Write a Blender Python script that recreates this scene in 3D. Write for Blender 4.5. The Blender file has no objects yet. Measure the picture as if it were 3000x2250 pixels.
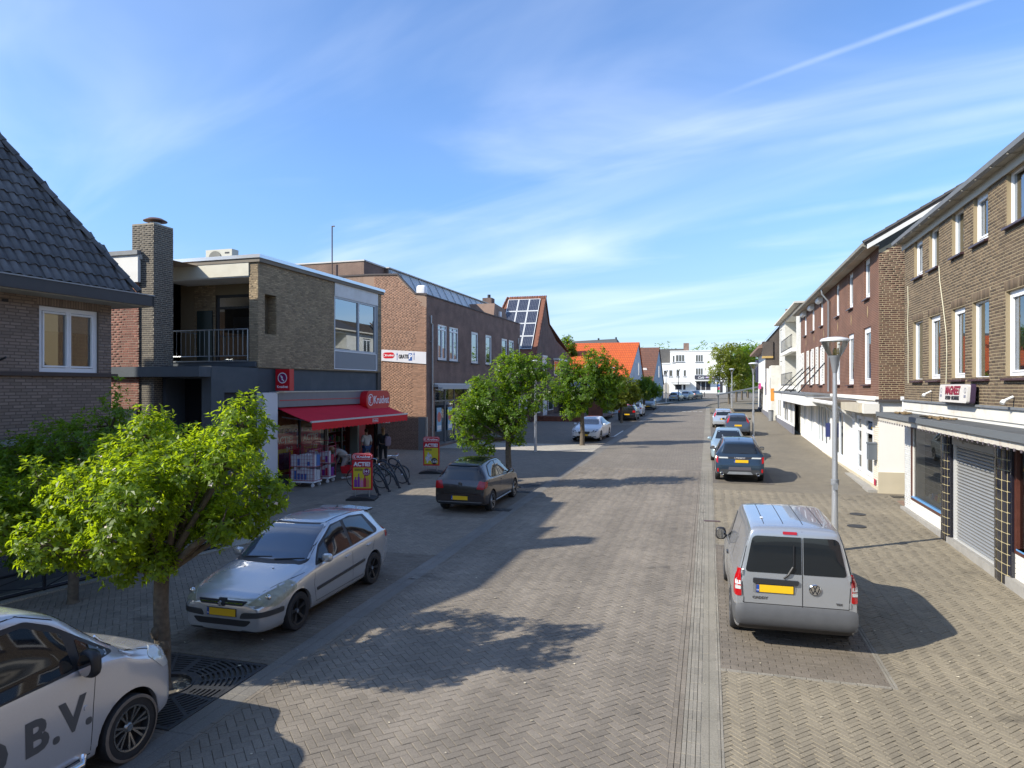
import bpy, bmesh, math, random
import numpy as np
from mathutils import Vector, Matrix
from mathutils.bvhtree import BVHTree
random.seed(7); np.random.seed(7)
sc = bpy.context.scene
COL = sc.collection
PI = math.pi
# ---------------------------------------------------------------- camera, sky, sun, exposure
YAW = math.radians(16.038)
EYE = Vector((0, 0, 4.15))
cam_d = bpy.data.cameras.new('camera'); cam = bpy.data.objects.new('camera', cam_d); COL.objects.link(cam)
cam.location = EYE; cam.rotation_euler = (PI/2, 0, YAW)
cam_d.sensor_width = 36; cam_d.lens = 24.005; cam_d.shift_y = 0.0025
cam_d.clip_start = .1; cam_d.clip_end = 6000
sc.camera = cam
SUN_EL = math.radians(36); SUN_AZ = Vector((-.815, -.579, 0)).normalized()   # horizontal direction towards the sun
sun_d = bpy.data.lights.new('sun', 'SUN'); sun = bpy.data.objects.new('sun', sun_d); COL.objects.link(sun)
sun_d.energy = 4.3; sun_d.angle = math.radians(.55); sun_d.color = (1, .94, .83)
sdir = Vector((SUN_AZ.x*math.cos(SUN_EL), SUN_AZ.y*math.cos(SUN_EL), math.sin(SUN_EL)))
sun.rotation_euler = sdir.to_track_quat('Z', 'Y').to_euler()
sun.location = (0, 0, 60)
world = bpy.data.worlds.new('World'); sc.world = world; world.use_nodes = True
sc.view_settings.view_transform = 'Standard'; sc.view_settings.look = 'None'
sc.view_settings.gamma = 1; sc.view_settings.use_curve_mapping = False
sc.view_settings.exposure = .70
sc.render.engine = 'CYCLES'
sc.cycles.max_bounces = 6; sc.cycles.diffuse_bounces = 3; sc.cycles.glossy_bounces = 3
sc.cycles.transparent_max_bounces = 12
sc.cycles.use_denoising = True

def nn(nt, t, **kw):
    n = nt.nodes.new(t)
    for k, v in kw.items():
        if k.startswith('i_'):
            k = k[2:]; n.inputs[int(k) if k.isdigit() else k.replace('_', ' ')].default_value = v
        else: setattr(n, k, v)
    return n

def build_world():
    nt = world.node_tree; nt.nodes.clear(); L = nt.links.new
    out = nn(nt, 'ShaderNodeOutputWorld'); bg = nn(nt, 'ShaderNodeBackground', i_Strength=.125)
    sky = nn(nt, 'ShaderNodeTexSky'); sky.sky_type = 'NISHITA'; sky.sun_disc = False
    sky.sun_elevation = SUN_EL; sky.sun_rotation = math.atan2(SUN_AZ.x, SUN_AZ.y)
    sky.altitude = 50; sky.air_density = 1.0; sky.dust_density = .4; sky.ozone_density = 2.5
    tc = nn(nt, 'ShaderNodeTexCoord'); sep = nn(nt, 'ShaderNodeSeparateXYZ'); L(tc.outputs['Generated'], sep.inputs[0])
    zc = nn(nt, 'ShaderNodeMath', operation='MAXIMUM'); L(sep.outputs[2], zc.inputs[0]); zc.inputs[1].default_value = .0
    za = nn(nt, 'ShaderNodeMath', operation='ADD'); L(zc.outputs[0], za.inputs[0]); za.inputs[1].default_value = .12
    dx = nn(nt, 'ShaderNodeMath', operation='DIVIDE'); L(sep.outputs[0], dx.inputs[0]); L(za.outputs[0], dx.inputs[1])
    dy = nn(nt, 'ShaderNodeMath', operation='DIVIDE'); L(sep.outputs[1], dy.inputs[0]); L(za.outputs[0], dy.inputs[1])
    cb = nn(nt, 'ShaderNodeCombineXYZ'); L(dx.outputs[0], cb.inputs[0]); L(dy.outputs[0], cb.inputs[1])
    def layer(rot, scl, nscale, detail, lo, hi, dist=.6, loc=(0, 0, 0)):
        mp = nn(nt, 'ShaderNodeMapping', vector_type='TEXTURE'); mp.inputs['Rotation'].default_value = (0, 0, math.radians(rot)); mp.inputs['Scale'].default_value = scl; mp.inputs['Location'].default_value = loc
        L(cb.outputs[0], mp.inputs[0])
        no = nn(nt, 'ShaderNodeTexNoise'); no.inputs['Scale'].default_value = nscale; no.inputs['Detail'].default_value = detail; no.inputs['Roughness'].default_value = .5; no.inputs['Distortion'].default_value = dist
        L(mp.outputs[0], no.inputs['Vector'])
        mr = nn(nt, 'ShaderNodeMapRange'); mr.interpolation_type = 'SMOOTHSTEP'; mr.inputs[1].default_value = lo; mr.inputs[2].default_value = hi
        L(no.outputs[0], mr.inputs[0]); return mr.outputs[0]
    a = layer(-18, (2.2, .9, 1), 1.0, 6, .44, .80, .9)
    b = layer(-20, (3.0, .62, 1), 1.0, 5, .44, .86, .8, (3, 1, 0))
    c = layer(-24, (2.2, 1.6, 1), .7, 3, .30, .70, .4, (7, 2, 0))
    # contrails: thin bands in the cloud plane
    def trail(rot, off, w, amp, x0, x1):
        mp = nn(nt, 'ShaderNodeMapping', vector_type='TEXTURE'); mp.inputs['Rotation'].default_value = (0, 0, math.radians(rot)); L(cb.outputs[0], mp.inputs[0])
        s = nn(nt, 'ShaderNodeSeparateXYZ'); L(mp.outputs[0], s.inputs[0])
        m1 = nn(nt, 'ShaderNodeMath', operation='SUBTRACT'); L(s.outputs[1], m1.inputs[0]); m1.inputs[1].default_value = off
        m2 = nn(nt, 'ShaderNodeMath', operation='ABSOLUTE'); L(m1.outputs[0], m2.inputs[0])
        r = nn(nt, 'ShaderNodeMapRange'); r.interpolation_type = 'SMOOTHSTEP'
        r.inputs[1].default_value = 0; r.inputs[2].default_value = w; r.inputs[3].default_value = amp; r.inputs[4].default_value = 0
        L(m2.outputs[0], r.inputs[0])
        r2 = nn(nt, 'ShaderNodeMapRange'); r2.interpolation_type = 'SMOOTHSTEP'; r2.inputs[1].default_value = x0; r2.inputs[2].default_value = x1; L(s.outputs[0], r2.inputs[0])
        no = nn(nt, 'ShaderNodeTexNoise'); no.inputs['Scale'].default_value = 9; L(mp.outputs[0], no.inputs['Vector'])
        m3 = nn(nt, 'ShaderNodeMath', operation='MULTIPLY'); L(r.outputs[0], m3.inputs[0]); L(r2.outputs[0], m3.inputs[1])
        m4 = nn(nt, 'ShaderNodeMath', operation='MULTIPLY'); L(m3.outputs[0], m4.inputs[0]); L(no.outputs[0], m4.inputs[1])
        return m4.outputs[0]
    def add(p, q, k=1.0):
        m = nn(nt, 'ShaderNodeMath', operation='MULTIPLY_ADD'); L(q, m.inputs[0]); m.inputs[1].default_value = k; L(p, m.inputs[2]); return m.outputs[0]
    mul = nn(nt, 'ShaderNodeMath', operation='MULTIPLY'); mul.inputs[1].default_value = .36; L(a, mul.inputs[0])
    s = add(mul.outputs[0], b, .34); s = add(s, c, .05)
    for t in TRAILS: s = add(s, trail(*t), 1)
    # clearer towards the zenith, hazier near the horizon
    hz = nn(nt, 'ShaderNodeMapRange'); hz.inputs[1].default_value = 0; hz.inputs[2].default_value = .28; hz.inputs[3].default_value = .14; hz.inputs[4].default_value = 0; hz.interpolation_type = 'SMOOTHSTEP'
    L(sep.outputs[2], hz.inputs[0]); s = add(s, hz.outputs[0], 1)
    cl = nn(nt, 'ShaderNodeMath', operation='MINIMUM'); L(s, cl.inputs[0]); cl.inputs[1].default_value = .85
    tint = nn(nt, 'ShaderNodeMix', data_type='RGBA', blend_type='MULTIPLY'); tint.inputs[0].default_value = 1
    L(sky.outputs[0], tint.inputs[6]); tint.inputs[7].default_value = (.78, 1.00, 1.27, 1)
    lowr = nn(nt, 'ShaderNodeMapRange'); lowr.interpolation_type = 'SMOOTHSTEP'; lowr.inputs[1].default_value = -.02; lowr.inputs[2].default_value = .30; lowr.inputs[3].default_value = .60; lowr.inputs[4].default_value = 1.0; L(sep.outputs[2], lowr.inputs[0])
    dm_ = nn(nt, 'ShaderNodeVectorMath', operation='SCALE'); L(tint.outputs[2], dm_.inputs[0]); L(lowr.outputs[0], dm_.inputs['Scale'])
    mix = nn(nt, 'ShaderNodeMix', data_type='RGBA'); L(cl.outputs[0], mix.inputs[0]); L(dm_.outputs[0], mix.inputs[6]); mix.inputs[7].default_value = (5.9, 6.5, 7.4, 1)
    L(mix.outputs[2], bg.inputs[0]); L(bg.outputs[0], out.inputs[0])
TRAILS = [(-28.9, 1.644, .020, .40, -1.0, -.4), (-15.1, 2.189, .07, .20, -.8, 0.0), (-18.7, 2.74, .08, .20, -1.4, -.2)]
build_world()

# ---------------------------------------------------------------- helpers
SL = .0153
def gz(y): return SL*min(max(y, -20), 178)
def proj_dist(p): return (Vector(p)-EYE).length
def tag(o, label=None, cat=None, group=None, kind=None):
    if label: o['label'] = label
    if cat: o['category'] = cat
    if group: o['group'] = group
    if kind: o['kind'] = kind
    return o
def empty(name, loc=(0, 0, 0), rz=0, label=None, cat=None, group=None, tilt=0):
    o = bpy.data.objects.new(name, None); COL.objects.link(o); o.location = loc
    o.rotation_euler = (tilt, 0, rz); o.empty_display_size = .2
    return tag(o, label, cat, group)
def copy_tree(o, parent=None, **kw):
    c = o.copy(); COL.objects.link(c)
    if parent is not None: c.parent = parent
    for ch in o.children: copy_tree(ch, c)
    return c
I4 = Matrix.Identity(4)
def TR(x=0, y=0, z=0, rz=0, rx=0, ry=0):
    return Matrix.Translation((x, y, z)) @ Matrix.Rotation(rz, 4, 'Z') @ Matrix.Rotation(ry, 4, 'Y') @ Matrix.Rotation(rx, 4, 'X')

class MB:
    def __init__(s): s.v = []; s.f = []; s.m = []
    def poly(s, pts, m=0):
        n = len(s.v); s.v += [tuple(p) for p in pts]; s.f.append(tuple(range(n, n+len(pts)))); s.m.append(m); return s
    def box(s, x0, x1, y0, y1, z0, z1, m=0):
        if x0 > x1: x0, x1 = x1, x0
        if y0 > y1: y0, y1 = y1, y0
        if z0 > z1: z0, z1 = z1, z0
        n = len(s.v)
        s.v += [(x0,y0,z0),(x1,y0,z0),(x1,y1,z0),(x0,y1,z0),(x0,y0,z1),(x1,y0,z1),(x1,y1,z1),(x0,y1,z1)]
        for f in ((0,3,2,1),(4,5,6,7),(0,1,5,4),(1,2,6,5),(2,3,7,6),(3,0,4,7)):
            s.f.append(tuple(n+i for i in f)); s.m.append(m)
        return s
    def grid(s, rows, m=0, closed=False, mfn=None):
        n = len(s.v); R = len(rows); C = len(rows[0])
        for r in rows: s.v += [tuple(p) for p in r]
        for i in range(R-1):
            for j in range(C if closed else C-1):
                k = (j+1) % C
                s.f.append((n+i*C+j, n+i*C+k, n+(i+1)*C+k, n+(i+1)*C+j)); s.m.append(mfn(i, j) if mfn else m)
        return s
    def prism(s, pts, dvec, m=0, cap=True):
        n = len(pts); d = Vector(dvec); a = [Vector(p) for p in pts]; b = [p+d for p in a]
        k = len(s.v); s.v += [tuple(p) for p in a+b]
        if cap:
            s.f.append(tuple(range(k+n-1, k-1, -1))); s.m.append(m)
            s.f.append(tuple(range(k+n, k+2*n))); s.m.append(m)
        for i in range(n):
            j = (i+1) % n; s.f.append((k+i, k+j, k+n+j, k+n+i)); s.m.append(m)
        return s
    def tube(s, path, r, n=8, m=0, caps=True):
        P = [Vector(p) for p in path]; rr = r if isinstance(r, (list, tuple)) else [r]*len(P)
        rows = []; up = None
        for i, p in enumerate(P):
            t = (P[min(i+1, len(P)-1)]-P[max(i-1, 0)]).normalized()
            if up is None: up = Vector((0, 0, 1)) if abs(t.z) < .9 else Vector((1, 0, 0))
            a = t.cross(up); 
            if a.length < 1e-6: a = t.orthogonal()
            a.normalize(); b = a.cross(t).normalized(); up = b
            rows.append([p+(a*math.cos(2*PI*j/n)+b*math.sin(2*PI*j/n))*rr[i] for j in range(n)])
        k = len(s.v); s.grid(rows, m, closed=True)
        if caps:
            s.f.append(tuple(range(k, k+n))); s.m.append(m)
            e = k+(len(P)-1)*n; s.f.append(tuple(range(e+n-1, e-1, -1))); s.m.append(m)
        return s
    def lathe(s, prof, n=16, c=(0, 0, 0), m=0, axis='Z'):
        rows = []
        for r, z in prof:
            row = []
            for j in range(n):
                a = 2*PI*j/n; x, y = r*math.cos(a), r*math.sin(a)
                p = (x, y, z) if axis == 'Z' else ((z, x, y) if axis == 'X' else (x, z, y))
                row.append((p[0]+c[0], p[1]+c[1], p[2]+c[2]))
            rows.append(row)
        return s.grid(rows, m, closed=True)
    def sup(s, c, r, e=.5, n=14, m=0, R=None):
        def sg(v, p): return math.copysign(abs(v)**p, v)
        rows = []
        for i in range(n//2+1):
            ph = -PI/2+PI*i/(n//2); row = []
            for j in range(n):
                th = 2*PI*j/n
                p = Vector((r[0]*sg(math.cos(ph), e)*sg(math.cos(th), e), r[1]*sg(math.cos(ph), e)*sg(math.sin(th), e), r[2]*sg(math.sin(ph), e)))
                if R: p = R @ p
                row.append(p+Vector(c))
            rows.append(row)
        return s.grid(rows, m, closed=True)
    def disc(s, c, r, n=16, m=0, axis='Z', d=.0, ry=None):
        ry = ry or r; pts = []
        for j in range(n):
            a = 2*PI*j/n; x, y = r*math.cos(a), ry*math.sin(a)
            p = (x, y, 0) if axis == 'Z' else ((0, x, y) if axis == 'X' else (x, 0, y))
            pts.append((p[0]+c[0], p[1]+c[1], p[2]+c[2]))
        if d:
            dv = (0, 0, d) if axis == 'Z' else ((d, 0, 0) if axis == 'X' else (0, d, 0)); return s.prism(pts, dv, m)
        return s.poly(pts, m)
    def mesh(s, name, mats, smooth=False, sharp=None, merge=False):
        me = bpy.data.meshes.new(name); me.from_pydata(s.v, [], s.f)
        for mt in (mats if isinstance(mats, (list, tuple)) else [mats]): me.materials.append(mt)
        me.polygons.foreach_set('material_index', s.m)
        if merge:
            bm = bmesh.new(); bm.from_mesh(me); bmesh.ops.remove_doubles(bm, verts=bm.verts, dist=1e-4)
            bmesh.ops.recalc_face_normals(bm, faces=bm.faces); bm.to_mesh(me); bm.free()
        if smooth:
            me.polygons.foreach_set('use_smooth', [True]*len(me.polygons))
            if sharp: me.set_sharp_from_angle(angle=math.radians(sharp))
        me.update(); return me
    def build(s, name, mats, parent=None, T=None, smooth=False, sharp=None, merge=False, label=None, kind=None):
        o = bpy.data.objects.new(name, s.mesh(name, mats, smooth, sharp, merge)); COL.objects.link(o)
        if parent is not None: o.parent = parent
        if T is not None: o.matrix_local = T
        if label: o['label'] = label
        if kind: o['kind'] = kind
        return o
def link_mesh(name, me, parent=None, T=None):
    o = bpy.data.objects.new(name, me); COL.objects.link(o)
    if parent is not None: o.parent = parent
    if T is not None: o.matrix_local = T
    return o
def wmat(o):
    m = I4.copy(); ch = []
    while o is not None: ch.append(o.matrix_basis if True else o.matrix_local); o = o.parent
    for b in ch: m = b @ m
    return m
def quad_mesh(name, V, F, mat):
    """fast mesh from numpy verts (N,3) and quads (M,4)"""
    me = bpy.data.meshes.new(name); me.vertices.add(len(V)); me.vertices.foreach_set('co', V.astype(np.float32).ravel())
    me.loops.add(F.size); me.loops.foreach_set('vertex_index', F.astype(np.int32).ravel())
    me.polygons.add(len(F)); me.polygons.foreach_set('loop_start', np.arange(0, F.size, F.shape[1], dtype=np.int32))
    me.materials.append(mat); me.update(calc_edges=True); me.validate(); return me
def text_mesh(txt, size, mat, ext=.004, bold=0, italic=0, align='CENTER', name='lettering', sx=1.0):
    cu = bpy.data.curves.new('txt', 'FONT'); cu.body = txt; cu.size = size; cu.extrude = ext; cu.offset = bold; cu.shear = italic
    cu.align_x = align; cu.align_y = 'CENTER'; cu.resolution_u = 3
    ob = bpy.data.objects.new('txt', cu); COL.objects.link(ob)
    dg = bpy.context.evaluated_depsgraph_get(); me = bpy.data.meshes.new_from_object(ob.evaluated_get(dg)); me.name = name
    bpy.data.objects.remove(ob); me.materials.clear(); me.materials.append(mat)
    for v in me.vertices: v.co.x *= sx
    return me
def text(txt, size, mat, parent, T, name='lettering', **kw):
    return link_mesh(name, text_mesh(txt, size, mat, name=name, **kw), parent, T)

# ---------------------------------------------------------------- materials
def lum(c, k): return tuple(min(1, v*k) for v in c[:3])
MC = {}
def mat(name, col, rough=.6, metal=0.0, nz=None, bump=None, rnd=0.0, coat=0.0, spec=.5, emis=0, hue=0.0, dirt=None, col2=None, sub=0):
    """nz=(scale,amount) value noise; bump=(scale,strength); rnd=per piece value jitter; dirt=(scale,amount,colour)"""
    if name in MC: return MC[name]
    m = bpy.data.materials.new(name); m.use_nodes = True; nt = m.node_tree; L = nt.links.new; b = nt.nodes['Principled BSDF']
    b.inputs['Base Color'].default_value = (*col[:3], 1); b.inputs['Roughness'].default_value = rough; b.inputs['Metallic'].default_value = metal
    b.inputs['Specular IOR Level'].default_value = spec; b.inputs['Coat Weight'].default_value = coat; b.inputs['Coat Roughness'].default_value = .04
    if emis: b.inputs['Emission Color'].default_value = (*col[:3], 1); b.inputs['Emission Strength'].default_value = emis
    tc = nn(nt, 'ShaderNodeTexCoord'); cur = None
    if rnd or nz or dirt:
        rgb = nn(nt, 'ShaderNodeRGB'); rgb.outputs[0].default_value = (*col[:3], 1); cur = rgb.outputs[0]
    if rnd:
        ge = nn(nt, 'ShaderNodeNewGeometry'); oi = nn(nt, 'ShaderNodeObjectInfo')
        ad = nn(nt, 'ShaderNodeMath', operation='ADD'); L(ge.outputs['Random Per Island'], ad.inputs[0]); L(oi.outputs['Random'], ad.inputs[1])
        fr = nn(nt, 'ShaderNodeMath', operation='FRACT'); L(ad.outputs[0], fr.inputs[0])
        if col2:
            mx = nn(nt, 'ShaderNodeMix', data_type='RGBA'); L(fr.outputs[0], mx.inputs[0]); L(cur, mx.inputs[6]); mx.inputs[7].default_value = (*col2[:3], 1); cur = mx.outputs[2]
        m7 = nn(nt, 'ShaderNodeMath', operation='MULTIPLY'); m7.inputs[1].default_value = 7.13; L(fr.outputs[0], m7.inputs[0])
        f2 = nn(nt, 'ShaderNodeMath', operation='FRACT'); L(m7.outputs[0], f2.inputs[0])
        mr = nn(nt, 'ShaderNodeMapRange'); mr.inputs[3].default_value = 1-rnd; mr.inputs[4].default_value = 1+rnd; L(f2.outputs[0], mr.inputs[0])
        hs = nn(nt, 'ShaderNodeHueSaturation'); L(mr.outputs[0], hs.inputs['Value']); L(cur, hs.inputs['Color']); cur = hs.outputs[0]
    if nz:
        no = nn(nt, 'ShaderNodeTexNoise'); no.inputs['Scale'].default_value = nz[0]; no.inputs['Detail'].default_value = 5; L(tc.outputs['Object'], no.inputs['Vector'])
        mr = nn(nt, 'ShaderNodeMapRange'); mr.inputs[1].default_value = .25; mr.inputs[2].default_value = .75; mr.inputs[3].default_value = 1-nz[1]; mr.inputs[4].default_value = 1+nz[1]; L(no.outputs[0], mr.inputs[0])
        hs = nn(nt, 'ShaderNodeHueSaturation'); L(mr.outputs[0], hs.inputs['Value']); L(cur, hs.inputs['Color']); cur = hs.outputs[0]
    if dirt:
        no = nn(nt, 'ShaderNodeTexNoise'); no.inputs['Scale'].default_value = dirt[0]; no.inputs['Detail'].default_value = 8; no.inputs['Roughness'].default_value = .62
        ge = nn(nt, 'ShaderNodeNewGeometry'); L(ge.outputs['Position'], no.inputs['Vector'])
        mr = nn(nt, 'ShaderNodeMapRange'); mr.inputs[1].default_value = .5; mr.inputs[2].default_value = .72; mr.inputs[4].default_value = dirt[1]; L(no.outputs[0], mr.inputs[0])
        mx = nn(nt, 'ShaderNodeMix', data_type='RGBA'); L(mr.outputs[0], mx.inputs[0]); L(cur, mx.inputs[6]); mx.inputs[7].default_value = (*dirt[2], 1); cur = mx.outputs[2]
    if cur: L(cur, b.inputs['Base Color'])
    if bump:
        no = nn(nt, 'ShaderNodeTexNoise'); no.inputs['Scale'].default_value = bump[0]; no.inputs['Detail'].default_value = 4; L(tc.outputs['Object'], no.inputs['Vector'])
        bp = nn(nt, 'ShaderNodeBump'); bp.inputs['Strength'].default_value = bump[1]; bp.inputs['Distance'].default_value = .01; L(no.outputs[0], bp.inputs['Height']); L(bp.outputs[0], b.inputs['Normal'])
    MC[name] = m; return m
def brick_tex(name, c1, c2, mortar, bw=.22, bh=.0625, ms=.011, axis='U', dirt=.25):
    """procedural brick courses for walls too far away or too foreshortened to build; coordinates are the wall's own"""
    if name in MC: return MC[name]
    m = bpy.data.materials.new(name); m.use_nodes = True; nt = m.node_tree; L = nt.links.new; b = nt.nodes['Principled BSDF']
    b.inputs['Roughness'].default_value = .85
    tc = nn(nt, 'ShaderNodeTexCoord'); sp = nn(nt, 'ShaderNodeSeparateXYZ'); L(tc.outputs['Object'], sp.inputs[0])
    cb = nn(nt, 'ShaderNodeCombineXYZ'); ad = nn(nt, 'ShaderNodeMath', operation='ADD'); L(sp.outputs[0], ad.inputs[0]); L(sp.outputs[1], ad.inputs[1])
    L(ad.outputs[0], cb.inputs[0]); L(sp.outputs[2], cb.inputs[1])
    br = nn(nt, 'ShaderNodeTexBrick'); br.inputs['Color1'].default_value = (*c1, 1); br.inputs['Color2'].default_value = (*c2, 1); br.inputs['Mortar'].default_value = (*mortar, 1)
    br.inputs['Scale'].default_value = 1; br.inputs['Mortar Size'].default_value = ms; br.inputs['Brick Width'].default_value = bw; br.inputs['Row Height'].default_value = bh; br.inputs['Mortar Smooth'].default_value = .2
    L(cb.outputs[0], br.inputs['Vector'])
    no = nn(nt, 'ShaderNodeTexNoise'); no.inputs['Scale'].default_value = 1.1; no.inputs['Detail'].default_value = 8; L(tc.outputs['Object'], no.inputs['Vector'])
    mr = nn(nt, 'ShaderNodeMapRange'); mr.inputs[1].default_value = .3; mr.inputs[2].default_value = .7; mr.inputs[3].default_value = 1-dirt; mr.inputs[4].default_value = 1+dirt*.8; L(no.outputs[0], mr.inputs[0])
    hs = nn(nt, 'ShaderNodeHueSaturation'); L(br.outputs[0], hs.inputs['Color']); L(mr.outputs[0], hs.inputs['Value']); L(hs.outputs[0], b.inputs['Base Color'])
    bp = nn(nt, 'ShaderNodeBump'); bp.inputs['Strength'].default_value = .5; bp.inputs['Distance'].default_value = .008; bp.invert = True
    L(br.outputs[1], bp.inputs['Height']); L(bp.outputs[0], b.inputs['Normal'])
    MC[name] = m; return m
def glass_mat(name, tint=(.55, .6, .6), refl=.25, dark=.75):
    """window glass: mirror-like film over a tinted clear pane"""
    m = bpy.data.materials.new(name); m.use_nodes = True; nt = m.node_tree; L = nt.links.new; nt.nodes.clear()
    out = nn(nt, 'ShaderNodeOutputMaterial'); gl = nn(nt, 'ShaderNodeBsdfGlossy', i_Roughness=.01); gl.inputs[0].default_value = (.9, .95, 1, 1)
    tr = nn(nt, 'ShaderNodeBsdfTransparent'); tr.inputs[0].default_value = (*[t*dark for t in tint], 1)
    lw = nn(nt, 'ShaderNodeLayerWeight', i_Blend=.35)
    mr = nn(nt, 'ShaderNodeMapRange'); mr.inputs[3].default_value = refl; mr.inputs[4].default_value = .95; L(lw.outputs['Fresnel'], mr.inputs[0])
    mx = nn(nt, 'ShaderNodeMixShader'); L(mr.outputs[0], mx.inputs[0]); L(tr.outputs[0], mx.inputs[1]); L(gl.outputs[0], mx.inputs[2]); L(mx.outputs[0], out.inputs[0])
    return m
GLASS = glass_mat('window_glass', refl=.22)
GLASS_D = glass_mat('dark_window_glass', (.35, .38, .38), .3, .6)
GLASS_C = glass_mat('lamp_glass', (.95, .95, .9), .06, 1.0)
WHITE = mat('white_upvc', (.78, .79, .80), .35, nz=(3, .04))
WPAINT = mat('white_render', (.74, .73, .69), .75, nz=(1.2, .06), dirt=(1.6, .35, (.48, .45, .38)))
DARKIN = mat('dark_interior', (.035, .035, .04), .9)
CURT = mat('curtain_fabric', (.55, .54, .50), .9, nz=(8, .1))
BLIND = mat('roller_blind_fabric', (.50, .49, .44), .9)
ANTH = mat('anthracite_render', (.066, .078, .088), .7, nz=(1.5, .12), dirt=(1.3, .4, (.12, .13, .14)))
METAL = mat('galvanised_steel', (.42, .44, .45), .38, .75, nz=(6, .1))
LEAD = mat('lead_flashing', (.20, .21, .22), .55, .2, nz=(3, .15))
BLACKP = mat('black_plastic', (.02, .02, .022), .45)
RUBBER = mat('tyre_rubber', (.022, .022, .023), .75, nz=(20, .2))
CHROME = mat('chrome', (.75, .76, .78), .12, 1.0)
RED = mat('shop_red', (.55, .008, .018), .35)
WOOD = mat('brown_wood', (.12, .045, .022), .5, nz=(5, .25))
CONC = mat('concrete', (.30, .285, .255), .85, nz=(4, .12), dirt=(2, .4, (.2, .19, .165)))
# ---------------------------------------------------------------- ground, road, pavements
PAVE_B = mat('dark_joint_bed', (.098, .086, .068), .95, nz=(3, .2))
def paving_tex(name, c1, c2, sc_=1.0, ang=45, bw=.21, bh=.1, ms=.006, joint=(.07, .064, .056)):
    m = bpy.data.materials.new(name); m.use_nodes = True; nt = m.node_tree; L = nt.links.new; b = nt.nodes['Principled BSDF']; b.inputs['Roughness'].default_value = .85
    tc = nn(nt, 'ShaderNodeTexCoord'); mp = nn(nt, 'ShaderNodeMapping'); mp.inputs['Rotation'].default_value = (0, 0, math.radians(ang)); L(tc.outputs['Object'], mp.inputs[0])
    br = nn(nt, 'ShaderNodeTexBrick'); br.inputs['Color1'].default_value = (*c1, 1); br.inputs['Color2'].default_value = (*c2, 1); br.inputs['Mortar'].default_value = (*joint, 1)
    br.inputs['Scale'].default_value = 1; br.inputs['Mortar Size'].default_value = ms; br.inputs['Brick Width'].default_value = bw; br.inputs['Row Height'].default_value = bh; L(mp.outputs[0], br.inputs['Vector'])
    cur = br.outputs[0]
    for scl, amt in ((.35, .10), (2.3, .10), (14, .08)):
        no = nn(nt, 'ShaderNodeTexNoise'); no.inputs['Scale'].default_value = scl; no.inputs['Detail'].default_value = 6; L(tc.outputs['Object'], no.inputs['Vector'])
        mr = nn(nt, 'ShaderNodeMapRange'); mr.inputs[1].default_value = .3; mr.inputs[2].default_value = .7; mr.inputs[3].default_value = 1-amt; mr.inputs[4].default_value = 1+amt; L(no.outputs[0], mr.inputs[0])
        hs = nn(nt, 'ShaderNodeHueSaturation'); L(cur, hs.inputs['Color']); L(mr.outputs[0], hs.inputs['Value']); cur = hs.outputs[0]
    L(cur, b.inputs['Base Color']); MC[name] = m; return m
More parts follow.
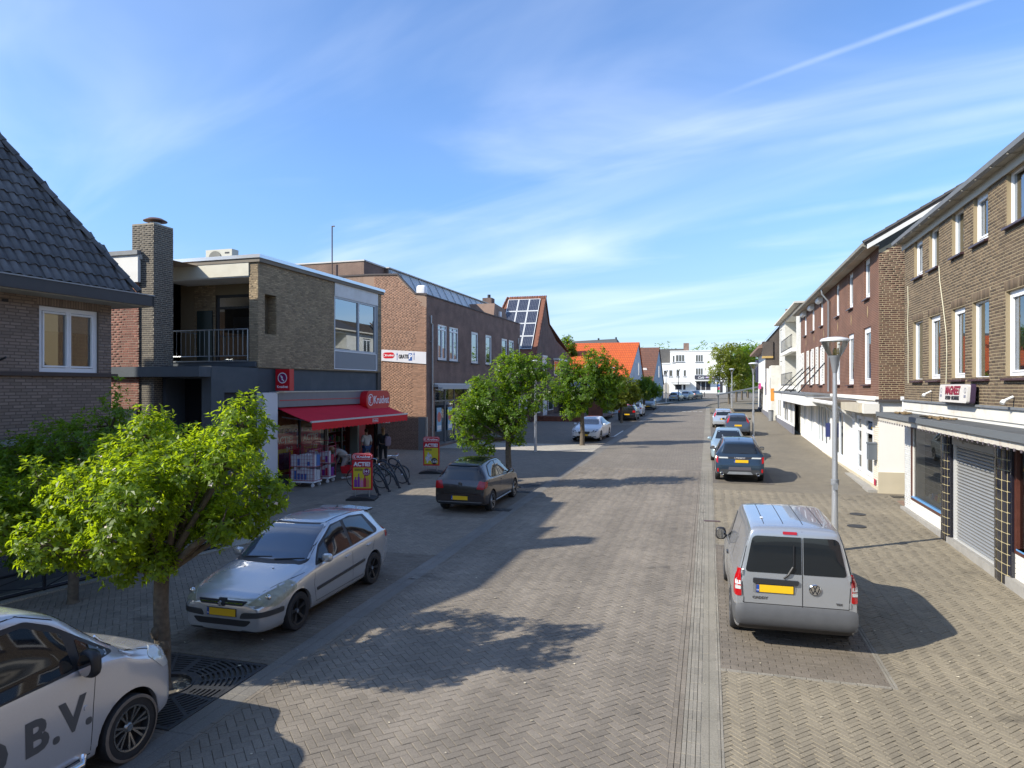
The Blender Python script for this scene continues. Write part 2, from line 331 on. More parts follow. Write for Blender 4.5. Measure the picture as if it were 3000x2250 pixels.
def paver(name, c1, c2, rnd):
    """block colour: per piece variation, grain, worn patches, oil and moss stains shared over the ground"""
    m = mat(name, c1, .82, rnd=rnd, col2=c2, nz=None); nt = m.node_tree; L = nt.links.new; b = nt.nodes['Principled BSDF']
    cur = b.inputs['Base Color'].links[0].from_socket; ge = nn(nt, 'ShaderNodeNewGeometry')
    for scl, amt, lo, hi, det in ((.3, .13, .3, .7, 4), (1.7, .10, .3, .7, 6), (55, .22, .25, .75, 3)):
        no = nn(nt, 'ShaderNodeTexNoise'); no.inputs['Scale'].default_value = scl; no.inputs['Detail'].default_value = det; L(ge.outputs['Position'], no.inputs['Vector'])
        mr = nn(nt, 'ShaderNodeMapRange'); mr.inputs[1].default_value = lo; mr.inputs[2].default_value = hi; mr.inputs[3].default_value = 1-amt; mr.inputs[4].default_value = 1+amt; L(no.outputs[0], mr.inputs[0])
        hs = nn(nt, 'ShaderNodeHueSaturation'); L(cur, hs.inputs['Color']); L(mr.outputs[0], hs.inputs['Value']); cur = hs.outputs[0]
    no = nn(nt, 'ShaderNodeTexNoise'); no.inputs['Scale'].default_value = 1.15; no.inputs['Detail'].default_value = 3; no.inputs['Distortion'].default_value = .5
    mp = nn(nt, 'ShaderNodeMapping'); mp.inputs['Scale'].default_value = (.6, 1.3, 1); L(ge.outputs['Position'], mp.inputs[0]); L(mp.outputs[0], no.inputs['Vector'])
    mr = nn(nt, 'ShaderNodeMapRange'); mr.inputs[1].default_value = .66; mr.inputs[2].default_value = .75; mr.inputs[3].default_value = 1; mr.inputs[4].default_value = .55; L(no.outputs[0], mr.inputs[0])
    hs = nn(nt, 'ShaderNodeHueSaturation'); L(cur, hs.inputs['Color']); L(mr.outputs[0], hs.inputs['Value']); cur = hs.outputs[0]
    # oil drips and tyre-polished lanes along the street
    sx = nn(nt, 'ShaderNodeSeparateXYZ'); L(ge.outputs['Position'], sx.inputs[0])
    if name == 'road_block':
        n2 = nn(nt, 'ShaderNodeTexNoise'); n2.inputs['Scale'].default_value = .5; n2.inputs['Detail'].default_value = 3; L(ge.outputs['Position'], n2.inputs['Vector'])
        w1 = nn(nt, 'ShaderNodeMath', operation='MULTIPLY_ADD'); L(n2.outputs[0], w1.inputs[0]); w1.inputs[1].default_value = .9; L(sx.outputs[0], w1.inputs[2])
        w2 = nn(nt, 'ShaderNodeMath', operation='MULTIPLY'); L(w1.outputs[0], w2.inputs[0]); w2.inputs[1].default_value = 3.9
        w3 = nn(nt, 'ShaderNodeMath', operation='SINE'); L(w2.outputs[0], w3.inputs[0])
        mr = nn(nt, 'ShaderNodeMapRange'); mr.inputs[1].default_value = -1; mr.inputs[2].default_value = 1; mr.inputs[3].default_value = .90; mr.inputs[4].default_value = 1.06; L(w3.outputs[0], mr.inputs[0])
        hs = nn(nt, 'ShaderNodeHueSaturation'); L(cur, hs.inputs['Color']); L(mr.outputs[0], hs.inputs['Value']); cur = hs.outputs[0]
    vo = nn(nt, 'ShaderNodeTexVoronoi'); vo.inputs['Scale'].default_value = .75; L(ge.outputs['Position'], vo.inputs['Vector'])
    mr = nn(nt, 'ShaderNodeMapRange'); mr.interpolation_type = 'SMOOTHSTEP'; mr.inputs[1].default_value = .03; mr.inputs[2].default_value = .13; mr.inputs[3].default_value = .72; mr.inputs[4].default_value = 1; L(vo.outputs['Distance'], mr.inputs[0])
    hs = nn(nt, 'ShaderNodeHueSaturation'); L(cur, hs.inputs['Color']); L(mr.outputs[0], hs.inputs['Value']); cur = hs.outputs[0]
    L(cur, b.inputs['Base Color'])
    no = nn(nt, 'ShaderNodeTexNoise'); no.inputs['Scale'].default_value = 60; L(ge.outputs['Position'], no.inputs['Vector'])
    bp = nn(nt, 'ShaderNodeBump'); bp.inputs['Strength'].default_value = .45; bp.inputs['Distance'].default_value = .004; L(no.outputs[0], bp.inputs['Height']); L(bp.outputs[0], b.inputs['Normal'])
    return m
ROADP = paver('road_block', (.178, .152, .118), (.206, .176, .138), .065)
SIDEP = paver('sidewalk_block', (.226, .192, .134), (.204, .173, .122), .08)
BAYP = paver('bay_block', (.142, .119, .090), (.162, .136, .105), .08)
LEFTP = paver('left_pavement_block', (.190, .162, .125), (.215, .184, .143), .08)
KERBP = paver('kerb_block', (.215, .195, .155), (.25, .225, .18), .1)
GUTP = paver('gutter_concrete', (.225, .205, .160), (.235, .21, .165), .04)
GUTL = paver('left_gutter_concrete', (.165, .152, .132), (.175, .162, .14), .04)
ROADF = paving_tex('far_road_paving', (.178, .152, .118), (.206, .176, .138))
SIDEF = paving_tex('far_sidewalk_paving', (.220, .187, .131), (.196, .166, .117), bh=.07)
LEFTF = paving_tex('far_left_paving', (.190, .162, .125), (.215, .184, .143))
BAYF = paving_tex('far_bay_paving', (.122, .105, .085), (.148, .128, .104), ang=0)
LIGHTF = paving_tex('light_slab_paving', (.36, .33, .27), (.40, .36, .30), ang=0, bw=.3, bh=.3, ms=.01, joint=(.2, .19, .16))

def sheet(mb, x0, x1, y0, y1, h=0, m=0, n=None):
    n = n or max(1, int((y1-y0)/20))
    for i in range(n):
        a = y0+(y1-y0)*i/n; c = y0+(y1-y0)*(i+1)/n
        mb.poly([(x0, a, gz(a)+h), (x1, a, gz(a)+h), (x1, c, gz(c)+h), (x0, c, gz(c)+h)], m)
    return mb
def strip(mb, P, Q, h=0, m=0):
    for i in range(len(P)-1):
        a, b_, c, d = P[i], Q[i], Q[i+1], P[i+1]
        mb.poly([(a[0], a[1], gz(a[1])+h), (b_[0], b_[1], gz(b_[1])+h), (c[0], c[1], gz(c[1])+h), (d[0], d[1], gz(d[1])+h)], m)
    return mb
EARTH = mat('bare_ground', (.12, .11, .085), .95, nz=(.5, .2))
g = MB(); ys = [-60, -20, 0, 60, 120, 178, 400, 1200, 4500]
for a, c in zip(ys[:-1], ys[1:]):
    g.poly([(-2500 if a > 170 else -400, a, gz(a)-.06), (2500 if a > 170 else 400, a, gz(a)-.06), (2500 if a > 170 else 400, c, gz(c)-.06), (-2500 if a > 170 else -400, c, gz(c)-.06)])
tag(g.build('ground', EARTH), kind='structure')

def clip_poly(P, edges):
    """Sutherland-Hodgman: edges = list of (a,b,c) keep a*x+b*y<=c"""
    for a, b_, c in edges:
        out = []
        for i in range(len(P)):
            p, q = P[i], P[(i+1) % len(P)]
            dp, dq = a*p[0]+b_*p[1]-c, a*q[0]+b_*q[1]-c
            if dp <= 0: out.append(p)
            if dp*dq < 0:
                t = dp/(dp-dq); out.append((p[0]+t*(q[0]-p[0]), p[1]+t*(q[1]-p[1])))
        P = out
        if len(P) < 3: return []
    return P
def rect_edges(x0, x1, y0, y1): return [(-1, 0, -x0), (1, 0, x1), (0, -1, -y0), (0, 1, y1)]
def paving(parent, material, region, L_, W_, ang, joint=.006, singles=300, name='paving_block', holes=(), style='herring', top=0.0, jit=.0022):
    """real blocks laid in a bond, cut at the edges; the largest in view are objects, the rest one mesh"""
    x0, x1, y0, y1 = region; ca, sa = math.cos(ang), math.sin(ang)
    cx, cy = (x0+x1)/2, (y0+y1)/2; Rr = math.hypot(x1-x0, y1-y0)/2+L_
    E_ = rect_edges(*region); full = []; cut = []
    def put(u, v, w, h):
        u0, v0, u1, v1 = u+joint/2, v+joint/2, u+w-joint/2, v+h-joint/2
        mu, mv = (u0+u1)/2, (v0+v1)/2; mx, my = cx+mu*ca-mv*sa, cy+mu*sa+mv*ca
        if mx < x0-L_ or mx > x1+L_ or my < y0-L_ or my > y1+L_: return
        for hx0, hx1, hy0, hy1 in holes:
            if hx0 < mx < hx1 and hy0 < my < hy1: return
        P = [(cx+a*ca-b_*sa, cy+a*sa+b_*ca) for a, b_ in ((u0, v0), (u1, v0), (u1, v1), (u0, v1))]
        ins = all(x0 <= p[0] <= x1 and y0 <= p[1] <= y1 for p in P)
        if ins: full.append((mx, my, w, h, P))
        else:
            P = clip_poly(P, E_)
            if len(P) >= 3:
                ar = abs(sum(P[i][0]*P[(i+1) % len(P)][1]-P[(i+1) % len(P)][0]*P[i][1] for i in range(len(P))))/2
                if ar > .0006: cut.append(P)
    if style == 'herring':
        n = int(Rr/W_)+2
        k = int(Rr/L_)+3
        for j in range(-k, k+1):
            for i in range(-2*n, 2*n):
                u = j*L_+i*W_; v = -j*L_+i*W_
                if abs(u) > Rr+L_ or abs(v) > Rr+L_: continue
                put(u, v, L_, W_); put(u, v+W_, W_, L_)
    else:
        nv = int(Rr/W_)+1; nu = int(Rr/L_)+2
        for i in range(-nv, nv+1):
            for j in range(-nu, nu+1): put(j*L_+(L_/2 if i % 2 and style == 'bond' else 0), i*W_, L_, W_)
    full.sort(key=lambda t: (t[0]+.28*t[1])**2*.0+math.hypot(t[0]*.6, t[1]))
    def vis(t):
        Z = -t[0]*-.2763*-1+t[1]*.9611; Z = t[1]*.9611-t[0]*.2763; X = t[0]*.9611+t[1]*.2763
        return Z > 1 and abs(X/Z) < .75 and 4.15/Z < .6
    sing = [t for t in full if vis(t)][:singles]; ids = set(id(t) for t in sing)
    rest = [t[4] for t in full if id(t) not in ids]+cut
    d, ch = .03, .004
    # joined remainder
    V = []; F = []
    tops = []; sides = []
    for P in rest:
        n = len(P); mx = sum(p[0] for p in P)/n; my = sum(p[1] for p in P)/n; dz = random.uniform(-jit, jit)+top
        k = len(V)
        for p in P:
            L0 = max(.02, math.hypot(p[0]-mx, p[1]-my)); f = 1-ch*1.6/L0
            V.append((mx+(p[0]-mx)*f, my+(p[1]-my)*f, gz(p[1])+dz))
        for p in P: V.append((p[0], p[1], gz(p[1])+dz-ch))
        for p in P: V.append((p[0], p[1], gz(p[1])-d+top))
        F.append(tuple(range(k, k+n)))
        for i in range(n):
            j = (i+1) % n; F.append((k+n+i, k+n+j, k+j, k+i)); F.append((k+2*n+i, k+2*n+j, k+n+j, k+n+i))
    if V:
        me = bpy.data.meshes.new(name+'_mass'); me.from_pydata(V, [], F); me.materials.append(material)
        o = link_mesh(name+'_mass', me, parent); o['kind'] = 'stuff'
    meshes = {}
    for mx, my, w, h, P in sing:
        key = (round(w, 3), round(h, 3))
        if key not in meshes:
            b_ = MB(); hw, hh = (w-joint)/2, (h-joint)/2
            rows = [[(s*(hw-o_), t*(hh-o_), z) for s, t in ((-1, -1), (1, -1), (1, 1), (-1, 1))] for o_, z in ((0, -d), (0, -ch), (ch, 0))]
            b_.grid(rows, closed=True); b_.poly([rows[2][i] for i in range(4)])
            meshes[key] = b_.mesh(name, material)
        o = link_mesh(name, meshes[key], parent)
        o.location = (mx, my, gz(my)+random.uniform(-jit, jit)+top); o.rotation_euler = (math.atan(SL), random.uniform(-.006, .006), ang+random.uniform(-.004, .004))
NEAR = 31
# --- road carriageway
rd = MB(); sheet(rd, -5.62, -.29, 2, NEAR, -.022, 0); sheet(rd, -5.62, -.29, NEAR, 96, 0, 1)
P = [(-5.62, 96), (-5.4, 104), (-4.2, 113), (-2, 120), (1, 127), (6, 132), (20, 137)]
Q = [(-.29, 96), (.3, 103), (2.0, 110), (5.5, 116), (9, 119), (13, 121), (22, 123)]
strip(rd, P, Q, 0, 1)
sheet(rd, -20, 40, 131.5, 160, -.004, 1)
road = tag(rd.build('road', [PAVE_B, ROADF]), kind='structure')
paving(road, ROADP, (-5.62, -.42, 4.2, NEAR), .21, .105, math.radians(45), .005, 300)
paving(road, ROADP, (-.42, -.29, 4.2, NEAR), .21, .13, math.radians(90), .006, 60, style='stack')
# --- right kerb: two rows of blocks, smooth gutter, kerb stones
kb = MB(); sheet(kb, -.29, .17, 2, NEAR, -.03, 0); sheet(kb, -.29, .17, NEAR, 94, 0.0, 1)
kerb = tag(kb.build('kerb_strip', [PAVE_B, GUTP]), kind='structure')
paving(kerb, KERBP, (-.285, -.185, 4.2, NEAR), .26, .1, math.radians(90), .006, 80, name='kerb_stone', style='stack', top=.006)
paving(kerb, KERBP, (-.185, -.085, 4.2, NEAR), .26, .1, math.radians(90), .006, 80, name='kerb_stone', style='stack', top=.004)
paving(kerb, GUTP, (-.085, .105, 4.2, NEAR), 1.0, .19, math.radians(90), .004, 20, name='gutter_slab', style='stack', top=.0, jit=.001)
paving(kerb, KERBP, (.105, .17, 4.2, NEAR), .21, .065, math.radians(90), .005, 80, name='kerb_stone', style='stack', top=.004)
# --- right sidewalk with two parking bays
sw = MB(); sheet(sw, .17, 7.5, 2, NEAR-5, -.022, 0); sheet(sw, .17, 7.5, NEAR-5, 93, 0, 1)
strip(sw, [(.17, 93), (.6, 101), (2.2, 108.5), (5.8, 115), (9.2, 118), (13, 120)], [(7.5, 93), (7.5, 96), (8, 100), (9, 105), (10, 108), (13, 110)], 0, 1)
side = tag(sw.build('right_sidewalk', [PAVE_B, SIDEF]), kind='structure')
for reg in ((.17, 6.6, 4.2, 10.05), (2.42, 6.6, 10.05, 17.6), (.17, 6.6, 17.6, NEAR-5)):
    paving(side, SIDEP, reg, .21, .07, math.radians(45), .005, 110, jit=.003)
bay = MB(); sheet(bay, .17, 2.42, 10.05, 17.6, -.02, 0); sheet(bay, .17, 2.42, 27.6, 58, .005, 1)
rb = tag(bay.build('right_parking_bay', [PAVE_B, BAYF]), kind='structure')
paving(rb, BAYP, (.17, 2.34, 10.12, 17.53), .21, .105, math.radians(0), .006, 120, style='bond')
for reg in ((.17, 2.42, 10.05, 10.12), (.17, 2.42, 17.53, 17.6)):
    paving(rb, KERBP, reg, .21, .07, 0, .006, 12, name='edge_stone', style='stack', top=.002)
paving(rb, KERBP, (2.34, 2.42, 10.12, 17.53), .21, .08, math.radians(90), .006, 36, name='edge_stone', style='stack', top=.002)
# --- left gutter
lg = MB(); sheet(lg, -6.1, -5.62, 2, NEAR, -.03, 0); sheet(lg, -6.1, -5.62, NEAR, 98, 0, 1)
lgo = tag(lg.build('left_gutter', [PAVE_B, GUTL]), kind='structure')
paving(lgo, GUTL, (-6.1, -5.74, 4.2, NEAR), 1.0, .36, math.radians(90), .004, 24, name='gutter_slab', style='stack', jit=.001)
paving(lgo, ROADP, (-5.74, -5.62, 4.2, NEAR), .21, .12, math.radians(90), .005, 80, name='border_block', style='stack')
# --- left pavement and parking bays
lp = MB(); sheet(lp, -12.7, -6.1, 2, 26, -.022, 0); sheet(lp, -30, -6.1, 26, 100, 0, 1)
sheet(lp, -30, -12.7, 14.6, 26, -.004, 1)
strip(lp, [(-30, 100), (-30, 128)], [(-7.4, 100), (-7.4, 128)], 0, 1)
lpo = tag(lp.build('left_pavement', [PAVE_B, LEFTF]), kind='structure')
GR1 = (-7.98, -6.1, 6.6, 8.48); GR2 = (-7.98, -6.1, 23.55, 25.45)
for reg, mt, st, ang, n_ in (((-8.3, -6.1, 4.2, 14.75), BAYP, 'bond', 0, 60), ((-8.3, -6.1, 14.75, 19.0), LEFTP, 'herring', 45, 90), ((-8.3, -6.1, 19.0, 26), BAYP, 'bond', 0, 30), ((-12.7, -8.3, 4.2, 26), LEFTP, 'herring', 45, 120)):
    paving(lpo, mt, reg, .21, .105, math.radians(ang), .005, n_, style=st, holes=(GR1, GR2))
lb = MB(); sheet(lb, -8.3, -6.1, 42.2, 58, .004, 0); sheet(lb, -8.3, -6.1, 62.5, 98, .004, 0)
tag(lb.build('left_parking_bay', BAYF), kind='structure')
ls = MB(); sheet(ls, -22, -6.1, 37.1, 41.0, .005)
strip(ls, [(-22, 100.3), (-7.4, 100.3), (-5.6, 104.5)], [(-22, 108), (-6.8, 108), (-4.6, 111.2)], .07)
tag(ls.build('light_pavement', LIGHTF), kind='structure')
kk = MB(); strip(kk, [(-8.2, 99.9), (-7.2, 100.4), (-5.4, 104.4), (-4.3, 111.6), (-4.6, 112.0)], [(-8.2, 100.1), (-7.3, 100.6), (-5.55, 104.5), (-4.5, 111.4), (-4.8, 111.8)], .09)
tag(kk.build('corner_kerb', CONC), kind='structure')
MARK = mat('road_marking_white', (.62, .61, .56), .7, nz=(9, .2))
mk = MB()
for yy in (81.5, 134.2):
    x = -5.4 if yy < 100 else -2.4
    while x < (-.5 if yy < 100 else 5): mk.box(x, x+.42, yy, yy+.42, gz(yy)+.005, gz(yy)+.013); x += .62
for (a, b_) in (((-8.2, 44.2), (-6.2, 46.9)), ((-6.2, 46.9), (-6.2, 52)),):
    d = Vector((b_[0]-a[0], b_[1]-a[1], 0)).normalized(); nrm = Vector((-d.y, d.x, 0))*.05
    mk.prism([(a[0]-nrm.x, a[1]-nrm.y, gz(a[1])+.008), (b_[0]-nrm.x, b_[1]-nrm.y, gz(b_[1])+.008), (b_[0]+nrm.x, b_[1]+nrm.y, gz(b_[1])+.008), (a[0]+nrm.x, a[1]+nrm.y, gz(a[1])+.008)], (0, 0, .006))
tag(mk.build('road_marking', MARK), kind='structure')
# ---------------------------------------------------------------- building helpers. Wall space: x right, y into the wall, z up
def wall(mb, x0, x1, z0, z1, holes=(), y=0, th=.25, m=0, mr=None, edges=None):
    xs = sorted(set([x0, x1]+[v for h in holes for v in h[:2] if x0 < v < x1])); zs = sorted(set([z0, z1]+[v for h in holes for v in h[2:4] if z0 < v < z1]))
    for i in range(len(xs)-1):
        for j in range(len(zs)-1):
            mx, mz = (xs[i]+xs[i+1])/2, (zs[j]+zs[j+1])/2
            if any(h[0] < mx < h[1] and h[2] < mz < h[3] for h in holes): continue
            P = [(xs[i], zs[j]), (xs[i+1], zs[j]), (xs[i+1], zs[j+1]), (xs[i], zs[j+1])]
            if edges: P = clip_poly(P, edges)
            if len(P) >= 3: mb.poly([(p[0], y, p[1]) for p in P], m)
    q = m if mr is None else mr
    for h in holes:
        a, b_, c, d = h[:4]; t = h[4] if len(h) > 4 else th
        mb.poly([(a, y, c), (a, y+t, c), (a, y+t, d), (a, y, d)], q); mb.poly([(b_, y, c), (b_, y, d), (b_, y+t, d), (b_, y+t, c)], q)
        mb.poly([(a, y, c), (b_, y, c), (b_, y+t, c), (a, y+t, c)], q); mb.poly([(a, y, d), (a, y+t, d), (b_, y+t, d), (b_, y, d)], q)
    return mb
def brickwork(parent, T, mt, x0, x1, z0, z1, holes=(), y=0, L_=.21, H_=.0625, j=.013, proud=.0045, edges=None, singles=300, soldier=(), name='brick', ends=False):
    """real bricks on a wall, running bond, cut round the openings; nearest are objects of their own"""
    hs = [(h[0], h[1], h[2], h[3]) for h in holes]+[(s[0], s[1], s[2], s[2]+.21) for s in soldier]
    bx = []; r = 0; z = z0
    while z < z1-.02:
        zt = min(z+H_-j, z1); off = ((r % 2)*.5+random.choice((0, .25, 0, .12)))*(L_+j)
        blk = sorted([(h[0], h[1]) for h in hs if h[2] < (z+zt)/2 < h[3]])
        x = x0-off
        while x < x1:
            a, b_ = x, x+L_
            seg = [(max(a, x0), min(b_, x1))]
            for h in blk:
                ns = []
                for p, q in seg:
                    if h[1] <= p or h[0] >= q: ns.append((p, q)); continue
                    if p < h[0]: ns.append((p, h[0]))
                    if q > h[1]: ns.append((h[1], q))
                seg = ns
            for p, q in seg:
                if q-p < .03: continue
                if edges:
                    ok = all(e[0]*px+e[1]*pz <= e[2]+.03 for e in edges for px in (p, q) for pz in (z, zt))
                    if not ok: continue
                bx.append((p, q, z, zt))
            x += L_+j
        z += H_; r += 1
    for s in soldier:
        x = s[0]
        while x < s[1]-.02: bx.append((x, min(x+.052, s[1]), s[2]+.004, s[2]+.204)); x += .0625
    if not bx: return
    W_ = wmat(parent) @ (T or I4)
    B = np.array(bx); C = np.stack([(B[:, 0]+B[:, 1])/2, np.full(len(B), y), (B[:, 2]+B[:, 3])/2, np.ones(len(B))], 1)
    wp = C @ np.array(W_).T; dist = np.linalg.norm(wp[:, :3]-np.array(EYE), axis=1)
    fullm = (np.abs(B[:, 1]-B[:, 0]-L_) < 1e-3) & (np.abs(B[:, 3]-B[:, 2]-(H_-j)) < 1e-3)
    Zc = wp[:, 1]*.9611-wp[:, 0]*.2763; Xc = wp[:, 0]*.9611+wp[:, 1]*.2763
    inv = (Zc > .5) & (np.abs(Xc) < Zc*.77) & (np.abs(wp[:, 2]-4.15) < Zc*.58)
    order = np.argsort(np.where(fullm & inv, dist, 1e9)); sing = order[:singles]; sing = sing[(fullm & inv)[sing]]
    mask = np.ones(len(B), bool); mask[sing] = False
    R_ = B[mask]; n = len(R_)
    if n:
        pr = proud+np.random.uniform(-.0025, .0025, n); y0 = y-pr; y1 = np.full(n, y+.003); e = .004
        def col(x, yy, z): return np.stack([x, yy, z], 1)
        V = np.stack([col(R_[:, 0]+e, y0, R_[:, 2]+e), col(R_[:, 1]-e, y0, R_[:, 2]+e), col(R_[:, 1]-e, y0, R_[:, 3]-e), col(R_[:, 0]+e, y0, R_[:, 3]-e),
                      col(R_[:, 0], y1, R_[:, 2]), col(R_[:, 1], y1, R_[:, 2]), col(R_[:, 1], y1, R_[:, 3]), col(R_[:, 0], y1, R_[:, 3])], 1).reshape(-1, 3)
        f0 = np.array([[0, 1, 2, 3], [4, 5, 1, 0], [5, 6, 2, 1], [6, 7, 3, 2], [7, 4, 0, 3]])
        F = (np.arange(n)[:, None, None]*8+f0[None]).reshape(-1, 4)
        me = quad_mesh(name+'_mass', V, F, mt); o = link_mesh(name+'_mass', me, parent, T); o['kind'] = 'stuff'
    if len(sing):
        key = ('brickmesh', mt.name, L_, H_)
        if key not in MC:
            b_ = MB(); hl, hh, e = L_/2, (H_-j)/2, .004
            b_.grid([[(s*(hl-q), yy, t*(hh-q)) for s, t in ((-1, -1), (1, -1), (1, 1), (-1, 1))] for q, yy in ((0, .006), (e, -.0045))], closed=True)
            b_.poly([(s*(hl-e), -.0045, t*(hh-e)) for s, t in ((-1, -1), (1, -1), (1, 1), (-1, 1))]); MC[key] = b_.mesh(name, mt)
        for i in sing:
            o = link_mesh(name, MC[key], parent); c = C[i]
            o.matrix_local = (T or I4) @ Matrix.Translation((c[0], y-random.uniform(-.002, .003), c[2]))
def frame_mb(mb, x0, x1, z0, z1, y, w=.06, d=.07, m=0, mull=(), trans=()):
    mb.box(x0, x0+w, y, y+d, z0, z1, m); mb.box(x1-w, x1, y, y+d, z0, z1, m)
    mb.box(x0+w, x1-w, y, y+d, z0, z0+w, m); mb.box(x0+w, x1-w, y, y+d, z1-w, z1, m)
    for u in mull: mb.box(u-w*.6, u+w*.6, y-.004, y+d, z0+w, z1-w, m)
    for v in trans: mb.box(x0+w, x1-w, y-.002, y+d-.01, v-w*.45, v+w*.45, m)
    return mb
def window(parent, T, x0, x1, z0, z1, y=.12, fm=None, mull=(), trans=(), w=.07, glass=None, curtain=None, sill=None, sash=True, name='window', blind=0, inner=None):
    fm = fm or WHITE; mb = frame_mb(MB(), x0, x1, z0, z1, y, w, .08, 0, mull, trans)
    xs = [x0+w]+list(mull)+[x1-w]
    if sash:
        for a, b_ in zip(xs[:-1], xs[1:]): frame_mb(mb, a+.012, b_-.012, z0+w+.012, (trans[-1] if trans else z1-w)-.012, y-.012, .038, .05)
    f = mb.build(name, fm, parent, T)
    link_pane = MB(); 
    for a, b_ in zip(xs[:-1], xs[1:]): link_pane.poly([(a, y+.045, z0+w), (b_, y+.045, z0+w), (b_, y+.045, z1-w), (a, y+.045, z1-w)])
    if len(xs) > 2:
        for a, b_ in zip(xs[:-1], xs[1:]): MB().poly([(a, y+.045, z0+w), (b_, y+.045, z0+w), (b_, y+.045, z1-w), (a, y+.045, z1-w)]).build('pane', glass or GLASS, f)
    else: link_pane.build('pane', glass or GLASS, f)
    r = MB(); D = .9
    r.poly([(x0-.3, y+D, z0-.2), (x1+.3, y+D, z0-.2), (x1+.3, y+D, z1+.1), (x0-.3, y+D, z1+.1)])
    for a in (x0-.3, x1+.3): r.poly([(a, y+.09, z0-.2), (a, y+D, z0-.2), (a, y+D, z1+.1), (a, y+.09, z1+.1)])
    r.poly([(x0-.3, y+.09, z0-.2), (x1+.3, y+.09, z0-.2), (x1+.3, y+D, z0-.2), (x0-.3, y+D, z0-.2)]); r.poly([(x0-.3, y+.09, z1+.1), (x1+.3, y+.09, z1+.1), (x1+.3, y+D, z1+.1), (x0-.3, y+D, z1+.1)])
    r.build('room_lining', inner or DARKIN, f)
    if curtain:
        c = MB()
        for a, b_ in curtain:
            n = max(4, int((b_-a)/.035)); rows = [[], []]
            for i in range(n+1):
                u = a+(b_-a)*i/n; d = y+.14+.02*math.sin(i*2.1); rows[0].append((u, d, z0+w)); rows[1].append((u, d, z1-w))
            c.grid(rows)
        c.build('curtain', CURT, f)
    if blind:
        MB().box(x0+w, x1-w, y+.10, y+.104, z1-w-blind, z1-w).build('roller_blind', BLIND, f)
    if sill:
        s = MB(); s.prism([(x0-.03, y-.17, z0-.03), (x0-.03, y+.02, z0-.005), (x0-.03, y+.02, z0-.07), (x0-.03, y-.17, z0-.07)], (x1-x0+.06, 0, 0)); s.build('sill', sill, f)
    return f
def flat_roof(mb, pts, z, m=0): return mb.poly([(p[0], p[1], z) for p in pts], m)
TLEFT = lambda v: math.atan2(1, v)
def south(u, w): # wall facing the camera on a left-hand building (root x = along street, y = into block)
    return Matrix(((0, 1, 0, u), (-1, 0, 0, w), (0, 0, 1, 0), (0, 0, 0, 1)))
def south_r(u, w):  # on a right-hand building: root x points towards the camera
    return Matrix(((0, -1, 0, u), (1, 0, 0, w), (0, 0, 1, 0), (0, 0, 0, 1)))

# ================================================================ house with black pantile roof (left)
BR_A = mat('brown_grey_brick', (.225, .168, .130), .85, rnd=.16, col2=(.26, .197, .155)); MO_A = mat('brown_grey_mortar', (.14, .11, .09), .95)
BR_RED = mat('red_brick', (.25, .10, .068), .85, rnd=.15, col2=(.16, .065, .045)); MO_RED = mat('red_wall_mortar', (.34, .26, .2), .95)
TILE = mat('black_clay_tile', (.100, .095, .090), .55, rnd=.30, nz=(5, .35), dirt=(3.5, .35, (.14, .135, .115)))
hA = empty('corner_house', (-13.2, 12.55, 0), TLEFT(.046), 'brown brick house with a steep black pantile roof and white window, far left', 'house')
# local: x<0 towards the camera, y into the block; world z used directly
m = MB(); U0 = -9.2
winA = (-1.70, -.33, 4.455, 5.83); 
wall(m, U0, 0, 3.1, 6.01, [winA], m=0); wall(m, U0, 0, .1, 3.1, [(-7.6, -5.3, .7, 2.8, .2), (-4.9, -.5, .6, 2.85, .2)], m=1)
m.poly([(0, 0, .1), (0, 9, .1), (0, 9, 6.0), (0, 0, 6.0)], 0); m.poly([(U0, 0, .1), (U0, 9, .1), (U0, 9, 6.2), (U0, 0, 6.2)], 0); m.poly([(U0, 9, .1), (0, 9, .1), (0, 9, 6.2), (U0, 9, 6.2)], 0)
m.build('wall', [MO_A, ANTH], hA)
brickwork(hA, None, BR_A, U0, 0, 3.13, 4.36, (), H_=.0655, soldier=())
brickwork(hA, None, BR_A, U0, 0, 4.46, 6.0, [(winA[0]-.0, winA[1], winA[2]-.1, winA[3])], H_=.0655, soldier=[(-1.75, -.28, 5.84)], singles=200)
window(hA, None, *winA, y=.05, mull=(-1.01,), w=.09, curtain=[(-1.62, -1.5), (-.95, -.8)], blind=.42)
s = MB(); s.box(U0, .12, -.07, .0, 4.37, 4.44); s.build('ledge', mat('brown_brick_ledge', (.075, .055, .047), .8, nz=(4, .1)), hA)
s = MB(); s.tube([(-2.6, -.02, 4.62), (-2.52, -.22, 4.72)], .022); s.build('wall_bracket', BLACKP, hA)
s = MB(); s.box(-2.45, -2.33, -.012, 0, 5.82, 5.88); s.build('vent_hole', DARKIN, hA)
s = MB(); s.box(U0, .05, -.16, .02, 2.93, 3.1); s.box(U0, .05, -.30, -.16, 2.99, 3.06); s.build('lintel', CONC, hA)
for i, (a, b_) in enumerate(((-7.6, -5.3), (-4.9, -.5))): window(hA, None, a, b_, (.7, .6)[i], (2.8, 2.85)[i], y=.1, fm=ANTH, mull=((a+b_)/2,), glass=GLASS_D, sash=False, name='shop_window')
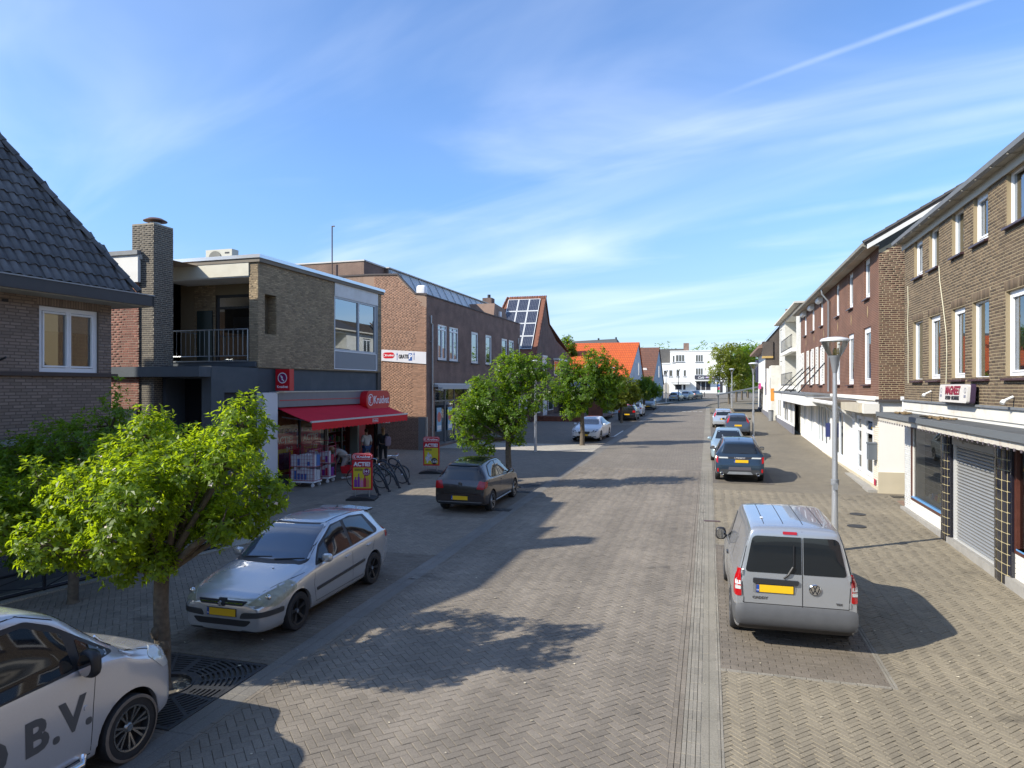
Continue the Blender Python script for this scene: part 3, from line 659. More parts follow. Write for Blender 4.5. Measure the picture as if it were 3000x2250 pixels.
# eaves: gutter box and soffit
s = MB(); s.box(U0, .60, -.64, -.58, 6.03, 6.27); s.box(U0, .60, -.66, -.56, 6.27, 6.295, 1); s.box(.54, .60, -.64, 9, 6.03, 6.27); s.box(.52, .62, -.64, 9, 6.27, 6.295, 1)
s.box(U0, .54, -.58, .0, 6.005, 6.03, 2); s.box(.0, .54, 0, 9, 6.005, 6.03, 2); s.build('gutter', [mat('dark_gutter_board', (.045, .044, .045), .5, nz=(3, .1)), mat('gutter_lip', (.30, .31, .31), .4, .4), mat('soffit_board', (.36, .34, .30), .8, nz=(2, .15))], hA)
# hip roof: front slope rises from the gutter, hip from the corner
RZ0, EAV = 6.29, -.56
def roofpt(u, v): return Vector((u, EAV+v*math.cos(SLP), RZ0+v*math.sin(SLP)))   # v: up the slope
SLP = math.radians(60); HIPU = .20; HR = .52                       # hip line u = HIPU - HR*v
vmax = 3.95
US = U0-.3; m = MB(); m.poly([roofpt(HIPU, 0), roofpt(HIPU-HR*vmax, vmax), roofpt(US+HR*vmax, vmax), roofpt(US, 0)])
hipT = roofpt(HIPU-HR*vmax, vmax); e0 = roofpt(HIPU, 0)
hS = roofpt(US+HR*vmax, vmax); s0 = roofpt(US, 0); m.poly([e0, Vector((HIPU, 4.2, RZ0)), hipT]); m.poly([s0, hS, Vector((US, 4.2, RZ0))]); m.poly([hipT, Vector((HIPU, 4.2, RZ0)), Vector((US, 4.2, RZ0)), hS])
m.build('roof_deck', mat('roof_underlay', (.03, .03, .03), .9), hA)
# pantiles: S-profile pieces
TW, TLn = .205, .30; NT = 8
def tile_mesh(right=None):
    b_ = MB(); rows = []
    for (v, dz) in ((-.005, .052), (TLn+.06, .018)):
        row = []
        for i in range(NT+1):
            t = i/NT; x = t*(TW+.02)
            h = .038*math.sin(PI*min(t/.62, 1)) if t < .62 else -.012*math.sin(PI*(t-.62)/.38)
            row.append((x, v, h+dz))
        rows.append(row)
    low = [(p[0], p[1], p[2]-.022) for p in rows[0]]
    b_.grid([low, rows[0], rows[1]]); return b_.mesh('roof_tile', TILE, smooth=True, sharp=50)
tm = tile_mesh(); mass = MB(); cand = []
Rt = Matrix.Rotation(SLP, 4, 'X')
for r in range(int(vmax/TLn)):
    v = r*TLn; ue = HIPU-HR*v
    k = 0
    while True:
        u = HIPU-.15-(k+1)*TW
        if u < -4.8: break
        if u+TW*.9 < ue+.10: cand.append((u, v))
        k += 1
cand.sort(key=lambda t: (wmat(hA) @ roofpt(*t)-EYE).length)
cand = [t for t in cand if (lambda w: (w.y*.9611-w.x*.2763) > .3 and abs(w.x*.9611+w.y*.2763) < .80*(w.y*.9611-w.x*.2763))(wmat(hA) @ roofpt(*t))]
for i, (u, v) in enumerate(cand):
    M_ = Matrix.Translation(roofpt(u, v)) @ Rt @ Matrix.Rotation(random.uniform(-.012, .012), 4, 'Z') @ Matrix.Translation((0, 0, random.uniform(0, .006)))
    if i < 300: link_mesh('roof_tile', tm, hA, M_)
    else:
        k = len(mass.v); mass.v += [tuple(M_ @ w.co) for w in tm.vertices]
        for p in tm.polygons: mass.f.append(tuple(k+q for q in p.vertices)); mass.m.append(0)
if mass.v: mass.build('roof_tile_mass', TILE, hA, smooth=True, sharp=50, kind='stuff')
hipdir = (roofpt(HIPU-HR, 1)-roofpt(HIPU, 0)).normalized(); n_ = int((roofpt(HIPU-HR*vmax, vmax)-roofpt(HIPU, 0)).length/.36)
b_ = MB(); rows = []
for (v, r_) in ((0, .125), (.40, .10)): rows.append([(r_*math.cos(a), v, r_*math.sin(a)*.9) for a in [PI*i/8 for i in range(9)]])
low = [(p[0]*.86, p[1], p[2]*.8-.01) for p in rows[0]]; b_.grid([low]+rows); rt = b_.mesh('hip_tile', TILE, smooth=True, sharp=50)
yaxis = hipdir; xaxis = yaxis.cross(Vector((0, 0, 1))).normalized(); zaxis = xaxis.cross(yaxis)
Rm = Matrix((xaxis, yaxis, zaxis)).transposed().to_4x4()
for i in range(n_): link_mesh('hip_tile', rt, hA, Matrix.Translation(roofpt(HIPU, 0)+hipdir*(.36*i)+Vector((0, 0, .03))) @ Rm)

MB().box(-4.3, -3.6, 1.3, 1.9, 9, 10.9).build('chimney', BR_A, hA)
# ================================================================ recessed red brick side building behind
MB().box(-4.3, -3.6, 1.3, 1.9, 9, 10.9).build('chimney', BR_A, hA)
hR = empty('red_brick_annex', (-18.1, 18.3, 0), 0, 'red brick annexe wall with white fascia between the black-roofed house and the dark chimney', 'building')
m = MB(); wall(m, -4.5, 0, .2, 7.6, [(-2.4, -.25, 6.75, 7.6)]); m.poly([(-4.5, .04, 8.6), (0, .04, 8.6), (0, 3, 8.6), (-4.5, 3, 8.6)])
m.build('wall', MO_RED, hR); brickwork(hR, None, BR_RED, -4.5, 0, 1.6, 7.6, [(-2.4, -.25, 6.75, 7.6)], H_=.082, L_=.22, singles=160)
s = MB(); s.box(-4.5, .05, -.10, .02, 7.6, 8.5); s.build('fascia', WPAINT, hR); s = MB(); s.box(-4.5, .08, -.16, .02, 8.5, 8.64); s.build('roof_edge', LEAD, hR)
window(hR, None, -2.4, -.25, 6.75, 7.6, y=.02, fm=BLACKP, glass=GLASS_D, sash=False)
s = MB(); s.box(-3.4, -.02, -.09, 0, .3, 3.4); s.build('side_door', mat('dark_blue_door', (.02, .028, .04), .4), hR)
s = MB(); s.box(-1.9, -1.65, -.2, -.01, 3.75, 4.0); s.box(-1.8, -1.7, -.21, -.2, 3.9, 3.96, 1); s.build('wall_lamp', [BLACKP, WHITE], hR)

# ================================================================ drugstore building
BR_K = mat('ochre_brick', (.39, .295, .175), .85, rnd=.24, col2=(.27, .20, .125), dirt=(1.6, .5, (.11, .088, .06))); MO_K = mat('ochre_mortar', (.225, .175, .105), .95)
BR_C = mat('charcoal_brick', (.080, .070, .058), .8, rnd=.2, col2=(.105, .090, .072)); MO_C = mat('pale_mortar', (.33, .29, .22), .95)
kz = 0
hK = empty('drugstore_building', (-15.5, 21, 0), TLEFT(.0145), 'two-storey ochre brick shop building with balcony, grey fascia and red awning', 'building')
DEP = 11.0; slot = (.37, 1.06, 6.07, 7.52, .38); zr = 8.62
m = MB(); bigw = (5.05, 8.72, 5.70, 8.03)
wall(m, 0, 9.32, 4.83, zr, [slot, (5.05, 8.95, 4.9, zr)], m=0)
# south fin and recess (wall facing the camera)
S = south(0, 0)
m.build('upper_wall', MO_K, hK)
brickwork(hK, None, BR_K, 0, 5.05, 4.86, zr, [slot], singles=300)
brickwork(hK, None, BR_K, 8.95, 9.32, 4.86, zr, singles=0)
m = MB(); wall(m, -.38, 0, 4.83, zr); m.box(-.38, -.36, 0, 1.6, 4.83, 8.2); wall(m, -4.6, -.38, 4.83, 8.2, [(-2.95, -.62, 4.9, 7.7, .12)], y=1.3)
m.poly([(-4.6, 0, 4.8), (-.38, 0, 4.8), (-.38, 1.3, 4.8), (-4.6, 1.3, 4.8)]); m.build('south_wall', MO_K, hK, S)
brickwork(hK, S, BR_K, -.38, 0, 4.86, zr, singles=90); brickwork(hK, S, BR_K, -3.95, -2.95, 5.12, 8.1, y=1.3, singles=80)
# slot reveals in brick
for TT in (TR(1.06, 0, 0, rz=-PI/2) @ TR(0, 0, 0),):
    brickwork(hK, Matrix(((0, 1, 0, 1.06), (-1, 0, 0, .38), (0, 0, 1, 0), (0, 0, 0, 1))), BR_K, 0, .38, 6.07, 7.52, singles=30)
MB().box(.37, 1.06, .36, .38, 6.07, 7.52).build('slot_shutter', BLACKP, hK)
# roof slab edge
s = MB(); s.box(-.06, 9.42, -.10, DEP, zr, 8.76, 0); s.box(-.10, 9.46, -.14, DEP, 8.76, 8.885, 1); s.build('roof_edge', [mat('brown_grey_board', (.20, .17, .13), .8, nz=(2, .1)), mat('aluminium_roof_trim', (.70, .71, .72), .3, .85)], hK)
s = MB(); s.box(-4.25, -.38, -.04, .0, 8.14, 8.62); s.box(-4.25, -.38, 0, 1.3, 8.10, 8.14, 1); s.build('balcony_fascia', [mat('cream_panel', (.62, .58, .46), .7, nz=(1.5, .08), dirt=(2.5, .3, (.42, .37, .25))), WPAINT], hK, S)
s = MB(); s.box(5.07, 8.93, -.03, .0, 8.05, zr); s.build('white_fascia_panel', WPAINT, hK)
PGREY = mat('grey_blue_panel', (.19, .215, .245), .4, nz=(.8, .05))
window(hK, None, 5.05, 8.75, 5.70, 8.05, y=.0, fm=mat('pale_grey_frame', (.45, .47, .48), .4), mull=(7.12,), w=.09, glass=GLASS_D, sash=False)
s = MB(); s.box(5.05, 8.75, -.01, .05, 4.93, 5.70); frame_mb(s, 5.03, 8.77, 4.9, 5.71, -.03, .035, .03, 1); s.box(8.77, 8.95, -.01, .2, 4.9, 8.05); s.build('window_panel', [PGREY, WHITE], hK)
m = MB(); m.poly([(9.32, 0, .2), (9.32, DEP, .2), (9.32, DEP, zr), (9.32, 0, zr)]); m.poly([(0, DEP, .2), (9.32, DEP, .2), (9.32, DEP, zr), (0, DEP, zr)]); m.poly([(0, 4.6, .2), (0, DEP, .2), (0, DEP, zr), (0, 4.6, zr)]); m.build('back_wall', MO_K, hK)
# balcony: big glazed front, door, railing, slab
f = window(hK, S, -2.95, -.62, 4.9, 7.7, y=1.34, fm=BLACKP, trans=(7.2,), w=.1, glass=GLASS_D, sash=False, inner=mat('room_paint', (.20, .17, .14), .9))
s = MB(); s.box(-2.6, -1.85, 1.9, 1.95, 4.95, 6.9); s.build('white_cupboard', WPAINT, hK, S)
s = MB(); s.box(-3.75, -3.05, 1.22, 1.28, 4.98, 7.1); s.build('balcony_door', mat('dark_green_door', (.015, .035, .035), .4), hK, S)
s = MB(); s.box(-4.6, -.05, -.12, 1.3, 4.86, 5.05, 0); s.box(-4.7, -.38, -.16, .0, 5.05, 5.09, 1); s.build('balcony_slab', [ANTH, METAL], hK, S)
s = MB(); s.tube([(-3.75, -.05, 6.22), (-.4, -.05, 6.22)], .024); s.tube([(-3.75, -.05, 5.26), (-.4, -.05, 5.26)], .018)
s.tube([(-3.75, -.05, 6.22), (-3.75, 1.2, 6.22)], .02); s.build('railing', METAL, hK, S)
for i in range(17):
    s = MB(); u = -3.75+i*3.35/16; s.tube([(u, -.05, 5.06 if i % 8 == 0 else 5.26), (u, -.05, 6.22)], .02 if i % 8 == 0 else .009, 6); s.build('railing_bar', METAL, hK, S)
s = MB(); s.sup((-.52, -.1, 4.72), (.09, .07, .11), .4); s.build('flood_light', mat('pale_grey_plastic', (.42, .42, .41), .5), hK, S)
# ground floor: grey render stepped towards the camera, dark portal, canopy beam
s = MB(); wall(s, -2.36, .0, .2, 4.82, [(-1.75, -.95, 2.7, 3.95, .1), (-.88, -.15, 2.7, 3.95, .1)], th=.3); s.box(-1.75, -.15, .11, .15, 2.7, 3.95, 1); s.build('ground_wall', [ANTH, DARKIN], hK)
S2 = south(-2.36, 0)
s = MB(); wall(s, -1.95, 0, .2, 4.82, [(-1.82, -.38, .25, 4.42, .9)]); s.box(-1.82, -.38, .85, .9, .25, 4.42, 1); s.poly([(-1.95, 0, .2), (-1.95, 0, 4.82), (-1.95, 3, 4.82), (-1.95, 3, .2)])
s.poly([(-8, 0, 4.825), (0, 0, 4.825), (0, 3.6, 4.825), (-8, 3.6, 4.825)]); s.build('portal', [ANTH, BLACKP], hK, S2)
s = MB(); s.box(-8.2, 0.0, -.55, -.02, 4.47, 4.80); s.build('canopy_beam', ANTH, hK, S2)
s = MB(); s.box(0, 9.32, .10, .2, 3.98, 4.83); s.box(9.0, 9.32, .02, .1, .3, 4.83, 1); s.box(-.02, .88, .06, .12, 3.3, 4.83, 0); s.box(0, .88, .1, .2, .3, 3.98, 0); s.build('fascia_band', [ANTH, BR_C], hK)
# shopfront
shop_in = mat('shop_interior', (.35, .10, .09), .8, nz=(1, .5)); GREYBOX = mat('grey_sign_board', (.17, .185, .205), .35, nz=(3, .06))
s = MB(); s.box(.86, 9.0, -.22, .1, 3.38, 3.93, 0); s.box(.84, 9.05, -.26, .1, 3.93, 3.975, 1); s.box(.95, 6.9, -.232, -.22, 3.62, 3.645, 2); s.build('sign_board', [GREYBOX, METAL, RED], hK)
s = MB(); s.box(-.07, .80, -.24, .02, .55, 3.93); s.build('white_side_panel', mat('white_panel', (.66, .66, .67), .45), hK)
s = MB(); s.box(.70, .86, -.26, .1, 3.9, 3.96); s.build('panel_cap', METAL, hK)
s = MB(); frame_mb(s, .9, 4.6, .55, 3.3, .12, .08, .06, 0, (2.75,)); frame_mb(s, 4.6, 9.0, .45, 3.3, .12, .08, .06, 0, (5.9, 7.3)); s.box(.9, 4.6, .02, .3, .3, .58, 1); s.build('shop_front', [BLACKP, ANTH], hK)
s = MB(); s.poly([(.95, .15, .6), (4.55, .15, .6), (4.55, .15, 3.25), (.95, .15, 3.25)]); s.build('shop_pane', GLASS_C, hK)
s = MB(); s.box(.9, 9.0, 3.4, 3.5, .3, 3.4, 0); s.poly([(.9, .2, .42), (9, .2, .45), (9, 3.4, .45), (.9, 3.4, .42)], 1); s.poly([(.9, .2, 3.35), (9, .2, 3.35), (9, 3.4, 3.35), (.9, 3.4, 3.35)], 0); s.box(.88, .9, .2, 3.4, .3, 3.4); s.box(9, 9.02, .2, 3.4, .3, 3.4); s.build('shop_interior', [shop_in, mat('shop_floor', (.35, .33, .30), .4)], hK)
cols = [mat('goods_'+n, c, .5) for n, c in (('white', (.6, .6, .62)), ('blue', (.06, .16, .42)), ('crimson', (.42, .02, .06)), ('yellow', (.6, .42, .03)), ('purple', (.22, .04, .28)), ('orange', (.6, .22, .08)), ('green', (.05, .25, .08)), ('pink', (.6, .2, .32)))]
s = MB()
for k in range(9):
    for zz in range(5):
        u = 1.2+k*.85; s.box(u, u+.7, 1.6, 2.0, .5+zz*.5, .53+zz*.5, 0)
        for q in range(7): s.box(u+.02+q*.1, u+.09+q*.1, 1.62, 1.72, .53+zz*.5, .7+zz*.5+random.uniform(0, .2), random.randrange(8))
s.build('stocked_shelves', cols, hK)
POSTR = mat('poster_red', (.42, .015, .03), .5); POSTY = mat('poster_yellow', (.62, .5, .02), .5); WLET = mat('white_lettering', (.8, .8, .8), .5)
for (u0, u1) in ((1.05, 2.65), (2.9, 4.35)):
    s = MB(); s.box(u0, u1, .22, .24, .75, 2.35, 0); s.box(u0+.25, u1-.25, .215, .22, .85, 1.75, 1); s.box(u0+.45, u1-.4, .21, .215, .95, 1.6, 2); p = s.build('window_poster', [POSTR, POSTY, mat('poster_dark', (.12, .03, .08), .5)], hK)
    text('ACTIE!', .36, WLET, p, TR((u0+u1)/2, .21, 2.08, rx=PI/2), bold=.01)
    text('2+3', .26, WLET, p, TR(u1-.5, .205, 1.72, rx=PI/2), bold=.006)
s = MB(); s.box(1.0, 4.5, .5, .52, 2.5, 3.2, 0); s.build('window_banner', [mat('banner_mixed', (.35, .22, .12), .6, nz=(2.2, .6))], hK)
s = MB(); s.box(4.65, 4.75, .1, .4, .4, 3.3); s.build('door_post', mat('grey_green_post', (.22, .24, .21), .5), hK); MB().box(7.2, 7.35, .1, .5, .4, 3.3).build('door_post', mat('grey_green_post', (.22, .24, .21), .5), hK)
s = MB(); s.box(7.4, 8.3, .3, .33, .5, 2.6, 0); s.build('poster_panel', [POSTR], hK)
CREST = mat('sign_plum', (.25, .01, .10), .3)
def swirl(parent, T, r, ring=WLET, fill=None, name='logo'):
    s = MB(); n = 28
    s.grid([[(rr*math.cos(2*PI*i/n), 0, rr*math.sin(2*PI*i/n)) for i in range(n)] for rr in (r*.84, r)], 0, closed=True)
    if fill: s.disc((0, .001, 0), r*.86, n, 1, 'Y')
    if fill:
        for (a, b_, q) in ((-.1, .1, .2), (-.3, .35, .13), (.0, -.28, .17), (.25, -.52, .14)): s.disc((a*r, -.003, b_*r), q*r, 14, 0, 'Y')
    else:
        s.tube([(-.1*r+.38*r*math.cos(t), 0, .38*r*math.sin(t)*1.3) for t in [PI*.35+i*PI*1.25/8 for i in range(9)]], [.16*r*(1-.5*abs(i-4)/4) for i in range(9)], 5)
    return s.build(name, [ring, fill or ring], parent, T)
bx = empty('square_logo_sign', (0, 0, 0), 0); bx.parent = hK
hK['note'] = ''
del hK['note']
bx.location = (1.0, -.60, 4.0)
s = MB(); s.box(0, .28, 0, .60, 0, .80); s.build('sign_box', RED, bx)
# its south face carries the round logo
SS = Matrix(((0, 1, 0, -.004), (-1, 0, 0, 0), (0, 0, 1, 0), (0, 0, 0, 1)))
swirl(bx, SS @ TR(-.30, 0, .47), .20, fill=CREST); text('Kruidvat', .135, WLET, bx, SS @ TR(-.30, 0, .14, rx=PI/2), bold=.002)
bx2 = empty('shop_name_sign', (0, 0, 0), 0); bx2.parent = hK; bx2.location = (6.85, -.55, 3.12)
n = 10; hw, hh, rr = 1.15, .42, .36; P = []
for cx_, cz_, a0 in ((hw-rr, hh-rr, 0), (-hw+rr, hh-rr, PI/2), (-hw+rr, -hh+rr, PI), (hw-rr, -hh+rr, 1.5*PI)):
    for i in range(n): a = a0+PI/2*i/(n-1); P.append((cx_+rr*math.cos(a)+hw, 0, cz_+rr*math.sin(a)+hh))
s = MB(); s.prism(P, (0, .42, 0)); s.build('sign_box', RED, bx2, smooth=True, sharp=40)
swirl(bx2, TR(.40, -.006, hh), .27); text('Kruidvat', .50, WLET, bx2, TR(1.43, -.006, hh-.02, rx=PI/2), bold=.008, sx=.86)
# awning
AW0, AW1 = 22-21+.0, 29.3-21; 
def awn_pt(u, t): # t 0 at wall, 1 at front bar
    return Vector((u+.35*t, -.10-1.22*t, 3.36-.54*t))
aw = empty('awning', (0, 0, 0)); aw.parent = hK
CLOTH = mat('awning_cloth', (.66, .004, .026), .8, nz=(2, .05))
rows = [[awn_pt(.95+(9.05-.95)*i/16, t)+Vector((0, 0, -.03*math.sin(PI*t))) for i in range(17)] for t in [k/6 for k in range(7)]]
s = MB(); s.grid(rows); rows2 = [[p-Vector((0, 0, .012)) for p in r] for r in rows]; s.grid(rows2); s.build('awning_cloth', CLOTH, aw, smooth=True)
s = MB(); pts = []; n = 26; fl = awn_pt(0, 1)
for i in range(n):
    a = 1.3+8.1*i/n; w_ = 8.1/n
    for k in range(4):
        u = a+w_*k/4; u2 = a+w_*(k+1)/4; h1 = .27+.05*math.sin(PI*k/4); h2 = .27+.05*math.sin(PI*(k+1)/4)
        s.box(u, u2, fl.y-.045, fl.y-.039, fl.z-(h1+h2)/2, fl.z)
s.build('valance', mat('awning_valance', (.75, .008, .012), .75), aw)
s = MB(); s.box(1.28, 9.42, fl.y-.05, fl.y+.01, fl.z-.02, fl.z+.045); s.build('front_bar', mat('pale_bar', (.62, .60, .55), .5), aw)
for u in (1.4, 4.9, 8.9):
    s = MB(); s.tube([(u, .0, 3.0), (u-.05 if u > 5 else u+.3, -.85, 2.86), (u, fl.y+.03, fl.z-.02)], .022, 6); s.build('awning_arm', METAL, aw)
pl = MB(); pl.box(5.9, 6.4, fl.y-.056, fl.y-.046, fl.z-.22, fl.z-.07); plo = pl.build('name_tag', RED, aw)
fr_ = MB(); frame_mb(fr_, 5.9, 6.4, fl.z-.22, fl.z-.07, fl.y-.06, .012, .006); fr_.build('tag_border', WLET, plo); text('Kruidvat', .11, WLET, plo, TR(6.15, fl.y-.058, fl.z-.145, rx=PI/2))
# chimney
ch = MB(); CX0, CX1, CY0, CY1 = -18.43, -17.55, 18.35, 19.2
chim = empty('chimney_stack', (0, 0, 0), 0, 'tall charcoal brick chimney stack with a round metal cowl beside the balcony', 'chimney')
ch.box(CX0, CX1, CY0, CY1, .2, 9.55); ch.build('stack', MO_C, chim)
brickwork(chim, TR(0, CY0, 0), BR_C, CX0, CX1, 1.0, 9.5, H_=.066, singles=230)
brickwork(chim, Matrix(((0, -1, 0, CX1), (1, 0, 0, 0), (0, 0, 1, 0), (0, 0, 0, 1))), BR_C, CY0, CY1, 1.0, 9.5, H_=.066, singles=70)
s = MB(); s.lathe([(.17, 9.55), (.17, 9.66)], 14, ((CX0+CX1)/2+.1, (CY0+CY1)/2, 0), 0); s.lathe([(.0, 9.82), (.22, 9.80), (.37, 9.72), (.37, 9.70), (0, 9.66)], 24, ((CX0+CX1)/2+.1, (CY0+CY1)/2, 0), 1); s.build('cowl', [METAL, mat('rusty_cowl', (.13, .07, .05), .6, .3)], chim, smooth=True, sharp=40)
s = MB(); s.box(CX0+.0, CX0+.42, CY0-.1, CY0, 8.36, 8.52); s.build('concrete_block', mat('pale_concrete', (.5, .48, .43), .9, nz=(8, .2)), chim)
# roof-top unit
ac = empty('air_conditioner', (-19.6, 23.2, 8.9), 0, 'beige air conditioner outdoor unit on the flat roof behind the chimney', 'air conditioner')
BE = mat('beige_enamel', (.44, .42, .34), .5); s = MB(); s.box(0, 1.25, 0, .4, .06, .78); s.box(.1, .2, 0, .4, 0, .06); s.box(1.0, 1.1, 0, .4, 0, .06); s.box(.92, 1.12, -.01, 0, .6, .66, 1); s.build('casing', [BE, BLACKP], ac)
s = MB(); s.lathe([(.30, 0), (.30, -.03), (.27, -.03), (.08, -.02)], 28, (.45, 0, .42), 0, 'Y'); s.disc((.45, -.032, .42), .07, 16, 1, 'Y'); s.build('fan_guard', [mat('fan_grey', (.15, .145, .12), .6), WHITE], ac)
# ================================================================ tall brown building with banner
BR_B = mat('salmon_brown_brick', (.33, .180, .112), .85, rnd=.15, col2=(.235, .130, .083), dirt=(.7, .5, (.16, .088, .06))); MO_B = mat('salmon_mortar', (.30, .20, .14), .95)
BR_BD = mat('dark_brown_brick', (.13, .078, .06), .85, rnd=.15, col2=(.10, .06, .048)); MO_BD = mat('dark_brown_mortar', (.2, .14, .11), .95)
BTX = brick_tex('brown_brick_far', (.21, .125, .095), (.17, .10, .078), (.22, .155, .12), dirt=.3)
hB = empty('banner_building', (-15.29, 35.71, 0), TLEFT(.0145), 'two-storey brown brick building with stepped parapet and white parking banner, beyond the drugstore', 'building')
zb = .5; LB = 18.9
wins = [(1.63, 3.08), (3.44, 4.97), (7.3, 8.7), (10.2, 11.6), (13.95, 15.4), (15.8, 17.2)]
holes = [(a, b_, 5.72, 7.83) for a, b_ in wins]+[(1.2, 6.2, .7, 4.1)]
m = MB(); wall(m, 0, LB, zb, 9.33, holes, th=.15); m.poly([(LB, 0, zb), (LB, 12, zb), (LB, 12, 9.33), (LB, 0, 9.33)]); m.poly([(0, .02, 9.30), (LB, .02, 9.30), (LB, 12, 9.30), (0, 12, 9.30)])
m.build('street_wall', BTX, hB)
SB = south(0, 0)
ed = [(-1, 0, 99)]
prof = [(-12, zb), (0, zb), (0, 9.33), (-.70, 9.40), (-1.81, 10.54), (-3.6, 10.60), (-12, 10.60)]
m = MB(); m.poly([(x, 0, z) for x, z in prof]); m.build('south_wall', MO_B, hB, SB)
brickwork(hB, SB, BR_B, -3.3, 0, 2.43, 10.5, edges=[(1.14, 1.11, 1.14*-.70+1.11*9.36)], singles=230, H_=.075, L_=.22)
brickwork(hB, SB, BR_BD, -3.3, -.5, .5, 2.42, singles=0, H_=.075, L_=.22)
s = MB(); s.box(-.48, .02, -.03, 0, .5, 2.43, 0); s.box(-.06, .03, -.04, .1, .5, 2.43, 1); s.build('corner_panel', [mat('grey_corner_panel', (.13, .135, .14), .6), METAL], hB, SB)
s = MB(); s.tube([(0.02, -.0, 9.36), (-.70, 0, 9.43), (-1.81, 0, 10.57), (-3.6, 0, 10.63), (-12, 0, 10.63)], .07, 5); s.build('coping', mat('dark_brown_coping', (.06, .045, .04), .7), hB, SB)
s = MB(); s.box(-.06, LB, -.05, .15, 9.30, 9.37); s.build('parapet_coping', mat('dark_brown_coping', (.06, .045, .04), .7), hB)
# banner
ban = empty('parking_banner', (0, 0, 0)); ban.parent = hB; ban.matrix_local = SB @ TR(-2.82, -.04, 5.52)
BLUE = mat('sign_blue', (.02, .09, .32), .5); INK = mat('black_ink', (.02, .02, .025), .5)
s = MB(); s.prism([(0, 0, .12), (2.82, 0, -.10), (2.82, 0, .58), (0, 0, .76)], (0, -.01, 0)); s.build('cloth', mat('banner_white', (.62, .61, .63), .7, nz=(2, .06)), ban)
P = [(.40+.36*sx+.0+.0, 0, .40) for sx in (0,)]
def pill(mb, x, z, hw, hh, y, d, m=0, n=8, rr=None):
    rr = rr or hh; P = []
    for cx_, cz_, a0 in ((hw-rr, hh-rr, 0), (-hw+rr, hh-rr, PI/2), (-hw+rr, -hh+rr, PI), (hw-rr, -hh+rr, 1.5*PI)):
        for i in range(n): a = a0+PI/2*i/(n-1); P.append((x+cx_+rr*math.cos(a), y, z+cz_+rr*math.sin(a)))
    return mb.prism(P, (0, d, 0), m)
s = MB(); pill(s, .48, .42, .37, .17, -.014, -.004); s.build('logo_plate', RED, ban); text('Kruidvat', .17, WLET, ban, TR(.55, -.02, .42, rx=PI/2), bold=.003, sx=.9)
swirl(ban, TR(.21, -.02, .42), .085)
for x in (1.02, 2.08):
    s = MB(); s.box(x-.015, x+.015, -.015, -.012, .14, .46); s.prism([(x-.05, -.015, .44), (x+.05, -.015, .44), (x, -.015, .58)], (0, .003, 0)); s.build('arrow', BLUE, ban)
text('GRATIS', .30, INK, ban, TR(1.42, -.014, .33, rx=PI/2), bold=.012, sx=.62)
s = MB(); s.box(1.74, 1.96, -.015, -.012, .10, .52); s.build('parking_sign', BLUE, ban); text('P', .36, WLET, ban, TR(1.85, -.018, .31, rx=PI/2), bold=.01)
for i, (a, b_) in enumerate(wins):
    two = i in (0, 1)
    window(hB, None, a, b_, 5.72, 7.83, y=.04, mull=() if not two else ((a+b_)/2,), trans=(7.55,) if two else (), w=.10, glass=GLASS_D, curtain=[(a+.15, a+.35)])
    s = MB(); s.box(a-.08, b_+.08, -.07, .02, 5.64, 5.72); s.build('sill', mat('dark_brown_coping', (.06, .045, .04), .7), hB)
# shop front with shutter box and posters
s = MB(); frame_mb(s, 1.2, 6.2, .7, 4.1, .06, .09, .06, 0, (2.9, 4.4), (3.3,)); s.build('shop_front', mat('grey_frame', (.12, .13, .14), .4), hB)
s = MB(); s.poly([(1.3, .1, .8), (6.1, .1, .8), (6.1, .1, 4), (1.3, .1, 4)]); s.build('shop_pane', GLASS_D, hB); MB().box(1.2, 6.2, 1.2, 1.25, .6, 4.1).build('shop_lining', DARKIN, hB)
s = MB(); s.box(1.0, 6.5, -.30, .0, 4.12, 4.28, 0); s.box(1.0, 6.5, -.55, -.30, 4.00, 4.12, 0); s.box(.95, 6.5, -.1, 0, 4.28, 4.34, 1); s.build('shutter_box', [mat('white_grey_box', (.45, .45, .44), .5), WPAINT], hB)
for u, mt_ in ((1.9, 'a'), (3.6, 'b')):
    s = MB(); s.box(u-.35, u+.35, .03, .04, 1.5, 2.9, 0); s.disc((u, .02, 2.35), .3, 20, 1, 'Y'); s.box(u-.3, u+.3, .02, .03, 1.6, 1.85, 2); s.build('window_poster', [mat('poster_pale_blue', (.25, .45, .6), .5), mat('poster_coral', (.6, .16, .12), .5), WHITE], hB)
def downpipe(parent, x, z0, z1, y=-.10, r=.05, T=None, hopper=True):
    s = MB(); s.tube([(x, y, z0), (x, y, z1)], r, 10); s.box(x-r*1.5, x+r*1.5, y-.02, 0, z0+1.2, z0+1.26); s.box(x-r*1.5, x+r*1.5, y-.02, 0, z1-1.0, z1-.94)
    if hopper: s.tube([(x, y, z1), (x-.16, y, z1+.06), (x-.16, y, z1+.5)], r, 8)
    return s.build('downpipe', METAL, parent, T, smooth=True, sharp=40)
downpipe(hB, .62, .6, 7.7); downpipe(hB, 18.3, .8, 7.6)
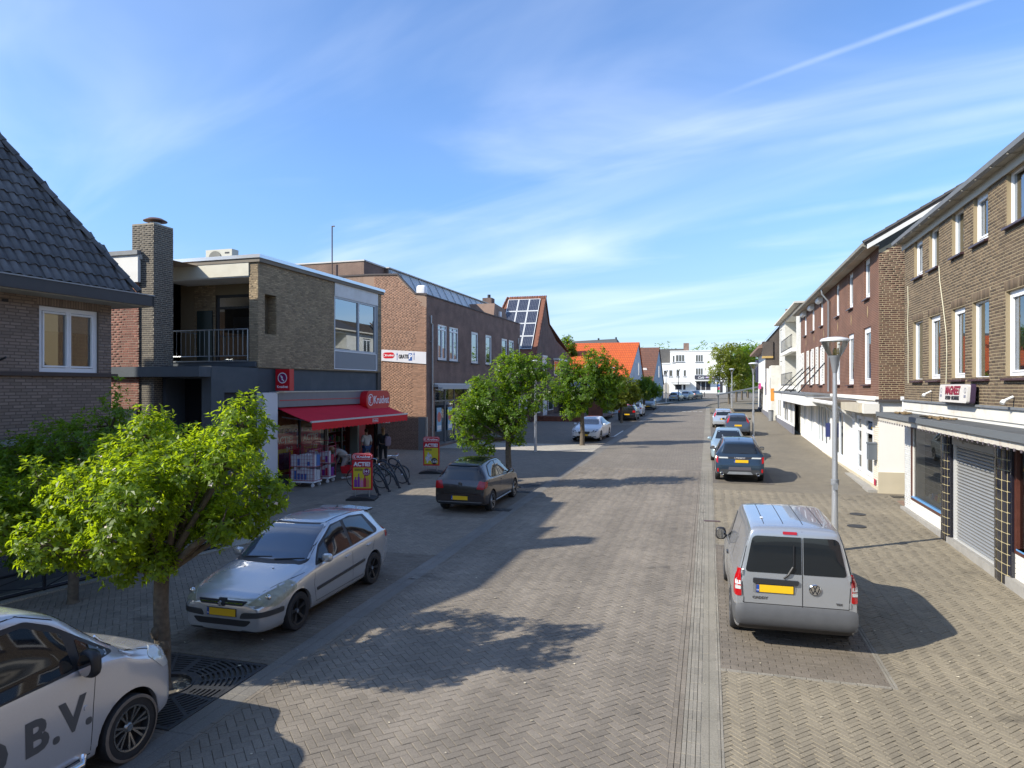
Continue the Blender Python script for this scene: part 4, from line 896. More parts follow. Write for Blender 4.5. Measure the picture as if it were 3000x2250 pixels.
# set-back upper storey with glazed strip
m = MB(); wall(m, -12, -3.95, 9.5, 11.45); m.build('upper_south_wall', brick_tex('brown_brick_upper', (.20, .12, .085), (.165, .095, .07), (.22, .16, .12)), hB, SB)
m = MB(); m.poly([(0, 3.95, 9.5), (2.6, 3.95, 9.5), (2.6, 3.95, 11.45), (0, 3.95, 11.45)]); m.build('upper_east_wall', BTX, hB)
s = MB(); s.box(-12, -3.9, -.05, .1, 11.45, 11.53); s.box(-3.95, -3.9, 0, 22, 11.45, 11.53); s.build('upper_coping', mat('pale_coping', (.52, .5, .45), .6), hB, SB)
s = MB(); s.prism([(2.6, 3.7, 9.3), (2.6, 3.7, 11.4), (2.6, 2.6, 9.3)], (19.4, 0, 0)); s.build('glazed_roof_strip', mat('pale_roof_panel', (.50, .50, .47), .35, nz=(.5, .1)), hB)
for i in range(14): MB().prism([(2.7+i*1.4, 3.72, 11.42), (2.7+i*1.4, 3.69, 11.47), (2.7+i*1.4, 2.56, 9.35), (2.7+i*1.4, 2.60, 9.3)], (.05, 0, 0)).build('glazing_bar', METAL, hB)
s = MB(); s.box(2.6, 22, 3.7, 9, 9.3, 11.43); s.build('upper_block', BTX, hB); s = MB(); s.box(2.5, 22.1, 3.6, 9.1, 11.44, 11.50); s.build('upper_roof_edge', mat('pale_coping', (.52, .5, .45), .6), hB)
s = MB(); s.sup((1.6, 1.0, 9.75), (.22, .3, .38), .4); s.build('roof_vent', WHITE, hB, smooth=True)
s = MB(); s.tube([(0, 0, 8.9), (0, 0, 12.15)], .03, 6); s.box(-.02, .14, -.02, .02, 12.1, 12.15); s.tube([(.25, 0, 8.9), (.25, 0, 10.2)], .07, 8)
mast = s.build('antenna_mast', mat('rusty_steel', (.09, .06, .05), .6, .4)); mast.location = (-18.0, 30.2, 0); tag(mast, 'thin rusty antenna mast standing on the flat roof of the drugstore', 'antenna')
# low brown gabled roof behind the parapet
s = MB(); s.prism([(15.5, 1.2, 9.3), (19.5, 1.2, 9.3), (18.6, 1.2, 10.55), (15.9, 1.2, 10.75)], (0, 6, 0)); s.build('rear_roof', mat('brown_roof', (.22, .14, .10), .7, nz=(2, .15)), hB)
MB().box(16.9, 17.2, 1.05, 1.2, 9.8, 10.2).build('roof_hatch', WHITE, hB)

# ================================================================ house with solar panels
OTILE = mat('orange_clay_tile', (.20, .07, .035), .75, rnd=.3, col2=(.13, .05, .03)); PANEL = mat('solar_cell_glass', (.018, .022, .045), .12, 0, coat=.6)
CBR = brick_tex('dark_gable_brick', (.135, .085, .068), (.11, .068, .055), (.15, .11, .09), dirt=.35)
hC = empty('solar_house', (-15.2, 60.2, 0), TLEFT(.0), 'tall brown brick gable house with orange tiled roof covered in solar panels', 'house')
# local x = north, y = west; east gable in plane y=0
prof = [(0, .9), (16.5, .9), (16.5, 7.7), (9.4, 8.9), (5.75, 10.3), (4.2, 12.88), (.1, 6.8), (0, 6.8)]
m = MB(); m.poly([(a, 0, z) for a, z in prof]); m.poly([(a, 9, z) for a, z in prof]); m.poly([(0, 0, .9), (0, 9, .9), (0, 9, 6.8), (0, 0, 6.8)]); m.build('wall', CBR, hC)
RT = Vector((4.2, 0, 12.88)); ev = Vector((-.25, 0, 6.45)); sl = (RT-ev); Lr = sl.length; sd = sl.normalized(); nr = Vector((-sd.z, 0, sd.x))
if nr.z < 0: nr = -nr
W0, W1 = -.12, 3.75
wt = 3.72; s = MB(); s.prism([ev+Vector((0, W0, 0)), ev+Vector((0, 5.4, 0)), RT+Vector((0, wt, 0)), RT+Vector((0, W0, 0))], nr*.06)
s.prism([RT+Vector((0, W0, 0)), RT+Vector((0, wt, 0)), Vector((5.9, 6, 10.3)), Vector((5.9, W0, 10.3))], (.05, 0, .05)); s.prism([Vector((5.9, W0, 10.3)), Vector((5.9, 6, 10.3)), Vector((16.6, 8, 7.7)), Vector((16.6, W0, 7.7))], (.03, 0, .05))
s.poly([RT+Vector((0, wt, 0)), ev+Vector((0, 5.4, 0)), (0, 9.5, 6.5), (9, 9.5, 6.5), Vector((5.9, 6, 10.3))]); s.build('roof', OTILE, hC)
for i in range(26):  # ridge and verge tiles, hip
    pass
for i in range(22):
    s = MB(); p = RT+Vector((0, W0+.17*i, .04)); s.tube([p-sd*.42, p+sd*.02], [.085, .075], 6); s.build('ridge_tile', OTILE, hC)
for i in range(20):
    p = ev+sd*(Lr*i/20)+nr*.07+Vector((0, W0, 0)); s = MB(); s.tube([p, p+sd*(Lr/20*.98)], [.09, .075], 6); s.build('verge_tile', OTILE, hC)
    h0 = ev+Vector((0, 5.4, 0)); h1 = RT+Vector((0, wt, 0)); p = h0+(h1-h0)*(i/20)+nr*.08; q = h0+(h1-h0)*((i+.98)/20)+nr*.08; s = MB(); s.tube([p, q], [.11, .09], 6); s.build('hip_tile', OTILE, hC)
FRAME = mat('panel_frame', (.66, .67, .66), .4)
pw, phh = 1.05, 1.62
for c_ in range(3):
    for r_ in range(5):
        y0 = .35+c_*(pw+.03); v1 = Lr-.42-r_*(phh+.03)*.93; v0 = v1-phh*.93
        if v0 < 0: continue
        sh = (r_*.0)
        T = Matrix((( sd.x, 0, nr.x, 0), (0, 1, 0, 0), (sd.z, 0, nr.z, 0), (0, 0, 0, 1)))
        base = ev+sd*v0+nr*.12+Vector((0, y0+sh, 0)); M_ = Matrix.Translation(base) @ T
        L2 = v1-v0; pf = MB(); frame_mb2 = [(0, L2, 0, .05), (0, L2, pw-.05, pw), (0, .05, .05, pw-.05), (L2-.05, L2, .05, pw-.05)]
        for a, b_, c2, d2 in frame_mb2: pf.box(a, b_, c2, d2, 0, .05)
        p = pf.build('solar_panel', FRAME, hC, M_); ce = MB(); ce.box(.05, L2-.05, .05, pw-.05, .01, .03); ce.build('cell_sheet', PANEL, p)
        ln = MB()
        for i in range(1, 9): ln.box(.05+i*(L2-.1)/9-.006, .05+i*(L2-.1)/9+.006, .05, pw-.05, .031, .033)
        for i in range(1, 6): ln.box(.05, L2-.05, .05+i*(pw-.1)/6-.006, .05+i*(pw-.1)/6+.006, .0335, .0355)
        ln.build('cell_grid', mat('cell_line', (.22, .24, .27), .4), p)
s = MB(); s.box(1.6, 2.6, 4.6, 5.5, 8, 12.6, 0); s.tube([(2.1, 5, 12.6), (2.1, 5, 12.95)], .16, 8, 1); s.build('chimney', [CBR, BLACKP], hC)
def plain_window(parent, x0, x1, z0, z1, y=0, fm=None, T=None, mull=(), g=None, name='window'):
    f = frame_mb(MB(), x0, x1, z0, z1, y-.03, .09, .05, 0, mull).build(name, fm or WHITE, parent, T)
    MB().poly([(x0+.05, y-.012, z0+.05), (x1-.05, y-.012, z0+.05), (x1-.05, y-.012, z1-.05), (x0+.05, y-.012, z1-.05)]).build('pane', g or PANE_O, f); return f
PANE_O = mat('opaque_pane', (.05, .06, .065), .06, spec=.9)
BLINDW = mat('white_shutter', (.66, .67, .68), .5)
plain_window(hC, 3.1, 4.8, 5.6, 7.0, g=BLINDW); plain_window(hC, 8.3, 11.5, 5.3, 6.8, mull=(9.6,)); MB().box(8.0, 12.5, -.6, 0, 6.85, 7.05).build('dormer_roof', WPAINT, hC); MB().box(3.0, 4.9, -.12, 0, 6.95, 7.15).build('shutter_box', WPAINT, hC)
plain_window(hC, .9, 2.2, 1.7, 3.0); plain_window(hC, 3.4, 5.0, 1.1, 3.4, g=BLINDW, name='door'); plain_window(hC, 5.6, 7.8, 1.8, 3.2)
# garage with slatted door between
hG = empty('garage', (-15.7, 54.7, 0), TLEFT(.0), 'low garage with cream ribbed door beside the solar panel house', 'garage')
m = MB(); wall(m, 0, 5.4, .8, 4.1, [(1.3, 5.2, .9, 3.4)]); m.box(0, 5.4, .3, 8, 4.0, 4.1); m.build('wall', BTX, hG)
for i in range(16): MB().box(1.3, 5.2, .06+(i % 2)*.015, .12, .9+i*.156, 1.05+i*.156).build('door_slat', mat('cream_slat', (.62, .6, .55), .6), hG)
# decking terrace in front with bench
RUST = mat('corten_planter', (.16, .055, .03), .8, nz=(4, .25))
dk = empty('raised_terrace', (-15.4, 61.6, .94), 0, 'low rust-coloured timber terrace edge in front of the solar panel house', 'terrace')
for z_ in (0, .16, .32): MB().box(0, 6.2, 0, .08, z_, z_+.145).build('board', RUST, dk)
MB().box(0, 6.2, .08, 9, .35, .45).build('deck', mat('terrace_deck', (.14, .085, .06), .8, nz=(3, .2)), dk); MB().box(4.9, 6.2, .1, .2, .46, 1.9).build('screen', RUST, dk)
bn = empty('garden_bench', (-12.9, 63.2, 1.40), 0, 'pale garden bench on the raised terrace', 'bench'); PALE = mat('pale_garden_timber', (.5, .48, .44), .7)
MB().box(0, 1.5, 0, .5, .36, .42).build('seat', PALE, bn); MB().box(0, 1.5, .45, .5, .42, .85).build('backrest', PALE, bn)
for x in (.03, 1.41): MB().box(x, x+.06, .02, .48, 0, .36).build('leg', PALE, bn)
hd = MB()
# ================================================================ far houses on the left
def gable_house(name, label, x, y0, yr, y1, ze, zr_, W, wallm, roofm, gable_m, windows=(), zb_=1.2, ov=.15, cx=None):
    h = empty(name, (x, y0, 0), TLEFT(0), label, 'house'); d1, d2 = yr-y0, y1-y0
    m = MB(); m.poly([(0, 0, zb_), (d2, 0, zb_), (d2, 0, ze), (d1, 0, zr_), (0, 0, ze)]); m.build('gable', gable_m, h)
    m = MB(); m.poly([(0, 0, zb_), (0, W, zb_), (0, W, ze), (0, 0, ze)]); m.poly([(d2, 0, zb_), (d2, W, zb_), (d2, W, ze), (d2, 0, ze)]); m.poly([(0, W, zb_), (d2, W, zb_), (d2, W, ze), (d1, W, zr_), (0, W, ze)]); m.build('wall', wallm, h)
    s = MB(); e = Vector((-.3, -ov, ze-.3*(zr_-ze)/d1)); r_ = Vector((d1, -ov, zr_+.05)); s.prism([e, e+Vector((0, W+.3, 0)), r_+Vector((0, W+.3, 0)), r_], (-.05, 0, .10))
    e2 = Vector((d2+.3, -ov, ze-.2)); s.prism([r_, r_+Vector((0, W+.3, 0)), e2+Vector((0, W+.3, 0)), e2], (.05, 0, .10)); s.build('roof', roofm, h)
    for w_ in windows: plain_window(h, *w_)
    return h
def tile_rows(name, c1, c2, mort, bw=.9, bh=.32):
    m = brick_tex(name, c1, c2, mort, bw, bh, .02, dirt=.12); return m
def roof_tex(name, c1, c2, joint, row=.33, w=.22):
    m = bpy.data.materials.new(name); m.use_nodes = True; nt = m.node_tree; L = nt.links.new; b = nt.nodes['Principled BSDF']; b.inputs['Roughness'].default_value = .75
    tc = nn(nt, 'ShaderNodeTexCoord'); sp = nn(nt, 'ShaderNodeSeparateXYZ'); L(tc.outputs['Object'], sp.inputs[0]); cb = nn(nt, 'ShaderNodeCombineXYZ'); L(sp.outputs[1], cb.inputs[0]); L(sp.outputs[2], cb.inputs[1])
    br = nn(nt, 'ShaderNodeTexBrick'); br.offset = 0
    for k, v in (('Color1', (*c1, 1)), ('Color2', (*c2, 1)), ('Mortar', (*joint, 1)), ('Scale', 1), ('Mortar Size', .022), ('Brick Width', w), ('Row Height', row)): br.inputs[k].default_value = v
    L(cb.outputs[0], br.inputs['Vector']); L(br.outputs[0], b.inputs['Base Color']); bp = nn(nt, 'ShaderNodeBump'); bp.invert = True; bp.inputs['Distance'].default_value = .05; L(br.outputs[1], bp.inputs['Height']); L(bp.outputs[0], b.inputs['Normal']); return m
ORF = roof_tex('orange_roof_tiles', (.62, .115, .012), (.55, .095, .012), (.33, .06, .012)); BRF = roof_tex('brown_roof_tiles', (.20, .085, .045), (.16, .07, .04), (.09, .045, .03)); GRF = mat('grey_slate_roof', (.085, .082, .078), .8, nz=(1.5, .12))
PALEG = mat('pale_blue_render', (.46, .52, .58), .8, nz=(1, .05))
gable_house('orange_roof_house', 'white gabled house with a bright orange tiled roof beyond the street trees', -8.5, 75.9, 87.4, 93.8, 5.25, 9.6, 9.4, PALEG, ORF, PALEG, [(11.0, 12.6, 5.5, 7.2)])
gF = gable_house('brown_roof_house', 'house with steep brown tiled roof and narrow white gable behind the orange roof', -7.9, 101.6, 115.6, 127.6, 4.7, 10.5, 9, WPAINT, BRF, PALEG, [(13, 15.4, 5.6, 7.6)])
plain_window(gF, 14.2, 16.6, 4.1, 4.9, g=mat('dark_sign_board', (.08, .05, .05), .5))
s = MB(); s.prism([(4.5, .6, 5.6), (4.5, 2.4, 5.6), (4.5, 2.4, 7.0), (4.5, 1.2, 7.0)], (3, 0, 0)); s.build('dormer', WPAINT, gF)
s = MB(); s.disc((22.5, -.03, 3.1), 1.3, 20, 0, 'Y', .02, 1.2); s.box(21.2, 23.8, -.03, -.01, 1.9, 3.1); s.build('archway', DARKIN, gF)
gD = empty('grey_roof_hall', (-26, 100, 0), 0, 'large building with dark grey hipped roof behind the solar panel house', 'building')
m = MB(); m.poly([(-6, 0, 1), (14, 0, 1), (14, 0, 6), (-6, 0, 6)]); m.build('wall', BTX, gD)
s = MB(); s.poly([(-8, -.3, 6), (14.8, -.3, 6), (11.9, 9, 11.75), (-8, 9, 11.0)]); s.poly([(14.8, -.3, 6), (14.8, 20, 6), (11.9, 11, 11.75), (11.9, 9, 11.75)]); s.build('roof', GRF, gD)
for x, z in ((9.1, 11.9), (11.9, 12.0)): s = MB(); s.tube([(x, 9, 11.5), (x, 9, z)], .15, 6); s.build('roof_vent', BLACKP, gD)
# ================================================================ white apartment building at the end of the street
hW = empty('white_apartment_building', (-3.6, 170, 0), math.radians(0), 'white three-storey corner building with café closing the far end of the street', 'building')
WH = mat('bright_white_render', (.80, .79, .75), .8, nz=(.4, .04)); DG = mat('dark_green_grey_pane', (.10, .10, .085), .15)
m = MB(); m.box(-5.3, 7.6, 0, 14, 2.4, 12.7); m.build('wall', WH, hW); m = MB(); m.box(-7.5, -5.3, 0.02, 14, 2.4, 9.75); m.build('side_wall', WH, hW); m = MB(); m.box(-7.6, -5.3, -.08, .02, 9.6, 9.9); m.box(-5.35, 7.7, -.1, 0, 12.6, 12.85); m.build('parapet', WPAINT, hW)
for (a, b_, c_, d_, n_) in ((-4.0, -1.9, 10.15, 11.85, 2), (-4.75, -4.2, 10.0, 11.7, 0), (.65, 2.4, 10.05, 11.8, 2), (.65, 2.4, 6.9, 8.6, 2), (5.6, 6.5, 10.2, 11.8, 0), (-6.9, -6.1, 6.9, 8.1, 0), (-5.6, -4.7, 6.6, 8.2, 0), (-3.9, -3.1, 6.6, 8.2, 0), (-2.2, -1.5, 6.6, 8.2, 0), (5.6, 6.5, 6.9, 8.5, 0)):
    plain_window(hW, a, b_, c_, d_, g=DG, mull=(a+(b_-a)*.35, a+(b_-a)*.68) if n_ else ()); MB().box(a-.1, b_+.1, -.12, 0, c_-.15, c_-.05).build('sill', mat('dark_sill', (.1, .1, .1), .6), hW)
s = MB(); s.box(.45, 5.5, -.5, -.1, 5.9, 6.85); s.build('sign_board', mat('dark_cafe_sign', (.045, .045, .06), .5), hW); text('Café', .8, WLET, hW, TR(1.9, -.52, 6.3, rx=PI/2), italic=.3); MB().box(3.0, 4.9, -.53, -.5, 6.2, 6.5).build('sign_line', mat('lilac_print', (.5, .4, .6), .5), hW)
s = MB(); s.box(-5.0, -.6, -1.6, 0, 5.0, 5.25); s.prism([(-5.0, -1.6, 4.7), (-5.0, 0, 5.0), (-5.0, 0, 5.1), (-5.0, -1.6, 5.1)], (4.4, 0, 0)); s.build('canopy', WPAINT, hW)
s = MB(); s.box(.4, 4.4, -1.2, 0, 5.5, 5.75); s.build('awning_box', WPAINT, hW)
for (a, b_, c_, d_, mm) in ((.7, 4.2, 3.2, 5.4, (1.9, 3.0)), (-4.2, -2.5, 3.3, 4.7, ()), (-2.3, -1.6, 3.3, 4.7, ()), (5.5, 7.0, 2.6, 5.4, (6.2,))): plain_window(hW, a, b_, c_, d_, g=DARKIN, mull=mm)
s = MB(); n = 16; s.prism([(-6.3+.75*math.cos(PI*i/n), -.02, 4.2+.9*math.sin(PI*i/n)) for i in range(n+1)]+[(-7.05, -.02, 2.6), (-5.55, -.02, 2.6)], (0, .05, 0)); s.build('arched_door', mat('arch_reveal', (.42, .38, .32), .8), hW)
s = MB(); s.box(-9, 12, -.3, -.1, 2.5, 3.0); s.build('plinth', mat('grey_plinth', (.16, .16, .18), .8), hW) if 0 else None
gr = empty('grey_roof_block', (-12, 176, 0), 0, 'dark grey roofed block with chimney behind the white apartment building', 'building')
m = MB(); m.box(-3, 6, 0, 10, 2.6, 13.6); m.build('roof', GRF, gr); MB().box(6.1, 7.4, -2, -1, 12.5, 14.9).build('chimney', BTX, gr); MB().box(-3, 6.4, -.2, 0, 2.6, 10).build('wall', WPAINT, gr)
# ================================================================ right side: shop with brown-yellow brick above (nearest)
TRIGHT = math.atan2(-1, -.0168)
BR_R = mat('olive_brown_brick', (.128, .088, .052), .85, rnd=.30, col2=(.088, .061, .038), dirt=(1.1, .4, (.055, .040, .026))); MO_R = mat('sand_mortar', (.29, .23, .14), .95)
BR_R2 = mat('dark_red_brick', (.115, .058, .038), .85, rnd=.24, col2=(.085, .045, .032)); MO_R2 = mat('yellowish_mortar', (.46, .37, .23), .95)
BR2T = brick_tex('red_brown_brick', (.135, .052, .031), (.105, .042, .027), (.26, .17, .11), ms=.008, dirt=.2)
SILLP = mat('dark_purple_sill_tile', (.055, .028, .032), .35)
h1 = empty('bicycle_shop_building', (5.865, 23.75, 0), TRIGHT, 'nearest right-hand building: olive brown brick above a closed bicycle shop with steel shutter', 'building')
up = [(1.08, 1.96), (2.59, 3.47), (4.52, 5.38), (6.02, 6.91), (7.9, 9.7), (10.5, 11.6), (12.3, 14)]
lo = [(.95, 1.96), (2.56, 3.58), (4.5, 5.47), (5.95, 6.97), (7.85, 9.7), (10.5, 11.6), (12.3, 14)]
hU = [(a, b_, 7.34, 8.40, .16) for a, b_ in up]; hL = [(a, b_, 4.34, 6.05, .16) for a, b_ in lo]
m = MB(); wall(m, 0, 16, 3.7, 8.6, hU+hL); m.poly([(0, 0, .2), (0, 8, .2), (0, 8, 8.6), (0, 0, 8.6)]); m.build('wall', MO_R, h1)
brickwork(h1, None, BR_R, 0, 16, 3.76, 8.42, hU+hL, H_=.068, L_=.215, soldier=[(a-.06, b_+.06, 6.06) for a, b_ in lo], singles=300)
brickwork(h1, Matrix(((0, 1, 0, 0), (-1, 0, 0, 0), (0, 0, 1, 0), (0, 0, 0, 1))), BR_R, -8, 0, 3.76, 8.42, singles=0, H_=.068) if 0 else None
for i, (a, b_) in enumerate(up):
    wh = i in (0, 3, 5)
    window(h1, None, a, b_, 7.34, 8.40, y=.08, w=.085 if wh else .035, sash=wh, glass=GLASS if wh else GLASS_D, curtain=None if wh else [(a+.1, a+.5)], sill=SILLP, fm=WHITE)
for i, (a, b_) in enumerate(lo):
    wh = i in (1, 2, 4)
    window(h1, None, a, b_, 4.34, 6.05, y=.08, w=.085 if wh else .035, sash=wh, curtain=[(a+.12, a+.3)] if wh else [(a+.15, a+.55)], sill=SILLP, blind=0, glass=GLASS if wh else GLASS_D)
s = MB(); s.prism([(-.15, -.05, 8.38), (-.15, -.06, 8.57), (-.15, -.02, 8.57), (-.15, -.02, 8.38)], (16.15, 0, 0)); s.build('fascia_board', mat('cream_fascia', (.46, .43, .36), .6, nz=(1, .05)), h1)
s = MB(); s.prism([(-.17, -.24, 8.55), (-.17, -.02, 8.57), (-.17, -.02, 8.61), (-.17, -.24, 8.59)], (16.17, 0, 0)); s.build('soffit', mat('cream_soffit', (.34, .31, .25), .7), h1)
s = MB(); s.prism([(-.2, -.32, 8.57), (-.2, -.26, 8.54), (-.2, -.23, 8.54), (-.2, -.23, 8.66), (-.2, -.34, 8.66)], (16.2, 0, 0)); s.build('gutter', LEAD, h1)
for i in range(17): MB().box(.3+i*.85, .315+i*.85, -.31, -.06, 8.53, 8.545).build('gutter_bracket', mat('cream_soffit', (.34, .31, .25), .7), h1)
s = MB(); s.poly([(-.2, -.27, 8.67), (16, -.27, 8.67), (16, 4.6, 11.8), (-.2, 4.6, 11.8)]); s.poly([(-.2, -.27, 8.67), (-.2, 4.6, 11.8), (-.2, 8, 9.5), (-.2, 8, 8.6)]); s.build('roof', mat('dark_roof_tiles', (.05, .045, .042), .7, nz=(3, .2)), h1)
s = MB(); s.box(-.05, 16, -.03, .05, 3.44, 3.70, 0); s.box(-.05, 16, -.08, .05, 3.70, 3.75, 1); s.build('white_band', [mat('weathered_white', (.66, .63, .56), .75, nz=(.9, .1), dirt=(2.2, .5, (.40, .34, .24))), LEAD], h1)
# canopy
s = MB(); s.box(.5, 16, -.86, 0, 3.32, 3.36, 0); s.box(.45, 16, -.90, -.84, 3.25, 3.38, 1); s.box(.5, 16, -.84, -.80, 3.12, 3.32, 2); s.box(.45, .52, -.9, 0, 3.22, 3.37, 1); s.box(.5, 16, -.8, 0, 3.26, 3.32, 2); s.build('canopy', [mat('bitumen_felt', (.075, .08, .082), .8, nz=(2, .2), dirt=(3, .4, (.14, .11, .07))), mat('grey_canopy_edge', (.13, .14, .145), .5), mat('stained_white_board', (.55, .51, .43), .7, nz=(3, .12), dirt=(5, .6, (.25, .14, .07)))], h1)
for i in range(52): s = MB(); u = .6+i*.28; s.prism([(u-.05, -.85, 3.13), (u+.05, -.85, 3.13), (u+.02, -.85, 3.08), (u-.02, -.85, 3.08)], (0, .02, 0)); s.build('scallop', mat('scallop_mauve', (.12, .10, .11), .7), h1)
for x, w_, d_ in ((1.9, .5, .25), (5.0, .85, .3)):
    s = MB()
    for k in range(26): s.sup((x+random.uniform(-w_, w_), -.45+random.uniform(-d_, d_)*.6, 3.385+random.uniform(0, .025)), (random.uniform(.05, .12), random.uniform(.03, .08), .025), .7, 6)
    o = s.build('leaf_debris', mat('leaf_litter', (.20, .14, .07), .95, nz=(20, .4)), h1, kind='stuff')
# shop front
WT = mat('white_glazed_brick', (.56, .57, .56), .35, rnd=.06); BT = mat('black_glazed_tile', (.012, .013, .022), .12, rnd=.3, spec=.8); GLD = mat('ochre_joint', (.46, .39, .22), .7); CREAM = mat('cream_render', (.66, .64, .58), .7, nz=(1, .04))
m = MB(); wall(m, 0, 16, .15, 3.44, [(.98, 3.95, .85, 3.12, .3), (4.7, 7.5, .35, 3.12, .25), (8.35, 13, .95, 3.12, .3)]); m.build('shop_wall', CREAM, h1)
brickwork(h1, None, WT, 0, .74, .35, 3.2, H_=.068, singles=60, name='tile')
s = MB(); s.box(-.02, 16, -.12, .0, .14, .44); s.build('plinth', CONC, h1)
BRW = mat('brown_varnished_wood', (.085, .028, .018), .35, nz=(8, .2))
s = MB(); frame_mb(s, .82, 3.97, .78, 3.14, -.03, .09, .1); s.build('display_window_frame', BRW, h1)
def display(x0, x1, z0, z1, parent):
    s = MB(); s.poly([(x0, .03, z0), (x1, .03, z0), (x1, .03, z1), (x0, .03, z1)]); p = s.build('display_pane', GLASS_C, parent)
    r = MB(); r.poly([(x0-.1, 1.5, z0-.2), (x1+.1, 1.5, z0-.2), (x1+.1, 1.5, z1+.1), (x0-.1, 1.5, z1+.1)]); r.poly([(x0-.1, .1, z1+.1), (x1+.1, .1, z1+.1), (x1+.1, 1.5, z1+.1), (x0-.1, 1.5, z1+.1)]); r.poly([(x0-.1, .1, z0+.02), (x1+.1, .1, z0+.02), (x1+.1, 1.5, z0+.02), (x0-.1, 1.5, z0+.02)], 1)
    for a in (x0-.1, x1+.1): r.poly([(a, .05, z0-.2), (a, 1.5, z0-.2), (a, 1.5, z1+.1), (a, .05, z1+.1)])
    r.build('display_lining', [mat('grey_green_display', (.16, .17, .15), .8, nz=(1.5, .3)), mat('display_shelf', (.30, .42, .55), .6)], p)
    g_ = MB(); n = int((x1-x0)/.11)
    for i in range(n+1): x = x0+(x1-x0)*i/n; g_.box(x-.004, x+.004, .12, .128, z0, z1-.25)
    nz_ = int((z1-z0-.25)/.16)
    for i in range(nz_+1): z = z0+(z1-z0-.25)*i/nz_; g_.box(x0, x1, .128, .136, z-.004, z+.004)
    g_.build('security_grille', mat('grille_wire', (.5, .5, .48), .4, .5), p)
    for k in range(9):
        q = MB(); x = x0+.3+k*(x1-x0-.6)/8; hh = random.uniform(.12, .3); q.prism([(x-.09, .35, z0+.02), (x+.09, .35, z0+.02), (x+.07, .37, z0+hh), (x-.05, .37, z0+hh)], (random.uniform(-.05, .05), .14, 0)); q.build('boxed_goods', cols[k % 8], p)
    q = MB()
    for k in range(46):
        a = random.uniform(0, 2*PI); r_ = random.uniform(.1, .42); z = random.uniform(z0+.6, z0+1.6); c = Vector((x1-.7+r_*math.cos(a), .7+.3*math.sin(a), z)); d = Vector((random.uniform(-1, 1), random.uniform(-.3, .3), random.uniform(-.5, 1))).normalized()*.16; w = d.orthogonal().normalized()*.035
        q.poly([c, c+d*.5+w, c+d, c+d*.5-w])
    q.tube([(x1-.7, .7, z0+.3), (x1-.68, .7, z0+1.5)], .02, 5); q.build('display_plant', mat('houseplant_green', (.08, .17, .03), .6), p)
    q = MB(); q.lathe([(.11, z0+.02), (.16, z0+.36), (.14, z0+.36)], 12, (x1-.7, .7, 0)); q.build('plant_pot', cols[0], p)
display(.92, 3.87, .88, 3.06, h1); display(8.45, 12.9, 1.02, 3.06, h1)
s = MB(); s.box(.92, 3.87, -.035, .03, .86, .89); s.box(8.45, 12.9, -.035, .03, 1.0, 1.03); s.build('blue_strip', mat('blue_sill_strip', (.12, .3, .55), .5), h1)
s = MB(); frame_mb(s, 8.36, 13.0, .93, 3.14, -.03, .10, .1); s.build('display_window_frame', BRW, h1)
for z_ in (.44, .54, .64): MB().box(.8, 3.95, -.012, 0, z_, z_+.085).build('panel_board', CREAM, h1)
for z_ in (.44, .54, .64, .74, .84): MB().box(8.3, 13, -.012, 0, z_, z_+.085).build('panel_board', CREAM, h1)
def tiled_pillar(x0, x1, zb_, parent):
    """rounded pillar front of upright black tiles with ochre joints"""
    n = 5; cx_ = (x0+x1)/2; R_ = (x1-x0)/2; s = MB()
    def pt(t): a = PI*(t/n); return (cx_-R_*math.cos(a), -.03-.10*math.sin(a)**.7)
    P = [pt(t/4) for t in range(4*n+1)]; s.grid([[(p[0], p[1]+.006, zb_) for p in P], [(p[0], p[1]+.006, 3.12) for p in P]]); core = s.build('pillar', GLD, parent); MB().box(x0-.01, x1+.05, -.07, .04, zb_, 3.12).build('pillar_back', BT, parent)
    nz_ = 14; hgt = (3.12-zb_)/nz_
    for r in range(nz_):
        for k in range(n):
            q = MB(); z0 = zb_+r*hgt+.009; z1 = z0+hgt-.018; pp = [pt(k+.10+.80*w/5) for w in range(6)]
            q.grid([[(p[0]+(p[0]-cx_)*.03, p[1]-.008, z) for p in pp] for z in (z0, z1)]); q.build('tile', BT, core)
tiled_pillar(3.97, 4.60, .30, h1); tiled_pillar(7.50, 8.30, .25, h1)
SL_M = mat('aluminium_shutter', (.30, .30, .29), .42, .35, nz=(.6, .06), dirt=(2.5, .3, (.28, .27, .24)))
sh_ = empty('roller_shutter', (0, 0, 0)); sh_.parent = h1
nsl = 30; hs = 2.28/nsl
for i in range(nsl):
    z = .46+i*hs; rows = [[], []]; q = MB()
    pr = [(0, .06), (.2, .03), (.5, .015), (.8, .03), (1, .06)]
    q.grid([[(x, y, z+t*hs) for t, y in pr] for x in (4.78, 7.45)]); q.build('shutter_slat', SL_M, sh_)
s = MB(); s.box(4.74, 7.48, -.02, .1, .36, .46); s.build('shutter_foot', mat('pale_alu', (.62, .62, .60), .4, .3), sh_)
s = MB(); s.box(4.74, 4.80, -.03, .1, .36, 3.1); s.box(7.44, 7.5, -.03, .1, .36, 3.1); s.build('shutter_guide', mat('pale_alu', (.62, .62, .60), .4, .3), sh_)
s = MB(); s.box(4.74, 7.5, -.06, .1, 2.74, 3.10); bxs = s.build('shutter_box', mat('grey_shutter_box', (.30, .30, .285), .5, nz=(2, .1)), sh_)
text('Wijnen Tweewielers', .2, mat('faded_script', (.17, .17, .17), .6), bxs, TR(6.1, -.065, 2.92, rx=PI/2), italic=.45, bold=0)
